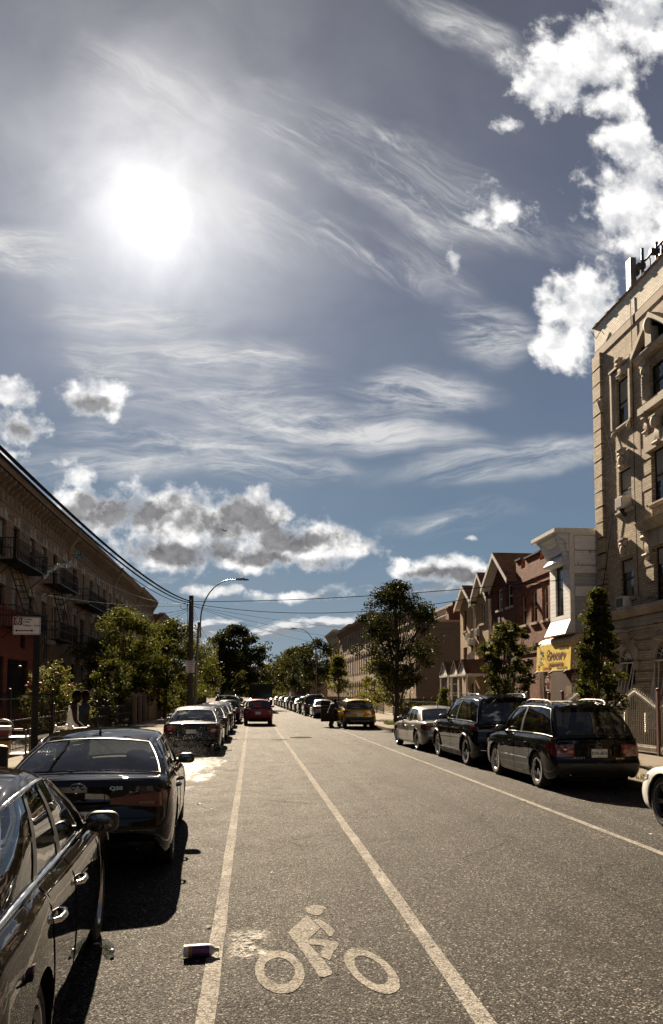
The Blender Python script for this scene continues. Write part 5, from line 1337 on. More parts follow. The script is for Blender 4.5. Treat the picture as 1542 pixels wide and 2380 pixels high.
def fan_guard(par, a, b, c, d):
    """white iron guard: bars spread like a fan from the foot, bellied out"""
    g = MB(); bel = .42
    m_ = lerp(a, b, .5)

    def Q(u, z): f = (z-c)/(d-c); return F.P(u, .06 + bel*(1-f)**1.3*(1 if f < .98 else 0), z)
    for k in range(17):
        th = math.pi*(k+.5)/17; ex = math.cos(th); ez = math.sin(th)
        s_ = min((b-m_+.05)/max(1e-6, abs(ex)), (d-c)/max(1e-6, ez)); g.tube([Q(m_+ex*s_*f, c+.05+ez*s_*f*.97) for f in (.12, .4, .7, 1)], .017, 5)
    for fr_ in (.13, .20): g.tube([Q(m_+fr_*math.cos(q_), c+.05+fr_*math.sin(q_)) for q_ in [math.pi*n/10 for n in range(11)]], .02, 5)
    for u in (a-.04, b+.04): g.tube([Q(u, lerp(c, d, f/6)) for f in range(7)], .022, 5)
    g.tube([Q(a-.04, c), Q(b+.04, c)], .022, 5); g.tube([Q(a-.04, d), Q(b+.04, d)], .028, 5)
    g.build('window_guard', MFASC, par, org, smooth=50)
for a, b in small+large:
    c, d = 1.3, 3.05
    wo_ = sash(F, rt, org, a, b, c, d, MIRONB, .2, 'plain'); fan_guard(wo_, a, b, .75, 2.95)
    s_ = MB(); m_ = (a+b)/2; r_ = (b-a)/2
    n = 12                                                        # arched stone head with stepped voussoirs
    for k in range(n):
        t0_, t1_ = math.pi*k/n, math.pi*(k+1)/n; ro = r_+(.42 if k % 2 == 0 else .30)
        p4 = [(m_+r_*math.cos(t0_), d+r_*math.sin(t0_)*.9), (m_+ro*math.cos(t0_), d+ro*math.sin(t0_)), (m_+ro*math.cos(t1_), d+ro*math.sin(t1_)), (m_+r_*math.cos(t1_), d+r_*math.sin(t1_)*.9)]
        s_.prism(p4, .0, .09, lambda p_, q_, h: F.P(p_, h, q_))
    console(s_, m_, d+r_*.9-.02, d+r_+.52, .30, .06, .34)
    F.box(s_, a-.34, a-.02, 0, .09, d-.35, d-.02); F.box(s_, b+.02, b+.34, 0, .09, d-.35, d-.02); F.box(s_, a-.26, a-.02, 0, .09, c+.3, c+.7); F.box(s_, b+.02, b+.26, 0, .09, c+.3, c+.7)
    s_.build('arch', MSTONE, wo_, org, smooth=40)
    fl = MB(); fl.lathe([(0, 0), (r_*.98, 0)], 20, Matrix.Translation(F.P(m_, .012, d)) @ Matrix.Rotation(R(-90), 4, 'Y') @ Matrix.Rotation(R(-90), 4, 'Z'), ang=math.pi)
    fl.build('fanlight', MPANE, wo_, org)
    g = MB()
    for k in range(1, 9): th = math.pi*k/9; g.tube([F.P(m_+.10*math.cos(th), .03, d+.10*math.sin(th)*.9), F.P(m_+r_*.95*math.cos(th), .03, d+r_*.86*math.sin(th))], .012, 4)
    for fr_ in (.25, .55): g.tube([F.P(m_+r_*fr_*math.cos(q_), .03, d+r_*fr_*.9*math.sin(q_)) for q_ in [math.pi*n_/10 for n_ in range(11)]], .013, 4)
    g.build('fan_grille', MFASC, wo_, org)
MGRILL = plain('ac_grille', (.09, .08, .07), .6, .3, var=.2, vs=60); MACB = plain('ac_case', (.55, .52, .47), .45, var=.12)
def aircon(a, b, c, label, out=.42):
    r_ = empty('air_conditioner', F.P((a+b)/2, .05, c), 0, label, 'air conditioner', 'window air conditioners'); o_ = tuple(r_.location); h = .42
    s_ = MB(); F.box(s_, a, b, -.22, out, c+.02, c+.02+h); s_.build('case', MACB, r_, o_)
    s_ = MB(); F.box(s_, a+.05, b-.05, out, out+.012, c+.07, c+h-.03)
    s_.build('grille', MGRILL, r_, o_)
    s_ = MB()
    for k in range(9): F.box(s_, b, b+.01, .02, out-.03, c+.07+.042*k, c+.085+.042*k)
    s_.build('louvre', MGRILL, r_, o_)
    s_ = MB(); F.extr(s_, [(0, c-.25), (out-.06, c), (out-.06, c+.02), (0, c+.02)], (a+b)/2-.1, (a+b)/2+.1); s_.build('bracket', MIRONB, r_, o_)
aircon(26.72, 27.32, 4.86, 'white air conditioner in the second floor window above the young street tree', .30)
aircon(26.75, 27.3, 8.46, 'smaller white air conditioner in the third floor window', .26)
# rooftop antennas
MANT = plain('antenna_grey', (.14, .125, .105), .5, var=.15); MANTD = plain('antenna_dark', (.07, .06, .05), .5, .3, var=.2)
ra = empty('antenna_mast', (RX+.45, 27.0, 15.15), 0, 'grey panel antennas on pipe frames behind the roof edge', 'antenna'); oa = tuple(ra.location)
for yy, dz_, x_, w_ in ((27.0, 17.72, 0, .17), (25.75, 17.35, .5, .15), (25.3, 17.3, .55, .15)):
    s_ = MB(); s_.box(RX+.30+x_, RX+.52+x_, yy-w_, yy+w_, dz_-1.75, dz_); po = s_.build('panel', MANT, ra, oa)
s_ = MB()
for yy, zz in ((26.55, 17.9), (25.55, 17.55), (24.9, 17.6)): s_.tube([(RX+.62, yy, 15.1), (RX+.62, yy, zz)], .055, 10)
for zz in (16.45, 17.35): s_.tube([(RX+.62, 27.15, zz), (RX+.62, 24.5, zz)], .04, 8)
for yy in (27.0, 26.55, 25.6): s_.box(RX+.40, RX+.70, yy-.09, yy+.09, 17.15, 17.32); s_.box(RX+.40, RX+.70, yy-.09, yy+.09, 16.25, 16.4)
s_.build('pipe_frame', MANTD, ra, oa, smooth=50)
s_ = MB(); rs2 = random.Random(5)
for k in range(7):
    a0 = Vector((RX+.6, 26.5-rs2.random()*1.5, 17.3)); s_.tube([a0, a0+Vector((.1, -.2+rs2.uniform(-.1, .1), .12)), a0+Vector((.05, -.4, -.15+rs2.uniform(-.1, .1))), a0+Vector((.1, -.3, -.8))], .018, 5)
s_.build('cable_tangle', MWIRE, ra, oa, smooth=60)
# loose cables down the front
for pts in ([(26.2, .05, 15.9), (26.15, .05, 13), (26.2, .06, 9), (26.1, .05, 5.2)], [(28.9, .14, 13.2), (28.3, .09, 11.9), (27.6, .12, 10.4), (27.2, .07, 10.2)], [(27.9, .1, 8.6), (28.4, .08, 6.9), (28.7, .16, 5.8), (28.2, .12, 5.2)], [(29.2, .16, 16.0), (28.9, .1, 15.6), (28.5, .09, 15.75), (28.3, .06, 15.5)]):
    s_ = MB(); P_ = []
    for (a0, a1) in zip(pts, pts[1:]):
        for k in range(6): P_.append(F.P(*[lerp(q0, q1, k/6) for q0, q1 in zip(a0, a1)]))
    s_.tube(P_+[F.P(*pts[-1])], .013, 5); s_.build('facade_cable', MWIRE, rt, org, smooth=60)
for k in range(4):
    s_ = MB(); s_.tube([F.P(lerp(Y1+.05, 20, f/16), .36+.03*k, 4.42-.1*k-.28*4*(f/16)*(1-f/16)*(.5+.25*k)) for f in range(17)], .011, 5); s_.build('facade_cable', MGALV if k != 1 else MWIRE, rt, org, smooth=60)

# ---- the grocery with its clad bay
def face_rot(nx):  # text that faces -x (nx=-1)
    return Matrix(((0, 0, nx), (-1 if nx < 0 else 1, 0, 0), (0, 1, 0))).to_euler()
org = (RX, 29.4, 0)
rg = empty('grocery_shop', org, 0, 'white clad grocery shop with a projecting bay and peeling boards beside the ornate brick building', 'shop')
BX = 12.2
wl = MB()
wl.quad((BX+.01, 29.45, 4.2), (RX+8, 29.45, 4.2), (RX+8, 29.45, 8.0), (BX+.01, 29.45, 8.0)); wl.quad((RX+8, 29.45, 0), (RX-.02, 29.45, 0), (RX-.02, 29.45, 4.2), (RX+8, 29.45, 4.2))
wl.build('side_wall', MSIDG, rg, org)
wl = MB(); FB2 = Fac((BX, 0, 0), (0, 1, 0), (-1, 0, 0))
hb = [(30.15, 30.95, 4.95, 7.1)]
FB2.wall(wl, 29.45, 31.55, 4.75, 8.0, hb, .12)
wl.quad((BX, 31.55, 4.75), (RX, 32.3, 4.75), (RX, 32.3, 8.0), (BX, 31.55, 8.0))
for a, b in (((BX, 29.45), (BX-.24, 29.40)),): pass
wl.quad((BX-.26, 29.42, 4.17), (BX-.26, 31.6, 4.17), (BX, 31.55, 4.75), (BX, 29.45, 4.75)); wl.quad((BX-.26, 31.6, 4.17), (RX, 32.4, 4.17), (RX, 32.3, 4.75), (BX, 31.55, 4.75)); wl.add([(BX-.26, 29.42, 4.17), (BX, 29.45, 4.75), (BX, 29.45, 4.17)], [(0, 1, 2)])
wl.quad((BX-.26, 29.42, 4.17), (RX, 29.42, 4.17), (RX, 32.4, 4.17), (BX-.26, 31.6, 4.17))
wl.build('bay', MSIDW, rg, org)
sash(FB2, rg, org, 30.15, 30.95, 4.95, 7.1, MIRONB, .08)
wl = MB(); F.wall(wl, 32.3, 34.25, 0, 7.4, [(32.6, 33.3, 4.8, 6.8)], .1); wl.build('front_wall', MSIDW, rg, org)
cn = MB(); FB2.extr(cn, [(0, 7.35), (.10, 7.4), (.14, 7.75), (.46, 7.98), (.50, 8.08), (0, 8.08)], 29.46, 31.7)
for y in (29.6, 31.25): FB2.extr(cn, [(0, 6.85), (.10, 6.9), (.16, 7.3), (.40, 7.75), (.46, 7.98), (0, 7.98)], y, y+.22)
FB2.extr(cn, [(0, 6.88), (.34, 6.92), (.40, 7.0), (.10, 7.30), (0, 7.30)], 29.85, 31.2)
cn.build('bracket', MSIDW, rg, org)
rf = MB(); FB2.extr(rf, [(-9, 8.0), (-.0, 8.0), (.0, 8.085), (.56, 8.085), (.62, 8.12), (.62, 8.26), (-9, 8.36)], 29.40, 32.0); rf.build('roof_edge', MFASC, rg, org)
bd = MB()
for a, b in ((7.42, 7.98), (6.84, 7.38), (5.62, 6.0)): bd.box(BX+.17, RX+3, 29.40, 29.44, a, b)
bd.build('old_boards', MBOARD, rg, org)
tm = MB(); tm.box(BX-.03, BX+.14, 29.39, 29.46, 4.2, 8.0); tm.box(BX+.14, RX+3, 29.40, 29.445, 6.52, 6.80); tm.build('corner_trim', MFASC, rg, org)
# shop front: door, posters, red brick pier
MSHOPB = stone('shop_front_paint', (.045, .022, .016)); MPOST = plain('poster_print', (.20, .14, .09), .5, var=.7, vs=14); MYEL = plain('awning_yellow', (.60, .43, .008), .6, var=.10, vs=4); MAWT = plain('awning_cream', (.46, .31, .19), .6, var=.12); MBROWNL = plain('awning_lettering', (.13, .028, .014), .6, var=.05); MORANGE = plain('orange_lettering', (.42, .10, .015), .6, var=.05); MBLUEG = plain('pale_blue_print', (.22, .28, .33), .6, var=.5, vs=14)
sf = MB(); sf.box(RX-.1, RX+6, 29.46, 34.2, 0, 4.15); sf.build('shop_front', MSHOPB, rg, org)
d_ = MB(); F.box(d_, 30.6, 31.7, .11, .14, .2, 2.5); F.box(d_, 30.75, 31.55, .141, .15, .4, 2.35, 1); d_.build('door', [MSHOPB, MPANE], rg, org)
for y0_, y1_, z0_, z1_ in ((29.7, 30.3, .7, 1.5), (29.6, 29.9, 1.65, 2.3), (31.85, 32.5, 1.3, 2.2)):
    s_ = MB(); F.box(s_, y0_, y1_, .11, .118, z0_, z1_); s_.build('poster', MPOST, rg, org)
s_ = MB(); F.box(s_, 31.0, 31.3, .152, .156, 1.9, 2.25); F.box(s_, 31.02, 31.28, .152, .156, 1.0, 1.7); s_.build('door_sticker', MREDP, rg, org)
aw = empty('shop_awning', (12.0, 31.0, 2.8), 0, 'yellow grocery awning with a cream rounded top over the shop door', 'awning'); oa = tuple(aw.location)
FA2 = Fac((12.0, 0, 0), (0, 1, 0), (-1, 0, 0)); A0, A1 = 29.12, 32.75
a_ = MB(); a_.quad((12.0, A0, 2.8), (12.0, A1, 2.8), (12.06, A1, 3.82), (12.06, A0, 3.82)); a_.build('sign_panel', MYEL, aw, oa)
a_ = MB(); prf = [(12.06+.52*(1-math.cos(q)), 3.82+.34*math.sin(q)) for q in [math.pi/2*k/8 for k in range(9)]] + [(RX-.02, 4.17)]
us_ = [lerp(A0, A1, k/40) for k in range(41)]
a_.grid(lambda u, v: (prf[v][0], u, prf[v][1]+.018*abs(math.sin((u-A0)*math.pi*2.2))), us_, range(len(prf)))
for e in (A0, A1): a_.add([(x_, e, z_) for x_, z_ in [(12.0, 2.8)]+prf+[(RX-.02, 2.8)]], [tuple(range(len(prf)+2))])
a_.build('top_cover', MAWT, aw, oa, smooth=40)
a_ = MB(); FA2.box(a_, A0, A1, -.02, .03, 2.765, 2.80); a_.build('valance', MFASC, aw, oa)
def awt(tx, sz_, mat, fy, z, sx=1.0, bold=0.0):
    link('awning_lettering', text_mesh(tx, sz_, mat, .002, 'CENTER', sx, bold=bold), aw, (12.0-.012-oa[0]+.06*(z-2.8), lerp(A1, A0, fy)-oa[1], z-oa[2]), face_rot(-1))
awt('WE ACCEPT EBT', .17, MBROWNL, .80, 3.66, .78, .004); awt('Grocery', .66, MBROWNL, .59, 3.38, .86, .012); awt('FROZEN SEAFOOD', .22, MBROWNL, .60, 3.02, .80, .004)
awt('COLD BEER', .22, MORANGE, .33, 2.88, .80, .004); awt('347-264-5220 / 718-363-5448', .12, MBROWNL, .77, 2.875, .70); awt('1185', .10, MBROWNL, .08, 2.89)
s_ = MB(); FA2.tb = 0
rs = random.Random(2)
for k in range(26): u = lerp(A1-.18, A1-.75, rs.random()); z_ = 3.0+.62*rs.random(); FA2.box(s_, u-.05, u+.05, .012-.06*(z_-2.8), .016-.06*(z_-2.8), z_-.02, z_+.02)
s_.build('fish_print', MBLUEG, aw, oa)
for y in (30.9, 29.4, 32.6): s_ = MB(); s_.tube([(12.0, y, 2.76), (11.9, y, 2.70), (11.82, y-.05, 2.66)], .035, 8); s_.build('flood_lamp', MIRONB, aw, oa, smooth=50)
for nm_, (y, z_), wd, ht, lb in (('atm_sign', (30.05, 2.36), .52, .62, 'white and red ATM sign hanging under the awning beside the shop door'), ('atm_sign', (32.9, 2.30), .40, .62, 'second ATM sign half hidden at the brick edge of the shop')):
    o_ = empty(nm_, (12.55, y, z_), 0, lb, 'sign'); lo = tuple(o_.location)
    s_ = MB(); s_.box(12.54, 12.56, y-wd/2, y+wd/2, z_-ht/2, z_+ht/2); s_.box(12.57, 12.575, y-.01, y+.01, z_, 3.9); s_.build('board', MWHITE, o_, lo)
    s_ = MB(); s_.box(12.53, 12.539, y-wd/2+.02, y+wd/2-.02, z_-ht*.12, z_+ht/2-.02); s_.build('red_field', MRED, o_, lo)
    link('lettering', text_mesh('ATM', .27, MWHITE, .001, sx=.85, bold=.006), o_, (-.024, 0, ht*.17), face_rot(-1))
    s_ = MB(); s_.box(12.53, 12.539, y-wd/2+.05, y+wd/2-.05, z_-ht*.34, z_-ht*.2); s_.build('red_stripe', MRED, o_, lo)

# ---- houses beyond the grocery
def right_house(name, y0, y1, z1, mat, label, wins, group=None, depth=9, frame=MFASC, sidem=None):
    org = (RX, y0, 0); rt_ = empty(name, org, 0, label, 'house', group)
    wl = MB(); F.wall(wl, y0, y1, 0, z1, wins, .2)
    wl.quad((RX, y1, 0), (RX+depth, y1, 0), (RX+depth, y1, z1), (RX, y1, z1)); wl.quad((RX+depth, y1, 0), (RX+depth, y0, 0), (RX+depth, y0, z1), (RX+depth, y1, z1))
    if not sidem: wl.quad((RX+depth, y0, 0), (RX, y0, 0), (RX, y0, z1), (RX+depth, y0, z1))
    wl.build('wall', mat, rt_, org)
    if sidem: s_ = MB(); s_.quad((RX+depth, y0, 0), (RX, y0, 0), (RX, y0, z1), (RX+depth, y0, z1)); s_.build('side_wall', sidem, rt_, org)
    for h in wins:
        wo_ = sash(F, rt_, org, *h, frame, .14)
        s_ = MB(); F.box(s_, h[0]-.08, h[1]+.08, -.14, .07, h[2]-.12, h[2]-.001); s_.build('sill', MSTONE if frame is not MIRONB else MSTONEB, wo_, org)
    return rt_, org
r1, o1 = right_house('brick_house', 34.3, 38.95, 8.05, MBRED, 'mottled red brick house with a notched parapet beside the white clad shop',
    [(34.65, 35.4, 5.25, 6.75), (36.05, 36.85, 5.25, 6.75), (37.55, 38.35, 5.25, 6.75), (35.2, 35.85, 1.5, 2.95), (37.2, 38.1, .3, 2.6)])
s_ = MB()
for a, b, zz in ((34.3, 35.0, 8.62), (35.6, 37.6, 8.45), (38.2, 38.95, 8.55)): F.box(s_, a, b, -.28, 0, 8.05, zz)
F.box(s_, 34.3, 38.95, 0, .05, 7.0, 7.1); F.box(s_, 34.3, 38.95, 0, .05, 7.35, 7.45); F.box(s_, 34.3, 38.95, 0, .06, 4.1, 4.2); F.box(s_, 34.3, 38.95, 0, .04, 3.8, 3.9); s_.build('parapet', MBRED, r1, o1)
s_ = MB()
for a, b, zz in ((34.27, 35.03, 8.62), (35.57, 37.63, 8.45), (38.17, 38.98, 8.55)): F.box(s_, a, b, -.32, .06, zz, zz+.08)
s_.build('coping', MIRONB, r1, o1)
s_ = MB()
for k in range(6): s_.tube([F.P(35.22+.12*k, .06, 1.5), F.P(35.22+.12*k, .06, 2.95)], .012, 4)
F.box(s_, 35.15, 35.9, .03, .08, 1.42, 1.5); F.box(s_, 35.15, 35.9, .03, .08, 2.95, 3.03); s_.build('window_grille', MFASC, r1, o1)
def gable(rt_, org, y0, y1, ze, za, wallm, over=.38, ym=None):
    m_ = ym or (y0+y1)/2; s_ = MB(); s_.add([F.P(y0, 0, ze), F.P(y1, 0, ze), F.P(m_, 0, za)], [(0, 1, 2)]); s_.build('gable', wallm, rt_, org)
    s_ = MB(); tk = .10
    for a in (y0-.22, y1+.22):
        zz = ze-(za-ze)/((y1-y0)/2)*.22
        s_.add([F.P(a, over, zz), F.P(m_, over, za+.05), F.P(m_, -6, za+.05), F.P(a, -6, zz), F.P(a, over, zz+tk), F.P(m_, over, za+.05+tk), F.P(m_, -6, za+.05+tk), F.P(a, -6, zz+tk)], [(0, 1, 2, 3), (4, 7, 6, 5), (0, 4, 5, 1), (2, 6, 7, 3), (0, 3, 7, 4)])
    s_.build('roof', MSHING, rt_, org)
    s_ = MB()
    for a in (y0-.22, y1+.22):
        zz = ze-(za-ze)/((y1-y0)/2)*.22
        s_.add([F.P(a, over+.005, zz-.16), F.P(m_, over+.005, za-.13), F.P(m_, over+.005, za+.13), F.P(a, over+.005, zz+.10), F.P(a, over+.035, zz-.16), F.P(m_, over+.035, za-.13), F.P(m_, over+.035, za+.13), F.P(a, over+.035, zz+.10)], [(0, 1, 2, 3), (7, 6, 5, 4), (0, 4, 5, 1), (3, 2, 6, 7), (0, 3, 7, 4)])
        s_.add([F.P(a, 0, zz-.02), F.P(m_, 0, za+.04), F.P(m_, over, za+.04), F.P(a, over, zz-.02)], [(0, 1, 2, 3)])
    s_.build('bargeboard', MFASC, rt_, org)
r2, o2 = right_house('brick_house', 39.0, 43.2, 7.75, MBDARK, 'dark red brick house under a tall gable with white bargeboards', [(39.55, 40.55, 6.4, 7.55), (41.2, 42.2, 6.4, 7.55), (40.0, 41.2, 3.4, 4.8), (41.7, 42.6, .3, 2.6)])
gable(r2, o2, 39.0, 43.2, 7.75, 9.25, MBDARK, .55)
s_ = MB(); F.box(s_, 41.6, 41.95, 0, .03, 5.7, 6.0); s_.build('vent', MGRILL, r2, o2)
r3, o3 = right_house('brick_house', 43.25, 46.3, 7.35, MBTAN2, 'tan brick gabled house joined to the dark red brick house', [(44.5, 45.3, 5.95, 7.1), (44.45, 45.35, 3.4, 4.75), (43.7, 44.5, .3, 2.5)])
gable(r3, o3, 43.25, 46.3, 7.35, 8.75, MBTAN2, .35)
r4, o4 = right_house('brick_house', 46.35, 49.9, 7.35, MBTAN2, 'end tan brick gabled house beside the empty lot', [(46.7, 47.4, 5.8, 7.1), (48.4, 49.2, 5.8, 7.1), (46.7, 47.45, 3.3, 4.75), (48.3, 49.2, 3.3, 4.75), (46.9, 47.8, .3, 2.5)], frame=MIRONB)
gable(r4, o4, 46.35, 49.9, 7.35, 8.45, MBTAN2, .35)
for yy, hh, rr_, oo in ((43.22, 7.9, r2, o2), (46.32, 7.2, r3, o3)):
    s_ = MB(); s_.tube([F.P(yy, .12, .2), F.P(yy, .12, hh-.3), F.P(yy, .3, hh)], .05, 8); s_.build('downpipe', MFASC, rr_, oo, smooth=50)
aircon(47.6, 48.2, 5.15, 'air conditioner set in the wall of the end tan house', .15); aircon(45.6, 46.2, 5.25, 'air conditioner set in the wall of the middle tan house', .15); aircon(46.45, 47.0, 4.75, 'outdoor cooling unit bracketed between the two tan houses', .35)
# little gabled porches
for k, (a, b, par, oo, lb) in enumerate(((43.4, 45.0, r3, o3, ''), (45.1, 46.7, r3, o3, ''), (47.6, 49.4, r4, o4, ''))):
    s_ = MB(); xo = 1.5
    m_ = (a+b)/2
    for e in (a-.12, b+.12): s_.add([F.P(e, xo, 3.0), F.P(m_, xo, 3.75), F.P(m_, 0, 3.75), F.P(e, 0, 3.0), F.P(e, xo, 3.06), F.P(m_, xo, 3.82), F.P(m_, 0, 3.82), F.P(e, 0, 3.06)], [(0, 1, 2, 3), (4, 7, 6, 5), (0, 4, 5, 1), (0, 3, 7, 4)])
    po = s_.build('porch_roof', MSHING, par, oo)
    s_ = MB(); s_.add([F.P(a-.05, xo-.06, 3.0), F.P(b+.05, xo-.06, 3.0), F.P(m_, xo-.06, 3.72)], [(0, 1, 2)]); s_.build('porch_gable', MSIDW, po, oo)
    s_ = MB(); F.box(s_, a-.1, b+.1, 0, xo, 2.88, 3.0)
    for e in (a, b): F.box(s_, e-.05, e+.05, xo-.14, xo-.04, .2, 2.88)
    s_.build('porch_post', MFASC, po, oo)
s_ = MB(); M_ = Matrix.Translation(F.P(45.55, .55, 4.0)) @ Matrix.Rotation(R(-60), 4, 'Y') @ Matrix.Rotation(R(35), 4, 'X')
o_ = empty('satellite_dish', F.P(45.55, .3, 3.85), 0, 'round white satellite dish above the porch of the tan house', 'satellite dish'); lo = tuple(o_.location)
s_.lathe([(0, 0), (.15, .02), (.27, .065), (.275, .07), (.15, .03), (0, .012)], 20, M_); s_.build('dish', MFASC, o_, lo, smooth=60)
s_ = MB(); s_.tube([F.P(45.55, 0, 3.9), F.P(45.55, .3, 3.85), F.P(45.55, .5, 3.98)], .025, 6); s_.tube([F.P(45.55, .5, 3.8), M_ @ Vector((0, 0, .35))], .015, 5); s_.build('arm', MGALV, o_, lo)
# stoops with pale handrails
for (a, b, x0_, x1_, zt, lb) in ((40.2, 41.6, 11.6, 13.1, 1.5, 'front steps with pale sloping handrails below the dark red brick house'), (36.9, 38.4, 11.7, 13.1, 1.0, 'front steps with black rails below the mottled red brick house'), (63.8, 65.2, 11.6, 13.1, 1.5, 'front steps with pale handrails beside the brown clad house')):
    o_ = empty('front_steps', (12.3, a, .15), 0, lb, 'steps'); lo = tuple(o_.location); s_ = MB(); n = 7
    for k in range(n): s_.box(lerp(x0_, x1_, k/n), x1_+.15, a, b, .15 + (zt-.15)*k/n, .15 + (zt-.15)*(k+1)/n)
    s_.build('stair', MCONC, o_, lo)
    for e in (a+.05, b-.05):
        s_ = MB()
        for h in (.55, .95): s_.tube([(x0_, e, .15+h), (x1_, e, zt+h)], .026, 6)
        for k in range(5): f = k/4; s_.tube([(lerp(x0_, x1_, f), e, lerp(.2, zt, f)), (lerp(x0_, x1_, f), e, lerp(.15, zt, f)+.95)], .016, 5)
        s_.build('handrail', MIRONB if 'black' in lb else MFASC, o_, lo)
# brown clad house beyond the empty lot, pale house behind it
r5, o5 = right_house('clad_house', 64.0, 84.6, 7.75, MBYL, 'long brown clad house whose bare side wall faces the empty lot', [(y, y+.9, z, z+1.6) for y in (66, 69, 72, 75, 78, 81) for z in (1.4, 4.6)], depth=14, sidem=MSIDBR)
s_ = MB(); s_.box(RX-.1, RX+14.1, 63.9, 84.7, 7.75, 7.95); s_.build('roof_edge', MCORN, r5, o5)
s_ = MB(); s_.box(16.6, 18.1, 66, 67, 7.95, 9.15); s_.box(16.5, 18.2, 65.9, 67.1, 9.15, 9.28); s_.tube([(17.2, 66.5, 9.28), (17.2, 66.5, 9.75)], .13, 8); s_.build('chimney', MBDARK, r5, o5)
o_ = empty('pale_house', (20, 74, 0), 0, 'pale house with a corniced parapet rising behind the brown clad house', 'house'); lo = tuple(o_.location)
s_ = MB(); s_.box(18.6, 28, 72, 80, 0, 10.1); s_.build('wall', MSIDG, o_, lo); s_ = MB(); s_.box(18.4, 28.1, 71.8, 80.1, 10.1, 10.28); s_.box(18.5, 28.1, 71.9, 80, 9.4, 9.5); s_.build('cornice', MSTONE, o_, lo)
MBROW = brick('pinkish_brick', (.30, .215, .155), (.24, .165, .115), (.10, .08, .06), 1.2, grime=.25)
GR = 'far brick row houses on the right'
def far_row(y0, y1, h, mat, label, cm):
    n = max(2, int((y1-y0)/1.9)); ws = []
    for k in range(n):
        c = lerp(y0, y1, (k+.5)/n)
        for z in ((1.4, 3.2), (4.6, 6.6), (7.7, 9.6)) if h > 9 else ((1.4, 3.2), (4.6, 6.4)): ws.append((c-.45, c+.45, z[0], z[1]))
    r_, o_ = right_house('row_house', y0, y1, h, mat, label, ws, GR, frame=MIRONB, depth=12)
    for hh in ws: pass
    s_ = MB(); F.extr(s_, [(0, h-.7), (.12, h-.6), (.2, h-.3), (.6, h-.1), (.65, h+.1), (0, h+.12)], y0, y1)
    y = y0+.3
    while y < y1-.3: F.extr(s_, [(0, h-1.0), (.14, h-.95), (.5, h-.3), (.5, h-.12), (0, h-.12)], y, y+.16); y += 1.3
    s_.build('cornice', cm, r_, o_)
    s_ = MB()
    for hh in ws: F.box(s_, hh[0]-.12, hh[1]+.12, 0, .10, hh[3], hh[3]+.28)
    s_.build('lintel', MSTONEB, r_, o_)
far_row(85.0, 103.5, 10.7, MBROW, 'pinkish brick row house with dark cornice behind the big street tree', MSTONEB)
far_row(104, 121, 11.0, MBROW, 'pinkish brick row house with tall narrow windows, second from the tree', MSTONEB)
far_row(124, 140, 11.9, MBTAN2, 'tallest far row house on the right, its pale cornice against the sky', MSTONE)
o_ = empty('flat_building', (4, 430, 0), 0, 'low flat roofed building closing the far end of the street', 'building')
s_ = MB(); s_.box(-40, 45, 430, 460, 0, 15.5); s_.build('wall', MBYL, o_, tuple(o_.location)); s_ = MB(); s_.box(-41, 46, 429, 461, 15.5, 16.3); s_.build('roof', MROOFT, o_, tuple(o_.location))
o_ = empty('garage', (9.8, 172, 0), 0, 'low tan garage wall behind the far parked cars', 'garage'); s_ = MB(); s_.box(8.5, 18, 172, 182, 0, 4.8); s_.build('wall', MBTAN2, o_, tuple(o_.location)); s_ = MB(); s_.box(8.4, 18.1, 171.9, 182.1, 4.8, 5.1); s_.box(9.5, 12.5, 171.9, 171.96, 0, 3); s_.build('roof', MROOFT, o_, tuple(o_.location))

# ---- fences
def iron_fence(x, y0, y1, h, label, cat='fence', gap=.14, mat=None, zb=.15, spear=True, post=2.4, group=None):
    o_ = empty('iron_fence', (x, y0, zb), 0, label, cat, group); lo = tuple(o_.location); mat = mat or MIRONB
    s_ = MB(); n = int((y1-y0)/gap)
    for k in range(n+1):
        y = lerp(y0, y1, k/n); s_.tube([(x, y, zb+.06), (x, y, zb+h-.06)], .010, 4)
        if spear: s_.add([(x-.022, y, zb+h-.06), (x, y-.022, zb+h-.06), (x+.022, y, zb+h-.06), (x, y+.022, zb+h-.06), (x, y, zb+h+.06)], [(0, 1, 4), (1, 2, 4), (2, 3, 4), (3, 0, 4)])
    for z in (.14, h*.55, h-.16): s_.box(x-.016, x+.016, y0, y1, zb+z-.018, zb+z+.018)
    s_.build('railing', mat, o_, lo)
    n = max(1, round((y1-y0)/post))
    for k in range(n+1):
        y = lerp(y0, y1, k/n); s_ = MB(); s_.box(x-.035, x+.035, y-.035, y+.035, zb, zb+h+.05); s_.ball((x, y, zb+h+.09), .05, .05, .05, 8, 6); s_.build('post', mat, o_, lo)
    return o_
iron_fence(-6.75, 11, 28, 1.72, 'tall black iron fence along the left pavement behind the two men'); iron_fence(-6.75, 28.2, 46, 1.25, 'lower black iron fence below the leafy shrubs on the left', spear=False)
iron_fence(11.15, 30.3, 39.8, 1.25, 'black iron fence in front of the mottled red brick house'); iron_fence(11.15, 41.9, 62.5, 1.35, 'long black iron fence along the empty lot on the right')
iron_fence(11.15, 67, 118, 1.3, 'far black iron fence behind the big street tree', gap=.2, post=4)
iron_fence(-6.75, 62, 120, 1.5, 'far iron fence on the left beyond the brick wall', gap=.2, post=4)
MGATE = plain('silver_gate_paint', (.42, .39, .34), .42, .35, var=.2); MGPOST = plain('red_post', (.07, .018, .012), .6, var=.2)
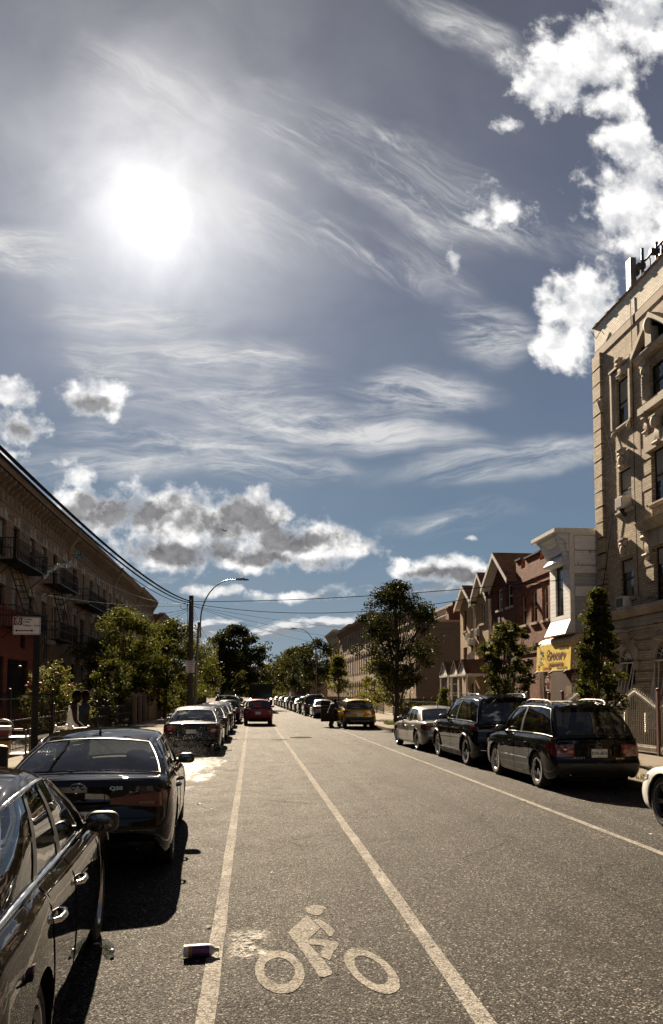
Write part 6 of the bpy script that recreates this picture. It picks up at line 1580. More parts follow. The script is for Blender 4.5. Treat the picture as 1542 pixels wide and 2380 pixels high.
def peaked(y0, y1, z_e, z_p, label, motif):
    x = 11.1; o_ = empty('peaked_fence', (x, y0, .15), 0, label, 'fence', 'peaked silver fence panels'); lo = tuple(o_.location); s_ = MB(); m_ = (y0+y1)/2
    def zt(y): return z_e + (z_p-z_e)*(1-abs(y-m_)/((y1-y0)/2))
    n = max(6, int((y1-y0)/.115))
    for k in range(n+1):
        y = lerp(y0+.04, y1-.04, k/n); zz = zt(y); s_.tube([(x, y, .3), (x, y, zz+.16)], .013, 5)
        s_.ball((x, y, zz+.10), .024, .024, .03, 6, 4); s_.add([(x-.02, y, zz+.15), (x, y-.02, zz+.15), (x+.02, y, zz+.15), (x, y+.02, zz+.15), (x, y, zz+.25)], [(0, 1, 4), (1, 2, 4), (2, 3, 4), (3, 0, 4)])
    s_.build('bar', MGATE, o_, lo, smooth=50)
    for e in (y0, y1):
        s_ = MB(); s_.add([(x-.02, e, zt(e)-.06), (x-.02, m_, z_p-.06), (x-.02, m_, z_p+.07), (x-.02, e, zt(e)+.07), (x+.02, e, zt(e)-.06), (x+.02, m_, z_p-.06), (x+.02, m_, z_p+.07), (x+.02, e, zt(e)+.07)], [(0, 1, 2, 3), (7, 6, 5, 4), (0, 4, 5, 1), (3, 2, 6, 7), (0, 3, 7, 4)])
        for k in range(14): f = (k+.5)/14; s_.ball((x-.025, lerp(e, m_, f), lerp(zt(e), z_p, f)), .015, .03, .03, 6, 4)
        s_.build('top_rail', MGATE, o_, lo, smooth=40)
    s_ = MB(); s_.box(x-.03, x+.03, y0, y1, .22, .42)
    for k in range(int((y1-y0)/.09)): s_.ball((x-.032, y0+.05+.09*k, .32), .012, .03, .05, 6, 4)
    s_.build('bottom_rail', MGATE, o_, lo)
    for y in motif:
        s_ = MB(); s_.box(x-.03, x+.03, y-.045, y+.045, .75, 1.32)
        for k in range(9): s_.ball((x-.035, y, .79+.06*k), .012, .04, .024, 6, 4)
        s_.build('motif', MGATE, o_, lo)
def gpost(y, h): 
    s_ = MB(); s_.box(11.05, 11.15, y-.05, y+.05, .1, h); s_.ball((11.1, y, h+.02), .07, .07, .05, 8, 6); tag(s_.build('gate_post', MGPOST), 'square dark red gate post between the silver fence panels', 'post', 'dark red gate posts')
peaked(24.95, 27.6, 1.42, 1.86, 'peaked silver fence panel farthest from the camera, behind the street tree', ()); peaked(23.6, 24.8, 1.40, 1.9, 'narrow peaked silver gate between the dark red posts', ()); peaked(21.0, 23.45, 1.46, 1.92, 'wide peaked silver fence panel with two upright motifs', (22.85, 21.6)); peaked(17.5, 20.8, 1.46, 1.92, 'peaked silver fence panel nearest the white car', (19.8, 18.5))
for y, h in ((23.52, 1.98), (24.88, 1.98), (27.7, 1.9), (29.0, 1.85), (20.9, 1.95)): gpost(y, h)
# low brick wall with piers on the left
for (y0, y1, h, lb) in ((52.5, 57.0, 1.6, 'low brown brick garden wall with stone caps beside the pavement on the left'),):
    o_ = empty('garden_wall', (-6.75, y0, .15), 0, lb, 'wall'); lo = tuple(o_.location); s_ = MB(); s_.box(-6.9, -6.6, y0, y1, 0, h); s_.build('wall', MBYL, o_, lo); s_ = MB(); s_.box(-6.95, -6.55, y0-.05, y1+.05, h, h+.1); s_.build('coping', MSTONEB, o_, lo)
for k, y in enumerate((46.4, 48.6, 50.6)):
    s_ = MB(); s_.box(-6.95, -6.55, y-.2, y+.2, .1, 1.75); s_.add([(-7.0, y-.25, 1.75), (-6.5, y-.25, 1.75), (-6.5, y+.25, 1.75), (-7.0, y+.25, 1.75), (-6.75, y, 1.98)], [(0, 1, 4), (1, 2, 4), (2, 3, 4), (3, 0, 4), (3, 2, 1, 0)]); tag(s_.build('fence_pier', MSTONEB), 'dark pier with a pyramid cap between the left garden fences', 'pier', 'pyramid capped garden piers')
    if k: iron_fence(-6.75, y-1.95, y-.25, 1.4, 'short iron fence between two pyramid capped piers', gap=.13, group='short fences between the piers')
for y0, y1, lb in ((57.2, 61.8, 'weathered board fence beyond the low brick garden wall'),):
    o_ = empty('board_fence', (-6.75, y0, .15), 0, lb, 'fence'); s_ = MB()
    for k in range(int((y1-y0)/.17)): s_.box(-6.77, -6.74, y0+.17*k, y0+.17*k+.15, .1, 1.75+.05*math.sin(k*2.1))
    s_.build('boards', MPOLE, o_, tuple(o_.location)); s_ = MB(); s_.box(-6.82, -6.775, y0, y1, .5, .58); s_.box(-6.82, -6.775, y0, y1, 1.3, 1.38); s_.build('rail', MPOLE, o_, tuple(o_.location))
# ---- the for sale board, lit by nothing but the sky
o_ = empty('sale_board', (12.35, 48.0, 0), R(-12), 'tall dark FOR SALE board on posts by the empty lot', 'sign'); MBRD = plain('board_dark', (.035, .018, .016), .5, var=.2)
s_ = MB(); s_.box(-.5, .5, -.03, 0, 1.65, 3.55); s_.build('board', MBRD, o_)
s_ = MB(); s_.box(-.5, -.42, 0, .07, .1, 3.7); s_.box(.42, .5, 0, .07, .1, 3.7); s_.build('post', MPOLE, o_)
s_ = MB(); s_.box(-.49, .49, -.042, -.032, 2.95, 3.36); s_.build('red_band', plain('sale_red', (.34, .035, .025), .45, var=.06), o_)
for tx, sz_, z_ in (('Property', .11, 3.45), ('FOR SALE', .225, 3.14), ('(347) 908-7623', .13, 2.45), ('DEXTER BLACKMAN', .105, 1.92), ('718-613-5458', .13, 1.76)):
    link('lettering', text_mesh(tx, sz_, MWHITE, .001, bold=.002), o_, (0, -.047, z_), (R(90), 0, 0))
# ---- no parking sign on its drilled post
o_ = empty('parking_sign', (-3.66, 14.0, .15), 0, 'white and maroon no parking sign with a double arrow on a drilled steel post', 'sign')
s_ = MB(); s_.box(-.035, .035, -.02, .02, -.1, 3.05); s_.box(-.055, -.035, -.02, -.012, -.1, 3.05); s_.box(.035, .055, -.02, -.012, -.1, 3.05); s_.build('post', MIRONB, o_)
s_ = MB()
for k in range(40): s_.box(-.008, .008, -.0215, -.0195, .2+.07*k, .225+.07*k)
s_.build('post_hole', MDARK, o_)
pn = empty('sign_panel_base', (0, 0, 0)); bpy.data.objects.remove(pn)
MMAR = plain('sign_maroon', (.13, .018, .016), .4, var=.06)
px, pz = -.165, 2.86; W2, H2 = .229, .152
def rrect(w_, h_, r_, n=5):
    pts = []
    for cx, cy, a0 in ((w_-r_, h_-r_, 0), (-w_+r_, h_-r_, 90), (-w_+r_, -h_+r_, 180), (w_-r_, -h_+r_, 270)):
        for k in range(n+1): a = R(a0+90*k/n); pts.append((cx+r_*math.cos(a), cy+r_*math.sin(a)))
    return pts
sgp = MB(); sgp.prism(rrect(W2, H2, .025), -.030, -.027, lambda p_, q_, h: (px+p_, h, pz+q_)); so = sgp.build('board', plain('sign_face', (.82, .80, .76), .4, var=.04), o_)
sgp = MB(); ou = rrect(W2-.008, H2-.008, .019); inn = rrect(W2-.016, H2-.016, .013); n = len(ou)
sgp.add([(px+p_, -.0310, pz+q_) for p_, q_ in ou]+[(px+p_, -.0310, pz+q_) for p_, q_ in inn], [(k, (k+1) % n, n+(k+1) % n, n+k) for k in range(n)])
sgp.build('border', MMAR, so)
sgp = MB(); sgp.box(px-W2+.012, px-W2+.155, -.0318, -.0305, pz+.012, pz+H2-.012); sgp.build('symbol_field', MMAR, so)
c = (px-W2+.083, pz+.076)
sgp = MB(); n = 32
for r0_, r1_ in ((.044, .054),): sgp.add([(c[0]+r0_*math.cos(2*math.pi*k/n), -.0326, c[1]+r0_*math.sin(2*math.pi*k/n)) for k in range(n)]+[(c[0]+r1_*math.cos(2*math.pi*k/n), -.0326, c[1]+r1_*math.sin(2*math.pi*k/n)) for k in range(n)], [(k, (k+1) % n, n+(k+1) % n, n+k) for k in range(n)])
sgp.cbox((c[0], -.0327, c[1]), .098, .0006, .011, Matrix.Rotation(R(40), 4, 'Y')); sgp.build('no_symbol', MWHITE, so)
link('lettering', text_mesh('P', .085, MWHITE, .0004, bold=.003), so, (c[0]-.002, -.0325, c[1]), (R(90), 0, 0))
for tx, z_ in (('Tuesday', .112), ('Friday', .066), ('9:30am - 11am', .006)): link('lettering', text_mesh(tx, .046, MMAR, .0004, 'LEFT', bold=.0012), so, (px-W2+.168, -.0318, pz+z_), (R(90), 0, 0))
sgp = MB(); a0, a1, za = px-W2+.03, px-W2+.345, pz-.082
sgp.add([(a0, -.0318, za), (a0+.04, -.0318, za+.024), (a0+.04, -.0318, za+.009), (a1-.04, -.0318, za+.009), (a1-.04, -.0318, za+.024), (a1, -.0318, za), (a1-.04, -.0318, za-.024), (a1-.04, -.0318, za-.009), (a0+.04, -.0318, za-.009), (a0+.04, -.0318, za-.024)], [tuple(range(10))]); sgp.build('arrow', MMAR, so)

# ---- the rows go on behind the camera; their fronts show in the paint and glass of the cars
left_house('brick_house', 12.5, 32.9, [14, 17, 20, 23, 26, 29, 31.5], MBYL2, 'brown brick row house nearer than the red painted one', 12.5)
left_house('brick_house', -9, 12.4, [-7, -4, -1, 2, 5, 8, 11], MBYL, 'brown brick row house level with the camera', 12.6)
left_house('brick_house', -34, -9.1, [-32, -28, -24, -20, -16, -12], MBYL3, 'brown brick row house behind the camera', 12.6)
right_house('brick_house', -14, 7.9, 11.5, MBTAN2, 'tan brick house on the right before the ornate building', [(y, y+1.0, z, z+1.8) for y in (-12, -8.5, -5, -1.5, 2, 5.5) for z in (1.4, 4.8, 8.2)])
right_house('brick_house', -36, -14.1, 10.5, MBDARK, 'dark brick house on the right behind the camera', [(y, y+1.0, z, z+1.8) for y in (-34, -30, -26, -22, -18) for z in (1.4, 4.8, 7.8)])

# ------------------------------------------------------------------ trees and shrubs
def leafmat(name, c, tr, gloss=.42, var=.45, trans=.42):
    c = tuple(q*.78 for q in c); tr = tuple(q*.78 for q in tr)
    m, t, b, o = newmat(name); co = t.coord('Object')
    geo = t.n('ShaderNodeNewGeometry'); rnd = geo.outputs['Random Per Island']
    n = t.noise(co, 1.3, 4, .6)
    f = t.m('ADD', t.m('MULTIPLY', rnd, .6), t.m('MULTIPLY', n, .4))
    col = t.mix(t.lin(f, .2, .8), tuple(q*(1-var) for q in c), tuple(q*(1+var) for q in c))
    col = t.mix(t.sm(rnd, .93, .99), col, (c[0]*2.2, c[1]*1.25, c[2]))
    t.set(b.inputs['Base Color'], col); t.set(b.inputs['Roughness'], t.lin(rnd, 0, 1, gloss+.08, gloss+.4)); b.inputs['Specular IOR Level'].default_value = .05
    tl = t.n('ShaderNodeBsdfTranslucent'); t.set(tl.inputs[0], t.mix(t.lin(f, .2, .8), tuple(q*.6 for q in tr), tuple(q*1.35 for q in tr)))
    mx = t.n('ShaderNodeMixShader'); mx.inputs[0].default_value = trans; t.L.new(b.outputs[0], mx.inputs[1]); t.L.new(tl.outputs[0], mx.inputs[2]); t.L.new(mx.outputs[0], o.inputs[0])
    return m
MLEAF1 = leafmat('leaf_bright', (.036, .046, .010), (.088, .094, .012)); MLEAF2 = leafmat('leaf_dark', (.026, .033, .010), (.045, .048, .008), .50, trans=.22); MLEAF3 = leafmat('leaf_mid', (.036, .044, .011), (.075, .078, .010), .44, trans=.34)
MLEAF4 = leafmat('leaf_olive', (.055, .060, .014), (.13, .125, .018), .45); MLEAFR = leafmat('rose_leaf', (.060, .068, .020), (.14, .135, .03), .34); MBARK = plain('bark', (.040, .031, .023), .92, var=.35, vs=9, bump=.7, bs=24)
MROSE = plain('rose_petal', (.42, .05, .06), .6, var=.3)
def leaves_mesh(name, pts, size, mat, rng, droop=.35, fold=.25):
    """pts: (n,3) leaf centres -> pointed folded leaves, six vertices each"""
    n = len(pts); d = rng.normal(size=(n, 3)); d[:, 2] = d[:, 2]*.6 - droop; d /= np.linalg.norm(d, axis=1)[:, None]
    r = rng.normal(size=(n, 3)); s_ = np.cross(d, r); s_ /= np.linalg.norm(s_, axis=1)[:, None] + 1e-9; nn = np.cross(d, s_)
    L = size*rng.uniform(.65, 1.35, size=(n, 1)); Wd = L*rng.uniform(.26, .40, size=(n, 1)); up = nn*Wd*fold
    V = np.stack([pts-d*L*.5, pts-d*L*.1+s_*Wd+up, pts+d*L*.22+s_*Wd*.75+up, pts+d*L*.55, pts+d*L*.22-s_*Wd*.75+up, pts-d*L*.1-s_*Wd+up], 1).reshape(-1, 3)
    base = (np.arange(n)*6)[:, None]; Fc = np.concatenate([base+np.array([[0, 1, 2, 3]]), base+np.array([[0, 3, 4, 5]])], 1).reshape(-1, 4)
    me = bpy.data.meshes.new(name); me.vertices.add(len(V)); me.vertices.foreach_set('co', V.ravel()); me.loops.add(Fc.size); me.loops.foreach_set('vertex_index', Fc.ravel().astype(np.int32))
    me.polygons.add(len(Fc)); me.polygons.foreach_set('loop_start', np.arange(0, Fc.size, 4).astype(np.int32)); me.materials.append(mat); me.update(calc_edges=True); me.validate(); return me
def tree(name, loc, label, h, rad, trunk_h, n, size, mat, seed, group=None, shape='round', lean=(0, 0), limbs=9, tr=.11, clump=.30, off=(0, 0), cat='tree', squash=1.0, nclump=None, bare=0):
    rng = np.random.default_rng(seed); rs = random.Random(seed)
    root = empty(name, loc, 0, label, cat, group)
    tk = MB(); top = h*.86; pts = []
    for k in range(9):
        f = k/8; pts.append(Vector((lean[0]*f*f + off[0]*f*.6 + rs.uniform(-.04, .04)*f*h*.3, lean[1]*f*f + off[1]*f*.6 + rs.uniform(-.04, .04)*f*h*.3, top*f)))
    tk.tube(pts, [tr*1.35]+[tr*(1-.82*(k/8)) for k in range(1, 9)], 9)
    cc = Vector((off[0], off[1], 0)); ends = []
    crown_h = h-trunk_h
    def rad_at(f):
        if shape == 'round': return rad*math.sqrt(max(.02, 1-(2*f-.92)**2*.95))
        if shape == 'cone': return rad*(1.02-f)**.75*min(1, .45+f*3)
        if shape == 'vase': return rad*(.35+.75*math.sin(min(1, f*1.25)*math.pi*.62))*(1 if f < .8 else (1-f)/.2*.55+.45)
        if shape == 'bush': return rad*math.sqrt(max(.03, 1-f**2.2))
        return rad
    nc = nclump or int(26+limbs*5)
    for k in range(nc):
        f = rs.random()**.85; a = rs.uniform(0, 2*math.pi); rr = rad_at(f)*(.25+.75*math.sqrt(rs.random()))*rs.uniform(.82, 1.16)
        ends.append(Vector((cc.x+rr*math.cos(a), cc.y+rr*math.sin(a)*squash, trunk_h+crown_h*(.04+.94*f))))
    for k in range(limbs+nc//3):
        e = ends[k % len(ends)]; i = min(7, max(1, int((e.z*.62)/top*8))); s0 = pts[i]; m_ = s0.lerp(e, .5)+Vector((0, 0, -.06*h*rs.random()))
        tk.tube([s0, m_, e], [tr*.42*(1-i/11), tr*.22, .012], 5)
    tk.build('trunk', MBARK, root, smooth=60)
    P_ = []
    w_ = np.array([rs.uniform(.4, 1.4) for _ in ends]); w_ /= w_.sum(); cnt = rng.multinomial(n, w_)
    for e, c in zip(ends, cnt):
        cr = rad*clump*rs.uniform(.55, 1.25); q = rng.normal(size=(c, 3)); q /= np.linalg.norm(q, axis=1)[:, None]+1e-9; q *= (cr*rng.random((c, 1))**.45); q[:, 2] *= .72
        P_.append(q + np.array(e))
    P_ = np.concatenate(P_); P_[:, 2] = np.maximum(P_[:, 2], .06)
    link('crown', leaves_mesh('crown', P_, size, mat, rng), root)
    return root
YT = 'young trees planted along the right kerb'
tree('leafy_tree', (8.2, 24.9, .15), 'young street tree behind the black off roader, in front of the red brick house', 3.95, .76, 1.2, 8000, .085, MLEAF3, 15, YT, 'vase', tr=.05, clump=.28, limbs=8, nclump=110)
tree('leafy_tree', (8.92, 19.9, .15), 'young street tree in front of the grocery awning and the ornate building corner', 4.45, .76, .95, 8500, .085, MLEAF3, 27, YT, 'cone', tr=.055, clump=.27, limbs=9, nclump=120, off=(.05, 0))
tree('street_tree', (8.15, 44.6, .15), 'big round street tree on the right pavement behind the silver sedan', 8.0, 2.25, 2.0, 24000, .105, MLEAF2, 5, None, 'round', tr=.16, clump=.27, limbs=16, off=(.1, 0), nclump=150)
tree('leafy_tree', (10.2, 53, .15), 'low yellowish leafy tree behind the yellow car', 4.0, 1.8, .8, 3600, .16, MLEAF4, 33, None, 'bush', tr=.09, clump=.36, off=(-1.4, 0))
tree('leafy_tree', (7.6, 70, .15), 'small upright tree between the yellow car and the far brick row', 5.0, 1.35, 1.6, 2600, .17, MLEAF4, 34, 'trees on the far right pavement', 'cone', tr=.08, clump=.4)
RT = 'trees on the far right pavement'
for k, (x, y, h, r_, m_, lb) in enumerate(((7.2, 88, 7.9, 2.5, MLEAF2, 'dark spreading tree under the second street lamp'), (7.0, 106, 8.0, 3.1, MLEAF2, 'dark tree just left of the second street lamp pole'), (6.9, 128, 9.0, 3.6, MLEAF3, 'tall tree before the third street lamp'), (6.9, 150, 9.4, 4.0, MLEAF2, 'rounded dark tree beside the third street lamp'), (6.8, 178, 9.2, 4.2, MLEAF4, 'paler distant tree beyond the third street lamp'), (6.7, 215, 9.5, 4.8, MLEAF3, 'far tree over the end of the right parked row'))):
    tree('street_tree', (x, y, .15), lb, h, r_, 2.4, int(5200-k*450), .20+.045*k, m_, 50+k, RT, 'round', tr=.14, clump=.30, nclump=70)
LT = 'leafy trees in the left front gardens'
tree('leafy_tree', (-8.3, 52, .15), 'bright leafy tree in front of the brick row, left of the utility pole', 7.0, 2.9, .7, 19000, .13, MLEAF1, 61, LT, 'round', tr=.12, clump=.28, nclump=110, off=(.1, 0))
tree('leafy_tree', (-6.2, 58, .15), 'bright leafy tree directly behind the wooden utility pole', 6.9, 2.9, .6, 17000, .135, MLEAF1, 62, LT, 'round', tr=.12, clump=.28, nclump=100, off=(.4, 0))
tree('leafy_tree', (-5.4, 68, .15), 'leafy tree between the utility pole and the dark round tree', 6.0, 2.6, .6, 10000, .16, MLEAF3, 63, LT, 'round', tr=.11, clump=.32, nclump=70)
tree('round_tree', (-3.7, 96, .15), 'large dark round tree overhanging the left parked cars', 9.6, 4.0, 1.6, 17000, .27, MLEAF2, 64, None, 'round', tr=.22, clump=.25, limbs=14, off=(1.7, 0), nclump=150)
for k, (x, y, h, r_, m_, lb) in enumerate(((-4.2, 135, 8.0, 4.2, MLEAF3, 'mid green tree behind the delivery truck on the left'), (-4.0, 175, 8.4, 4.6, MLEAF4, 'pale distant tree over the delivery truck'), (-4.0, 225, 9, 5.5, MLEAF3, 'farthest tree on the left pavement'))):
    tree('street_tree', (x, y, .15), lb, h, r_, 1.4, 3600, .30+.05*k, m_, 70+k, 'far trees on the left pavement', 'round', tr=.2, clump=.32, nclump=60)
# trees that close the vista; those behind the camera added to darken reflections
rng = np.random.default_rng(90); P_ = []
for k in range(110):
    x = rng.uniform(-60, 75) if k < 70 else rng.uniform(-28, 30); y = rng.uniform(270, 400) if k < 70 else rng.uniform(-95, -48); r_ = rng.uniform(3.5, 6.5); hh = rng.uniform(5, 9.5)
    q = rng.normal(size=(260, 3)); q /= np.linalg.norm(q, axis=1)[:, None]; q *= r_*rng.random((260, 1))**.4; q[:, 2] = q[:, 2]*.75+hh*.6; P_.append(q+np.array([x, y, 0]))
P_ = np.concatenate(P_); P_[:, 2] = np.maximum(P_[:, 2], .3)
tag(link('treeline', leaves_mesh('treeline', P_, .85, MLEAF4, rng)), 'mass of trees closing the far end of the street, with unseen trees added behind the camera', 'trees', kind='stuff')
# garden shrubs on the left
o_ = tree('rose_bush', (-7.9, 32.5, .15), 'dense rose bush with a few red blooms behind the black iron fence', 2.75, 1.35, .25, 6500, .085, MLEAFR, 81, None, 'bush', tr=.05, clump=.36, cat='shrub', nclump=60)
rs = random.Random(8)
for k in range(9):
    s_ = MB(); c = (rs.uniform(-1.2, 1.2), rs.uniform(-1.3, -.5), rs.uniform(1.6, 2.75))
    for j in range(6): s_.ball((c[0]+rs.uniform(-.03, .03), c[1]+rs.uniform(-.03, .03), c[2]+rs.uniform(-.02, .02)), .05, .05, .04, 6, 4)
    s_.build('bloom', MROSE, o_)
tree('leafy_shrub', (-7.5, 43.5, .15), 'bright open shrub between the rose bush and the tall leafy trees', 3.4, 1.05, .3, 3800, .12, MLEAF3, 82, None, 'vase', tr=.045, clump=.34, cat='shrub', nclump=42)
tree('leafy_shrub', (-7.4, 39.0, .15), 'low dark shrub beside the bright open shrub', 1.9, .9, .2, 2200, .11, MLEAF2, 83, None, 'bush', tr=.04, clump=.4, cat='shrub')
tree('hedge_shrub', (-7.3, 58.5, .15), 'reddish clipped shrub over the low brick garden wall', 2.3, 1.3, .2, 2600, .12, leafmat('leaf_rusty', (.085, .055, .016), (.16, .10, .02)), 84, None, 'bush', tr=.04, clump=.4, cat='shrub')
tree('ivy_shrub', (10.8, 44.0, .15), 'climbing plant on the fence beside the big street tree trunk', 2.0, .42, .1, 1800, .10, MLEAF1, 85, None, 'bush', tr=.03, clump=.6, cat='plant')
for k, (x, y, lb) in enumerate(((12.1, 52, 'low green bush in the empty lot'), (12.3, 57, 'pale weedy bush in the empty lot behind the iron fence'))): tree('garden_bush', (x, y, .15), lb, 1.1, .8, .1, 1000, .12, MLEAF1, 86+k, None, 'bush', tr=.03, clump=.5, cat='bush')
# grass in the tree pit and weeds along the kerb
rng = np.random.default_rng(4); rs = random.Random(44); s_ = MB()
def tuft(cx, cy, rx, ry, n, hh, z=.15):
    for k in range(n):
        x = cx+rs.uniform(-1, 1)*rx; y = cy+rs.uniform(-1, 1)*ry; a = rs.uniform(0, 6.28); l = hh*rs.uniform(.4, 1.2); dx_, dy_ = math.cos(a)*l*.5, math.sin(a)*l*.5; w2 = .008
        s_.add([(x-w2, y, z), (x+w2, y, z), (x+dx_*.4+w2, y+dy_*.4, z+l*.7), (x+dx_, y+dy_, z+l)], [(0, 1, 2, 3)])
tuft(8.1, 44.3, .65, .9, 420, .16); tuft(8.05, 40.8, .25, .5, 90, .14)
for cx, cy in ((7.75, 13.4), (7.7, 12.2), (7.9, 15.2), (8.5, 19.9), (8.0, 24.9), (7.2, 33.5), (7.1, 37.8)): tuft(cx, cy, .2, .45, 110, .12)
tuft(-6.5, 38, .2, 5, 160, .14); tuft(11.0, 14, .15, 3, 120, .12)
tag(s_.build('grass', MLEAF1), 'tufts of grass and weeds in the tree pits and along the kerb', 'grass', kind='stuff')

for x, y, lb in ((8.4, -6, 'street tree on the right behind the camera'), (-4.6, -8, 'street tree on the left behind the camera'), (8.4, -18, 'second street tree on the right behind the camera'), (8.6, 5.5, 'street tree on the right beside the camera')):
    tree('street_tree', (x, y, .15), lb, 7.6, 2.3, 2.2, 3000, .24, MLEAF3, int(200+y), 'street trees around the camera', 'round', tr=.14, clump=.3, nclump=60)

# ------------------------------------------------------------------ people
MSKIN = plain('brown_skin', (.030, .015, .009), .7, spec=.12, var=.12); MHAIR = plain('black_hair', (.005, .0045, .004), .9, spec=.05, var=.2, bump=.5, bs=200); MVEST = plain('white_vest', (.82, .79, .74), .9, var=.06, bump=.5, bs=26)
MSHIRT = plain('blue_grey_shirt', (.035, .042, .055), .95, spec=.1, var=.15, bump=.4, bs=20); MSHORT = plain('brown_shorts', (.035, .02, .013), .95, spec=.1, var=.35, vs=10); MJEAN = plain('dark_trousers', (.016, .016, .018), .85, var=.2); MSHOE = plain('dark_shoe', (.015, .013, .012), .6); MEYE = plain('eye_white', (.4, .38, .35), .3); MCOAT = plain('dark_jacket', (.012, .011, .011), .8)
def person(loc, rz, label, J, top, top_mat, leg_mat, leg_z, beard=True):
    """J: joint positions (local, facing +y). One continuous skinned body; clothes follow it"""
    root = empty('person', loc, rz, label, 'person')
    V, E, Rd = [], [], []
    def add(p, r, par=None):
        V.append(Vector(p)); Rd.append(r if isinstance(r, tuple) else (r, r)); i = len(V)-1
        if par is not None: E.append((par, i))
        return i
    pel = add(J['pelvis'], (.150, .115)); sp = add(J['spine'], (.135, .105), pel); ch = add(J['chest'], (.165, .120), sp); nb = add(J['neck'], .060, ch)
    hd = Vector(J['head']); add(Vector(J['neck']).lerp(hd, .45), .055, nb)
    bones = {'torso': [(J['pelvis'], J['spine']), (J['spine'], J['chest']), (J['chest'], J['neck'])], 'arm': [], 'fore': [], 'thigh': [], 'shin': [], 'head': [(J['neck'], J['head'])]}
    for s_, sg in (('l', -1), ('r', 1)):
        sh, el, wr, ha = (Vector(J[k+s_]) for k in ('sh', 'el', 'wr', 'ha'))
        a = add(Vector(J['chest']).lerp(sh, .55)+Vector((0, 0, .05)), .075, ch); b = add(sh, .064, a); b2 = add(sh.lerp(el, .4), .056, b); c = add(el, .042, b2); c2 = add(el.lerp(wr, .3), .043, c); d = add(wr, .027, c2)
        dr = (ha-wr).normalized(); side = dr.cross(Vector((0, 0, 1))); side = side.normalized() if side.length > .1 else Vector((0, 1, 0)); nrm = dr.cross(side)
        pm_ = add(wr+dr*.055, (.036, .020), d)
        for q in range(4):
            o_ = (q-1.5)*.021; ln = (.075, .088, .082, .064)[q]
            k0 = add(wr+dr*.095+side*o_, .0105, pm_); k1 = add(wr+dr*(.095+ln*.55)+side*o_*1.05+nrm*.018, .0095, k0); add(wr+dr*(.095+ln*.72)+side*o_+nrm*.055, .0085, k1)
        t0_ = add(wr+dr*.05-side*.036+nrm*.008, .011, pm_); add(wr+dr*.095-side*.048+nrm*.04, .0095, t0_)
        bones['arm'].append((sh, el)); bones['fore'].append((el, wr)); bones['fore'].append((wr, ha+dr*.12))
        hp, kn, an, to = (Vector(J[k+s_]) for k in ('hp', 'kn', 'an', 'to'))
        a = add(hp, .098, pel); b = add(hp.lerp(kn, .45), .082, a); c = add(kn, .060, b); c2 = add(kn.lerp(an, .35), .058, c); d = add(an, .040, c2); add(to, (.042, .032), d)
        bones['thigh'].append((hp, kn)); bones['shin'].append((kn, an)); bones['shin'].append((an, to))
    me = bpy.data.meshes.new('body'); me.from_pydata(V, E, []); o = bpy.data.objects.new('body', me); COL.objects.link(o)
    md = o.modifiers.new('skin', 'SKIN'); md.use_smooth_shade = True
    for i, sv in enumerate(me.skin_vertices[0].data): sv.radius = Rd[i]; sv.use_root = (i == 0)
    sb = o.modifiers.new('sub', 'SUBSURF'); sb.levels = 2; sb.render_levels = 2
    dg = bpy.context.evaluated_depsgraph_get(); bmesh_ = bpy.data.meshes.new_from_object(o.evaluated_get(dg)); bpy.data.objects.remove(o)
    co = [v.co.copy() for v in bmesh_.vertices]; fs = [tuple(p.vertices) for p in bmesh_.polygons]; nr = [v.normal.copy() for v in bmesh_.vertices]
    # head and face, grown into the same mesh
    mb = MB(); mb.v = [tuple(v) for v in co]; mb.f = list(fs); mb.m = [0]*len(fs)
    Fw = Vector(J.get('face', (0, 1, 0))).normalized(); Rt = Fw.cross(Vector((0, 0, 1))).normalized(); Up = Rt.cross(Fw)
    Mh = Matrix((Rt, Fw, Up)).transposed().to_4x4()
    mb.ball(hd, .076, .098, .118, 16, 12, Mh); mb.ball(hd+Fw*.035-Up*.062, .056, .062, .058, 12, 8, Mh)
    mb.ball(hd+Fw*.104-Up*.018, .016, .022, .026, 8, 6, Mh); mb.ball(hd+Fw*.094-Up*.062, .028, .014, .010, 8, 5, Mh)
    for sg in (-1, 1): mb.ball(hd+Rt*sg*.078-Fw*.005-Up*.012, .010, .024, .034, 8, 6, Mh); mb.ball(hd+Rt*sg*.032+Fw*.084+Up*.004, .014, .012, .009, 8, 5, Mh, 1)
    mb.build('body', [MSKIN, MEYE], root, smooth=80)
    h_ = MB(); h_.ball(hd+Up*.018-Fw*.010, .085, .105, .116, 14, 10, Mh); h_.v = [tuple(Vector(v) - Fw*max(0, (Vector(v)-hd).dot(Fw)-.055)*(1 if (Vector(v)-hd).dot(Up) < .055 else 0) ) for v in h_.v]
    h_.build('hair', MHAIR, root, smooth=80)
    if beard: h_ = MB(); h_.ball(hd+Fw*.040-Up*.078, .062, .064, .055, 12, 8, Mh); h_.build('beard', MHAIR, root, smooth=80)
    def seg_d(p, a, b):
        a, b = Vector(a), Vector(b); ab = b-a; t_ = max(0, min(1, (p-a).dot(ab)/ab.length_squared)); return (p-(a+ab*t_)).length, t_
    cl = []
    for p in co:
        best = (9, None, 0)
        for k, L_ in bones.items():
            for a, b in L_:
                dd, tt = seg_d(p, a, b); dd -= {'torso': .125, 'thigh': .04}.get(k, 0)
                if dd < best[0]: best = (dd, k, tt)
        cl.append(best)
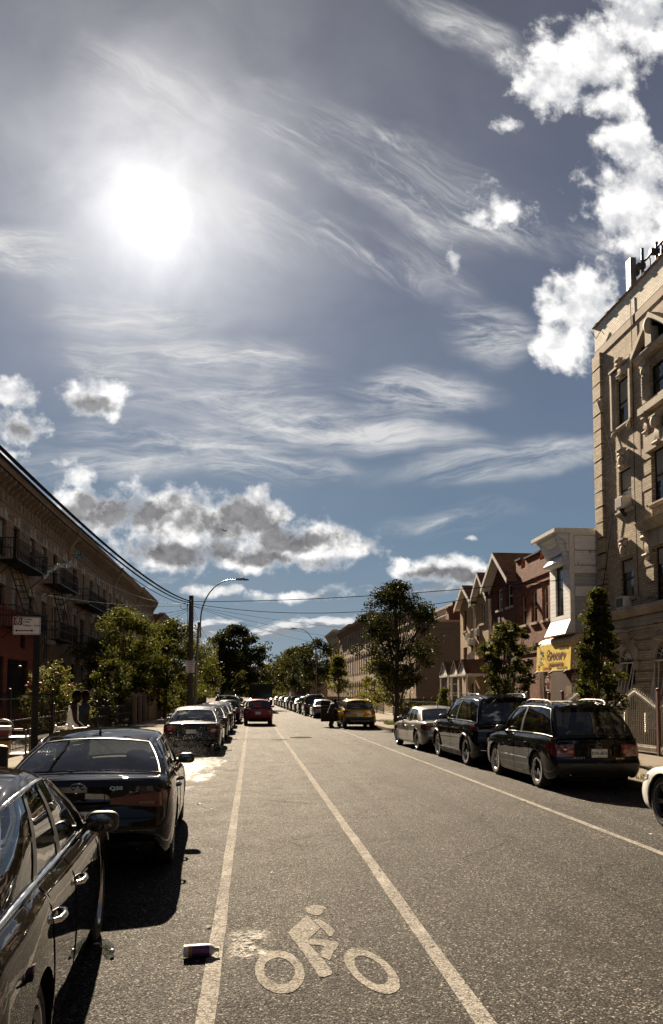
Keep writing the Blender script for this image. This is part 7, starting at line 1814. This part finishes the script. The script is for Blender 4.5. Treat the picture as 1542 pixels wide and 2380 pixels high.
    def cloth(name, test, off, mat):
        keep = [i for i in range(len(co)) if test(i)]; ks = set(keep); ids = {i: n for n, i in enumerate(keep)}
        f2 = [tuple(ids[i] for i in f) for f in fs if all(i in ks for i in f)]
        c_ = MB(); c_.add([co[i]+nr[i]*off*(1+.35*math.sin(co[i].z*38+co[i].x*22)) for i in keep], f2)
        me2 = c_.mesh(name, mat, smooth=80); ob = link(name, me2, root); sd = ob.modifiers.new('thick', 'SOLIDIFY'); sd.thickness = .006; sd.offset = 1
    zc = J['chest'][2]; zp = J['pelvis'][2]
    if top == 'vest': cloth('vest', lambda i: cl[i][1] == 'torso' and co[i].z > zp-.03 and co[i].z < zc+.13 and (co[i].z < zc+.02 or .045 < abs(co[i].x-J['chest'][0]) < .14), .012, top_mat)
    else: cloth('shirt', lambda i: (cl[i][1] == 'torso' and co[i].z > zp-.08 and co[i].z < zc+.15) or (cl[i][1] == 'arm' and (cl[i][2] < .8 or top == 'long')) or (top == 'long' and cl[i][1] == 'fore' and co[i].z > 0 and cl[i][0] < .06 and cl[i][2] < .9), .016, top_mat)
    cloth('trousers', lambda i: (cl[i][1] == 'torso' and co[i].z < zp+.04) or cl[i][1] == 'thigh' or (cl[i][1] == 'shin' and co[i].z > leg_z), .018, leg_mat)
    cloth('shoes', lambda i: cl[i][1] == 'shin' and co[i].z < .10, .012, MSHOE)
    return root
STAND = dict(pelvis=(0, 0, .95), spine=(0, -.01, 1.13), chest=(0, 0, 1.34), neck=(0, .01, 1.50), head=(0, .045, 1.66), shl=(-.195, 0, 1.43), shr=(.195, 0, 1.43), ell=(-.25, -.03, 1.14), wrl=(-.24, .06, .90), hal=(-.24, .09, .82), elr=(.25, -.02, 1.14), wrr=(.22, .14, .95), har=(.20, .2, .9),
    hpl=(-.10, 0, .90), hpr=(.10, 0, .90), knl=(-.115, .03, .50), knr=(.115, .03, .50), anl=(-.12, -.01, .085), anr=(.12, -.01, .085), tol=(-.14, .17, .035), tor=(.14, .17, .035))
pz_ = dict(STAND); pz_.update(head=(0, .075, 1.655), neck=(0, .02, 1.50), face=(-.12, 1, -.38), elr=(.25, .02, 1.15), wrr=(.17, .20, .98), har=(.15, .28, .93), ell=(-.23, .04, 1.15), wrl=(-.06, .25, .98), hal=(.0, .31, .93), chest=(0, .02, 1.34))
person((-3.75, 17.3, .15), R(-72), 'bearded man in a white vest holding a spray wand beside the parked cars', pz_, 'vest', MVEST, MSHORT, .42)
pz_ = dict(STAND); pz_.update(face=(.3, 1, -.1), ell=(-.24, .0, 1.14), wrl=(-.22, .12, .92), hal=(-.22, .18, .86))
person((-3.86, 18.9, .15), R(-60), 'man in a blue grey shirt standing behind the man in the white vest', pz_, 'shirt', MSHIRT, MJEAN, .10, beard=False)
pz_ = dict(STAND); pz_.update(pelvis=(0, -.10, .86), spine=(0, .0, 1.02), chest=(0, .13, 1.20), neck=(0, .20, 1.33), head=(0, .27, 1.46), shl=(-.19, .14, 1.28), shr=(.19, .14, 1.28), ell=(-.27, .22, 1.03), wrl=(-.25, .42, .98), hal=(-.24, .5, 1.0), elr=(.26, .26, 1.03), wrr=(.24, .48, 1.05), har=(.23, .56, 1.08), hpl=(-.1, -.1, .82), hpr=(.1, -.1, .82), knl=(-.12, .10, .47), knr=(.12, .02, .46), anl=(-.12, -.05, .085), anr=(.12, -.12, .085), tol=(-.13, .13, .035), tor=(.13, .06, .035))
person((4.38, 43.8, 0), R(-52), 'person in dark clothes bending at the open door of the yellow car', pz_, 'long', MCOAT, MJEAN, .10, beard=False)
# spray wand in the man's hands
o_ = empty('spray_wand', (-3.45, 17.15, 1.05), 0, 'black spray wand held by the man in the white vest', 'spray wand')
s_ = MB(); s_.tube([(-.12, .06, .10), (.02, .0, .02), (.62, -.25, -.42)], [.018, .014, .009], 8); s_.build('lance', MIRONB, o_, smooth=60)
s_ = MB(); s_.tube([(.60, -.24, -.40), (.66, -.265, -.45)], .016, 8); s_.build('nozzle', MCAPW, o_, smooth=60)
# mist and drops in front of the silver sedan
rs = random.Random(77); mt, t, b, o = newmat('water_drop'); b.inputs['Base Color'].default_value = (.85, .85, .85, 1); b.inputs['Roughness'].default_value = .15
tl = t.n('ShaderNodeBsdfTranslucent'); tl.inputs[0].default_value = (.9, .9, .9, 1); mx = t.n('ShaderNodeMixShader'); mx.inputs[0].default_value = .6; t.L.new(b.outputs[0], mx.inputs[1]); t.L.new(tl.outputs[0], mx.inputs[2]); t.L.new(mx.outputs[0], o.inputs[0])
s_ = MB()
for k in range(3000):
    if rs.random() < .55: c = (rs.gauss(-1.75, .62), rs.uniform(22.6, 24.8), abs(rs.gauss(.05, .42)))
    else: c = (rs.gauss(-2.15, .35), rs.uniform(21.5, 24.6), abs(rs.gauss(.05, .38)))
    if c[0] < -3.2 or c[0] > -.5 or c[2] > 1.5: continue
    r_ = rs.uniform(.0016, .0048)
    s_.add([(c[0]+r_, c[1], c[2]), (c[0]-r_, c[1], c[2]), (c[0], c[1]+r_, c[2]), (c[0], c[1]-r_, c[2]), (c[0], c[1], c[2]+r_), (c[0], c[1], c[2]-r_)], [(0, 2, 4), (2, 1, 4), (1, 3, 4), (3, 0, 4), (2, 0, 5), (1, 2, 5), (3, 1, 5), (0, 3, 5)])
tag(s_.build('water_spray', mt), 'cloud of fine water drops in front of the silver sedan', 'water spray', kind='stuff')

# ------------------------------------------------------------------ things on the left pavement
MBAG = plain('black_bag', (.010, .010, .010), .35, var=.2, bump=.8, bs=9); MYBOX = plain('yellow_crate', (.45, .24, .03), .5, var=.15); MWOODP = wood('pale_plank', (.20, .14, .085)); MRBOX = plain('red_print', (.22, .05, .03), .5)
o_ = empty('bollard', (-3.72, 12.3, .15), 0, 'dark iron bollard at the kerb beside the black sedan', 'bollard'); s_ = MB(); s_.lathe([(.125, -.05), (.125, .85), (.12, .87)], 20); s_.build('post', MIRONB, o_, smooth=50); s_ = MB(); s_.lathe([(.128, .86), (.132, .90), (.10, .935), (0, .95)], 20); s_.build('cap', MIRONB, o_, smooth=50)
o_ = empty('utility_cart', (-4.05, 13.7, .15), R(8), 'metal cart loaded with boxes behind the bollard', 'cart')
s_ = MB()
for x in (-.35, .35):
    for y in (-.25, .25): s_.tube([(x, y, .1), (x, y, 1.12)], .018, 8)
for z in (.25, .72, 1.0): s_.box(-.37, .37, -.27, .27, z-.02, z)
s_.tube([(-.35+.05, -.25, 1.12)]+[(.0-.16*math.cos(q), -.25, 1.12+.16*math.sin(q)) for q in [math.pi*k/8 for k in range(9)]]+[(.3, -.25, 1.12)], .018, 8); s_.build('frame', MGALV, o_, smooth=50)
for x in (-.35, .35):
    for y in (-.25, .25): s_ = MB(); s_.lathe([(.0, -.02), (.07, -.02), (.08, 0), (.07, .02), (0, .02)], 16, Matrix.Translation((x, y, .08)) @ Matrix.Rotation(R(90), 4, 'Y')); s_.build('wheel', MTYRE, o_, smooth=50)
def crate(x, y, z, sx, sy, sz_, m, lb, name='crate'):
    o_ = empty(name, (x, y, z), R(8), lb, 'box'); s_ = MB(); s_.box(-sx/2, sx/2, -sy/2, sy/2, 0, sz_); s_.build('box', m, o_); s_ = MB(); s_.box(-sx/2-.012, sx/2+.012, -sy/2-.012, sy/2+.012, sz_-.05, sz_+.012); s_.build('lid', MCAPW if m is MRBOX else m, o_)
crate(-4.12, 13.6, .871, .34, .3, .2, MYBOX, 'yellow plastic box on the middle shelf of the cart'); crate(-4.15, 13.66, 1.151, .36, .34, .16, MRBOX, 'red and white box on the top shelf of the cart'); crate(-3.62, 14.2, .151, .5, .42, .40, MYBOX, 'yellow crate standing on the pavement beside the cart'); crate(-3.66, 14.22, .566, .42, .36, .28, MCAPW, 'white box stacked on the yellow crate')
s_ = MB(); s_.ball((-4.78, 13.5, .72), .34, .32, .58, 16, 12, e=.85); s_.ball((-4.74, 13.46, 1.32), .08, .08, .14, 10, 6); tag(s_.build('rubbish_bag', MBAG, smooth=80), 'tall full black rubbish bag beside the loaded cart', 'rubbish bag')
o_ = empty('trestle_table', (-4.35, 12.2, .15), R(12), 'rough plank table at the left edge beside the bollard', 'table'); s_ = MB(); s_.box(-.6, .42, -.3, .3, .80, .84); s_.build('top', MWOODP, o_)
for x in (-.5, .34):
    for sg in (-1, 1): s_ = MB(); s_.tube([(x, sg*.28, 0), (x, sg*.08, .8)], .025, 6); s_.build('leg', MWOODP, o_)
def folding_chair(x, y, rz, lb, tilt):
    o_ = empty('folding_chair', (x, y, .15), rz, lb, 'chair', 'white folding chairs'); M = Matrix.Rotation(R(tilt), 4, 'X')
    def T(p): return M @ Vector(p)
    s_ = MB()
    for sx in (-.21, .21): s_.tube([T((sx, .22, 0)), T((sx, -.02, .55)), T((sx, -.14, 1.12))], .018, 6)
    s_.build('back_frame', MFASC, o_, smooth=50)
    s_ = MB()
    for sx in (-.19, .19): s_.tube([T((sx, -.25, 0)), T((sx, .10, .48))], .018, 6)
    s_.build('leg', MFASC, o_, smooth=50)
    s_ = MB()
    for k in range(5): s_.cbox(T((0, -.12-.012*k+.02, .72+.085*k)), .42, .015, .06, M)
    s_.build('backrest', MFASC, o_); s_ = MB()
    for k in range(4): s_.cbox(T((0, -.16+.09*k, .47)), .40, .07, .02, M)
    s_.build('seat', MFASC, o_)
folding_chair(-3.72, 15.6, R(75), 'white slatted folding chair nearest the drilled sign post', 0); folding_chair(-3.52, 15.9, R(60), 'second white folding chair, lower and behind the first', 8)

# ------------------------------------------------------------------ every car in the street
PBLK = paint('black_paint', (.004, .004, .0042), 0, .4, .04); PBRZ = paint('dark_bronze_paint', (.011, .009, .0075), .0, .35, .05); PSIL = paint('silver_paint', (.17, .165, .155), .7, .28, .15); PGRY = paint('grey_paint', (.045, .045, .045), .5, .3, .2); PRED = paint('red_paint', (.16, .012, .012), .3, .3, .15); PYEL = paint('yellow_paint', (.34, .20, .010), .3, .3, .1); PWHT = paint('white_paint', (.60, .60, .58), .0, .3, .08); PDRED = paint('maroon_paint', (.03, .006, .006), .1, .3, .08); PBLU = paint('navy_paint', (.007, .008, .013), .1, .3, .08); PSIL2 = paint('warm_silver_paint', (.20, .19, .17), .65, .3, .1); PDG = paint('dirty_silver_paint', (.016, .0145, .0125), .15, .4, .3)
SUV = dict(L=4.58, W=1.82, H=1.67, wb=2.62, fo=.95, Rw=.358, rr=.225, gc=.24, tw=.235,
    zs=[(0, .93), (.05, 1.0), (.2, 1.04), (.45, 1.03), (.62, 1.02), (.74, 1.0), (.84, .96), (.94, .88), (1, .76)], crown=[(0, .02), (.1, .03), (.6, .08), (.85, .06), (1, .03)],
    yb=.055, yc=.735, yrr=.145, yrf=.575, zroof=[(0, -.06), (.2, -.01), (.6, 0), (1, -.05)], wr=.655, wins=[(.045, .235), (.29, .575), (.615, .93)], doors=[(.30, .505), (.505, .755)],
    rq=[(0, .12), (.14, .04), (.3, 0), (.44, .0), (.50, .07), (.8, .10), (1, .13)], privacy=True, tail=dict(a0=.58, q=(.60, .94), side=.34, rise=.25), plate_q=.66, exhaust=1, spoiler=True, rbow=.09, trim='black', bow=.11, mend=.88, handle='paint', rear_low=.10, antenna=False, seam_q=.46)
# left kerb
fg = make_car('parked_car', 'dark bronze sedan with chrome window trim, nearest of all at the left edge', 'car', (-1.88, 4.72, 0), R(5), PBRZ, L=4.86, W=1.84, H=1.47, wb=2.80, fo=.95, Rw=.335, rr=.232, handle='chrome', glass='clear_fg_glass' if False else 'car_glass', trim_r=.014, yrr=.33, yrf=.56, yb=.085, yc=.735, wins=[(.04, .315), (.355, .575), (.615, .93)], doors=[(.294, .469), (.469, .705)], plate=None, gap=.04, zs=[(0, .93), (.06, .975), (.2, .985), (.42, .94), (.6, .915), (.74, .90), (.86, .84), (.95, .76), (1, .68)])
qs = make_car('parked_car', 'glossy black sedan with an oval badge on its boot, second in the left row', 'car', (-1.79, 10.34, 0), R(2.8), PBLK, L=4.80, W=1.824, H=1.445, wb=2.85, fo=.86, Rw=.34, rr=.245, tail=dict(a0=.40, q=(.64, .84), side=.36, mid=.06, rise=.4, cl=(4, 5), ck=(1,)), plate=None, plate_q=.50, antenna='black', spokes=5, yrr=.315, yrf=.565, lid=.34, yb=.135,
    zs=[(0, .965), (.05, 1.01), (.2, .985), (.42, .93), (.6, .905), (.74, .885), (.86, .83), (.95, .75), (1, .67)])
ms = make_car('parked_car', 'dusty silver sedan in the water spray, third in the left row', 'car', (-1.86, 27.4, 0), 0, PDG, L=4.82, W=1.82, H=1.46, wb=2.85, fo=.85, tail=dict(a0=.66, q=(.58, .92), side=.36, rise=.3, cl=(3, 4, 5), ck=(2,)), plate='HTB-4419' if False else None, glass='clear_car_glass', exhaust=1, lid=.55)
make_car('parked_car', 'black sedan with a red tail lamp just ahead of the dusty silver sedan', 'car', (-1.83, 33.6, 0), 0, PBLK, L=4.75, H=1.44, tail=dict(a0=.45, q=(.68, .92), side=.3, rise=.4, cl=(), ck=()), plate=None)
make_car('parked_car', 'dark navy sedan two ahead of the dusty silver sedan', 'car', (-1.80, 39.7, 0), 0, PBLU, L=4.7, H=1.45)
make_car('parked_car', 'maroon sedan fourth ahead in the left row, before the tall black off roader', 'car', (-1.84, 46.2, 0), 0, PDRED, L=4.6, H=1.45, detail=0)
make_car('parked_car', 'tall black off roader in the left row beyond the maroon sedan', 'off-roader', (-1.60, 53.0, 0), 0, PBLK, **dict(SUV, H=1.80, L=4.8, rails='chrome', wb=2.8))
LROW = 'cars parked far along the left kerb'
for k, (y, pm, su, lb) in enumerate(((59.5, PSIL2, 0, 'pale silver sedan behind the tall black off roader on the left'), (65.4, PGRY, 1, 'grey off roader far along the left kerb'), (71.5, PWHT, 0, 'white sedan far along the left kerb beside the truck'), (78, PBLK, 1, 'black off roader far along the left kerb'), (85, PSIL, 0, 'silver sedan near the end of the left row'), (93, PBLU, 0, 'navy sedan at the end of the left row'))):
    make_car('parked_car', lb, 'car', (-1.72, y, 0), 0, pm, LROW, **(dict(SUV, detail=0) if su else dict(detail=0)))
# moving
make_car('moving_car', 'small red hatchback driving in the bicycle lane behind the truck', 'car', (.37, 48.9, 0), 0, PRED, **dict(SUV, L=4.15, W=1.755, H=1.56, wb=2.5, fo=.85, Rw=.325, rr=.20, rails='chrome', tail=dict(a0=.70, q=(.62, .98), side=.26, rise=.3, cl=(1, 2, 3, 4), ck=(1, 2)), privacy=False, glass='clear_car_glass', spoiler=False, plate='HXY-7184' if False else None))
# right kerb
lx = make_car('parked_car', 'black off roader with round red tail lamps, nearest dark car on the right', 'off-roader', (6.50, 16.72, 0), R(.5), PBLK, **dict(SUV, L=4.58, W=1.84, H=1.725, plate='KVN-6876', rails='black', moulding=.42, wstyle='wide', tail=dict(a0=.60, q=(.56, .90), side=.30, rise=.2, cl=(), ck=()), yrr=.17, clad=.0, yb=.05, rear_low=.12, valance=.3, trim='black'))
jp = make_car('parked_car', 'tall black off roader with bright roof rails, between the two nearest right cars', 'off-roader', (6.46, 21.86, 0), R(.6), PBLK, **dict(SUV, L=4.92, W=1.95, H=1.85, wb=2.98, fo=.92, Rw=.385, rr=.262, spokes=5, rails='chrome', trim='chrome', trim_r=.013, clad=.16, arch=True, moulding=.18, gc=.27, yrr=.10, yb=.04, yc=.70, yrf=.56, zs=[(0, 1.02), (.05, 1.10), (.2, 1.13), (.45, 1.13), (.62, 1.13), (.74, 1.12), (.84, 1.09), (.94, 1.03), (1, .92)], wins=[(.04, .27), (.32, .60), (.635, .94)], tail=dict(a0=.50, q=(.80, .93), side=.34, rise=.1, cl=(), ck=())))
bm = make_car('parked_car', 'bright silver sedan in front of the tall black off roader on the right', 'car', (6.24, 27.35, 0), R(2.2), PSIL2, L=4.9, W=1.86, H=1.465, wb=2.97, fo=.84, Rw=.35, rr=.25, spokes=7, tail=dict(a0=.55, q=(.64, .90), side=.34, rise=.35, cl=(), ck=()), trim='black')
wc = make_car('parked_car', 'white car with dark bright edged wheels at the right edge of the road', 'car', (6.56, 9.12, 0), R(1), PWHT, L=4.66, W=1.84, H=1.6, wb=2.75, fo=.86, Rw=.36, rr=.262, rim='dark', spokes=5, wstyle='double')
yc = make_car('parked_car', 'yellow crossover with a black lower bumper and its front door open', 'crossover', (5.72, 44.2, 0), 0, PYEL, **dict(SUV, L=4.37, W=1.80, H=1.60, clad=.30, arch=True, rails='chrome', Rw=.34, tail=dict(a0=.62, q=(.72, .92), side=.30, rise=.3, cl=(), ck=()), plate='JTG-4651' if False else None, valance=.42))
RROW = 'cars parked far along the right kerb'
for k, (x, y, pm, su, lb) in enumerate(((5.52, 62.6, PSIL, 0, 'grey silver sedan just beyond the open yellow door'), (5.32, 68.9, PDRED, 2, 'tall maroon van ahead of the grey silver sedan'), (5.18, 75.5, PGRY, 1, 'grey off roader ahead of the maroon van'), (5.10, 82, PSIL, 0, 'silver sedan second beyond the maroon van'), (5.02, 88.6, PBLK, 1, 'black off roader third beyond the maroon van'), (4.94, 95.4, PBLK, 1, 'black off roader fourth beyond the maroon van'), (4.86, 102.5, PSIL2, 0, 'pale glinting sedan far along the right kerb'), (4.80, 110, PBLU, 1, 'navy off roader far along the right kerb'), (4.72, 118, PGRY, 0, 'grey sedan far along the right kerb'), (4.66, 127, PBLK, 1, 'last black off roader of the right row'), (4.6, 136, PSIL, 0, 'last silver sedan of the right row'))):
    make_car('parked_car', lb, 'car', (x, y, 0), 0, pm, RROW, **(dict(SUV, detail=0) if su == 1 else dict(SUV, detail=0, H=1.85, L=4.9, wb=2.9, W=1.92, rails='chrome') if su == 2 else dict(detail=0)))
# badges
def badge(root, txt, a, q, size, mat=MCHROME, sx=1.0, off=.008, bold=.001):
    shp, endp, cab, scr, y0, L = CARFN[root.name]; v = endp(a, q)
    v2 = endp(a*.85, q); yaw = math.atan2(v.y-v2.y, v.x-v2.x)
    return link('badge', text_mesh(txt, size, mat, .002, sx=sx, bold=bold), root, (v.x, v.y-off-.006, v.z), (R(90-6), 0, yaw))
badge(qs, 'Q50', .50, .91, .050, sx=1.35)
v = CARFN[qs.name][1](0, .925); s_ = MB()
s_.tube([(.072*math.cos(q), -.006, .036*math.sin(q)) for q in [R(-58)+R(296)*k/30 for k in range(31)]], .0055, 6, cap=True); s_.tube([(-.035, -.006, -.026), (0, -.006, .018), (.035, -.006, -.026)], .005, 6); s_.build('badge', MCHROME, qs, loc=(v.x, v.y-.006, v.z), smooth=60)
v = [CARFN[qs.name][1](a, .72) for a in [-.42+.84*k/16 for k in range(17)]]; s_ = MB(); n = len(v)
s_.add([p+Vector((0, -.004, .030)) for p in v]+[p+Vector((0, -.030, .012)) for p in v]+[p+Vector((0, -.004, -.012)) for p in v], [(i, i+1, n+i+1, n+i) for i in range(n-1)]+[(n+i, n+i+1, 2*n+i+1, 2*n+i) for i in range(n-1)]); s_.build('boot_strip', MCHROME, qs, smooth=60)
pl = [c for c in qs.children if c.name.startswith('number_plate')][0]; v = CARFN[qs.name][1](0, .50)
link('plate_lettering', text_mesh('RFe', .07, MPLATEB, .001, bold=.003), pl, (.02, v.y-.0175, v.z+.035), (R(90), 0, 0))
badge(lx, 'LEXUS', -.50, .535, .048, sx=1.6); badge(lx, 'RX 300', .52, .51, .042, sx=1.4)
v = CARFN[lx.name][1](0, .86); s_ = MB(); s_.tube([(.062*math.cos(2*math.pi*k/24), -.006, .043*math.sin(2*math.pi*k/24)) for k in range(25)], .005, 6, cap=False); s_.tube([(-.012, -.006, .030), (-.030, -.006, -.012), (.022, -.006, -.020)], .005, 6); s_.build('badge', MCHROME, lx, loc=(v.x, v.y-.01, v.z), smooth=60)
for sg in (-1, 1):                                   # the round lamps inside the dark car's tail lights
    for a, q, r_, m_ in ((.84, .76, .085, MTAIL), (.70, .69, .055, MAMBER), (.94, .80, .06, MTAIL)):
        v = CARFN[lx.name][1](sg*a, q); s_ = MB(); M_ = Matrix.Translation((v.x, v.y-.012, v.z)) @ Matrix.Rotation(R(sg*22 if a > .9 else sg*10), 4, 'Z') @ Matrix.Rotation(R(90), 4, 'X')
        s_.lathe([(0, .006), (r_*.8, .004), (r_, -.004)], 24, M_); ro = s_.build('lamp_bowl', m_, lx, smooth=60); s_ = MB(); s_.lathe([(r_-.006, -.002), (r_, .006), (r_+.006, -.002)], 28, M_); s_.build('lamp_ring', MAMBER, ro, smooth=60)
v = CARFN[jp.name][1](.72, .62); badge(jp, '4XE', .70, .60, .05); 
s_ = MB(); pts = [CARFN[jp.name][1](-.97+1.94*k/20, .20)+Vector((0, -.006, 0)) for k in range(21)]; s_.tube(pts, .012, 6); s_.build('bumper_strip', MCHROME, jp, smooth=60)
v = [CARFN[yc.name][1](-.6+1.2*k/16, .80) for k in range(17)]; s_ = MB(); s_.tube([p+Vector((0, -.008, 0)) for p in v], .014, 6); s_.build('tailgate_strip', MCHROME, yc, smooth=60)
v = CARFN[yc.name][1](0, .2); s_ = MB(); s_.box(-.5, .5, v.y-.02, v.y+.02, v.z-.03, v.z+.03); s_.build('skid_plate', MGALV, yc)
# the yellow car's open front door, swung out into the road
shp = CARFN[yc.name][0]; hy = yc.location.y; s_ = MB(); Lc = 4.37; yh = -Lc/2+Lc*.755; wdx = 1.02
Md = Matrix.Translation((-shp(yh, .5).x-.01, yh, 0)) @ Matrix.Rotation(R(-68), 4, 'Z')
def dp(u, q): v = shp(yh-u, q); return Md @ Vector((-(v.x-shp(yh, .5).x)*.6, -u, v.z))
s_.grid(dp, [wdx*k/8 for k in range(9)], [.12, .25, .4, .55, .7, .85, 1.0]); s_.grid(lambda u, q: dp(u, q)+(Md.to_3x3() @ Vector((.07, 0, 0))), [wdx*k/8 for k in range(9)], [.12, .25, .4, .55, .7, .85, 1.0], mi=1)
s_.tube([dp(.02, 1)+Vector((0, 0, -.02)), dp(.45, 1)+Vector((0, 0, .40)), dp(.98, 1)+Vector((0, 0, .46)), dp(wdx, 1)], .028, 6, mi=1)
for u in (0, wdx): s_.add([dp(u, q) for q in (.12, .4, .7, 1)]+[dp(u, q)+(Md.to_3x3() @ Vector((.07, 0, 0))) for q in (1, .7, .4, .12)], [tuple(range(8))], 0)
s_.build('door', [PYEL, MTRIM], yc, smooth=40)['label'] = 'open front door swung out over the road'
g = MB(); g.add([dp(.05, 1)+Vector((0, 0, .0)), dp(.46, 1)+Vector((0, 0, .38)), dp(.96, 1)+Vector((0, 0, .44)), dp(.99, 1)], [(0, 1, 2, 3)]); g.build('side_window', MPRIV, yc)

# ------------------------------------------------------------------ delivery truck ahead of the red car
MVAN = paint('slate_van_paint', (.010, .012, .015), .2, .4, .1)
tk = empty('delivery_truck', (.86, 79.5, 0), 0, 'tall dark delivery truck with lit signal lamps driving ahead of the red car', 'truck')
s_ = MB(); pr = rrect(1.18, 1.20, .10); s_.prism([(p_, q_+1.66) for p_, q_ in pr], 0, 5.4, lambda p_, q_, h: Vector((p_, h, q_))); s_.build('body', MVAN, tk, smooth=35)
s_ = MB(); s_.prism([(-1.1, .5), (1.1, .5), (1.1, 1.3), (.95, 2.2), (-.95, 2.2), (-1.1, 1.3)], 5.4, 6.5, lambda p_, q_, h: Vector((p_, h-(q_-.5)*.22*(h > 6), q_))); s_.build('cab', MVAN, tk)
s_ = MB(); s_.box(-1.0, 1.0, -.28, -.003, .42, .58); s_.box(-.9, .9, -.1, 5.2, .40, .46); s_.build('rear_bumper', MTRIM, tk)
s_ = MB(); s_.box(-.78, .78, -.022, -.003, .66, 2.45); do = s_.build('rear_door', MVAN, tk)
for x in (-.80, .80): s_ = MB(); s_.tube([(x, -.03, 1.0), (x, -.07, 1.05), (x, -.07, 1.75), (x, -.03, 1.8)], .018, 6); s_.build('grab_rail', MGALV, tk, smooth=50)
for x in (-1.0, 1.0):
    s_ = MB(); s_.lathe([(0, .02), (.075, .015), (.085, -.01)], 18, Matrix.Translation((x, -.012, 1.38)) @ Matrix.Rotation(R(90), 4, 'X')); s_.build('signal_lamp', MLED, tk, smooth=60)
    s_ = MB(); s_.lathe([(0, .02), (.075, .015), (.085, -.01)], 18, Matrix.Translation((x, -.012, 1.16)) @ Matrix.Rotation(R(90), 4, 'X')); s_.build('tail_light', MTAIL, tk, smooth=60)
link('lettering', text_mesh('amazon', .22, plain('van_lettering', (.22, .20, .17), .5), .002, bold=.004), tk, (.0, -.026, 1.37), (R(90), 0, 0))
s_ = MB(); s_.box(-.9, .9, .1, 4.9, 2.86, 2.885); s_.build('roof_panel', MCAPW, tk)
ty, ri = wheel_meshes(.39, .24, .22, 5, 'wide', MGALV, ('van',))
for sx in (1, -1):
    for y in (1.35, 5.1): wo_ = link('wheel', ty, tk, (sx*1.02, y, .39), (.3, 0, 0 if sx > 0 else math.pi)); link('rim', ri, wo_)
s_ = MB()
for sx in (-1, 1): 
    m2 = MB(); m2.tube([(sx*1.15, 5.6, 1.7), (sx*1.38, 5.62, 1.72)], .02, 6); m2.box(sx*1.36, sx*1.52, 5.58, 5.66, 1.45, 1.9); m2.build('side_mirror', MTRIM, tk)
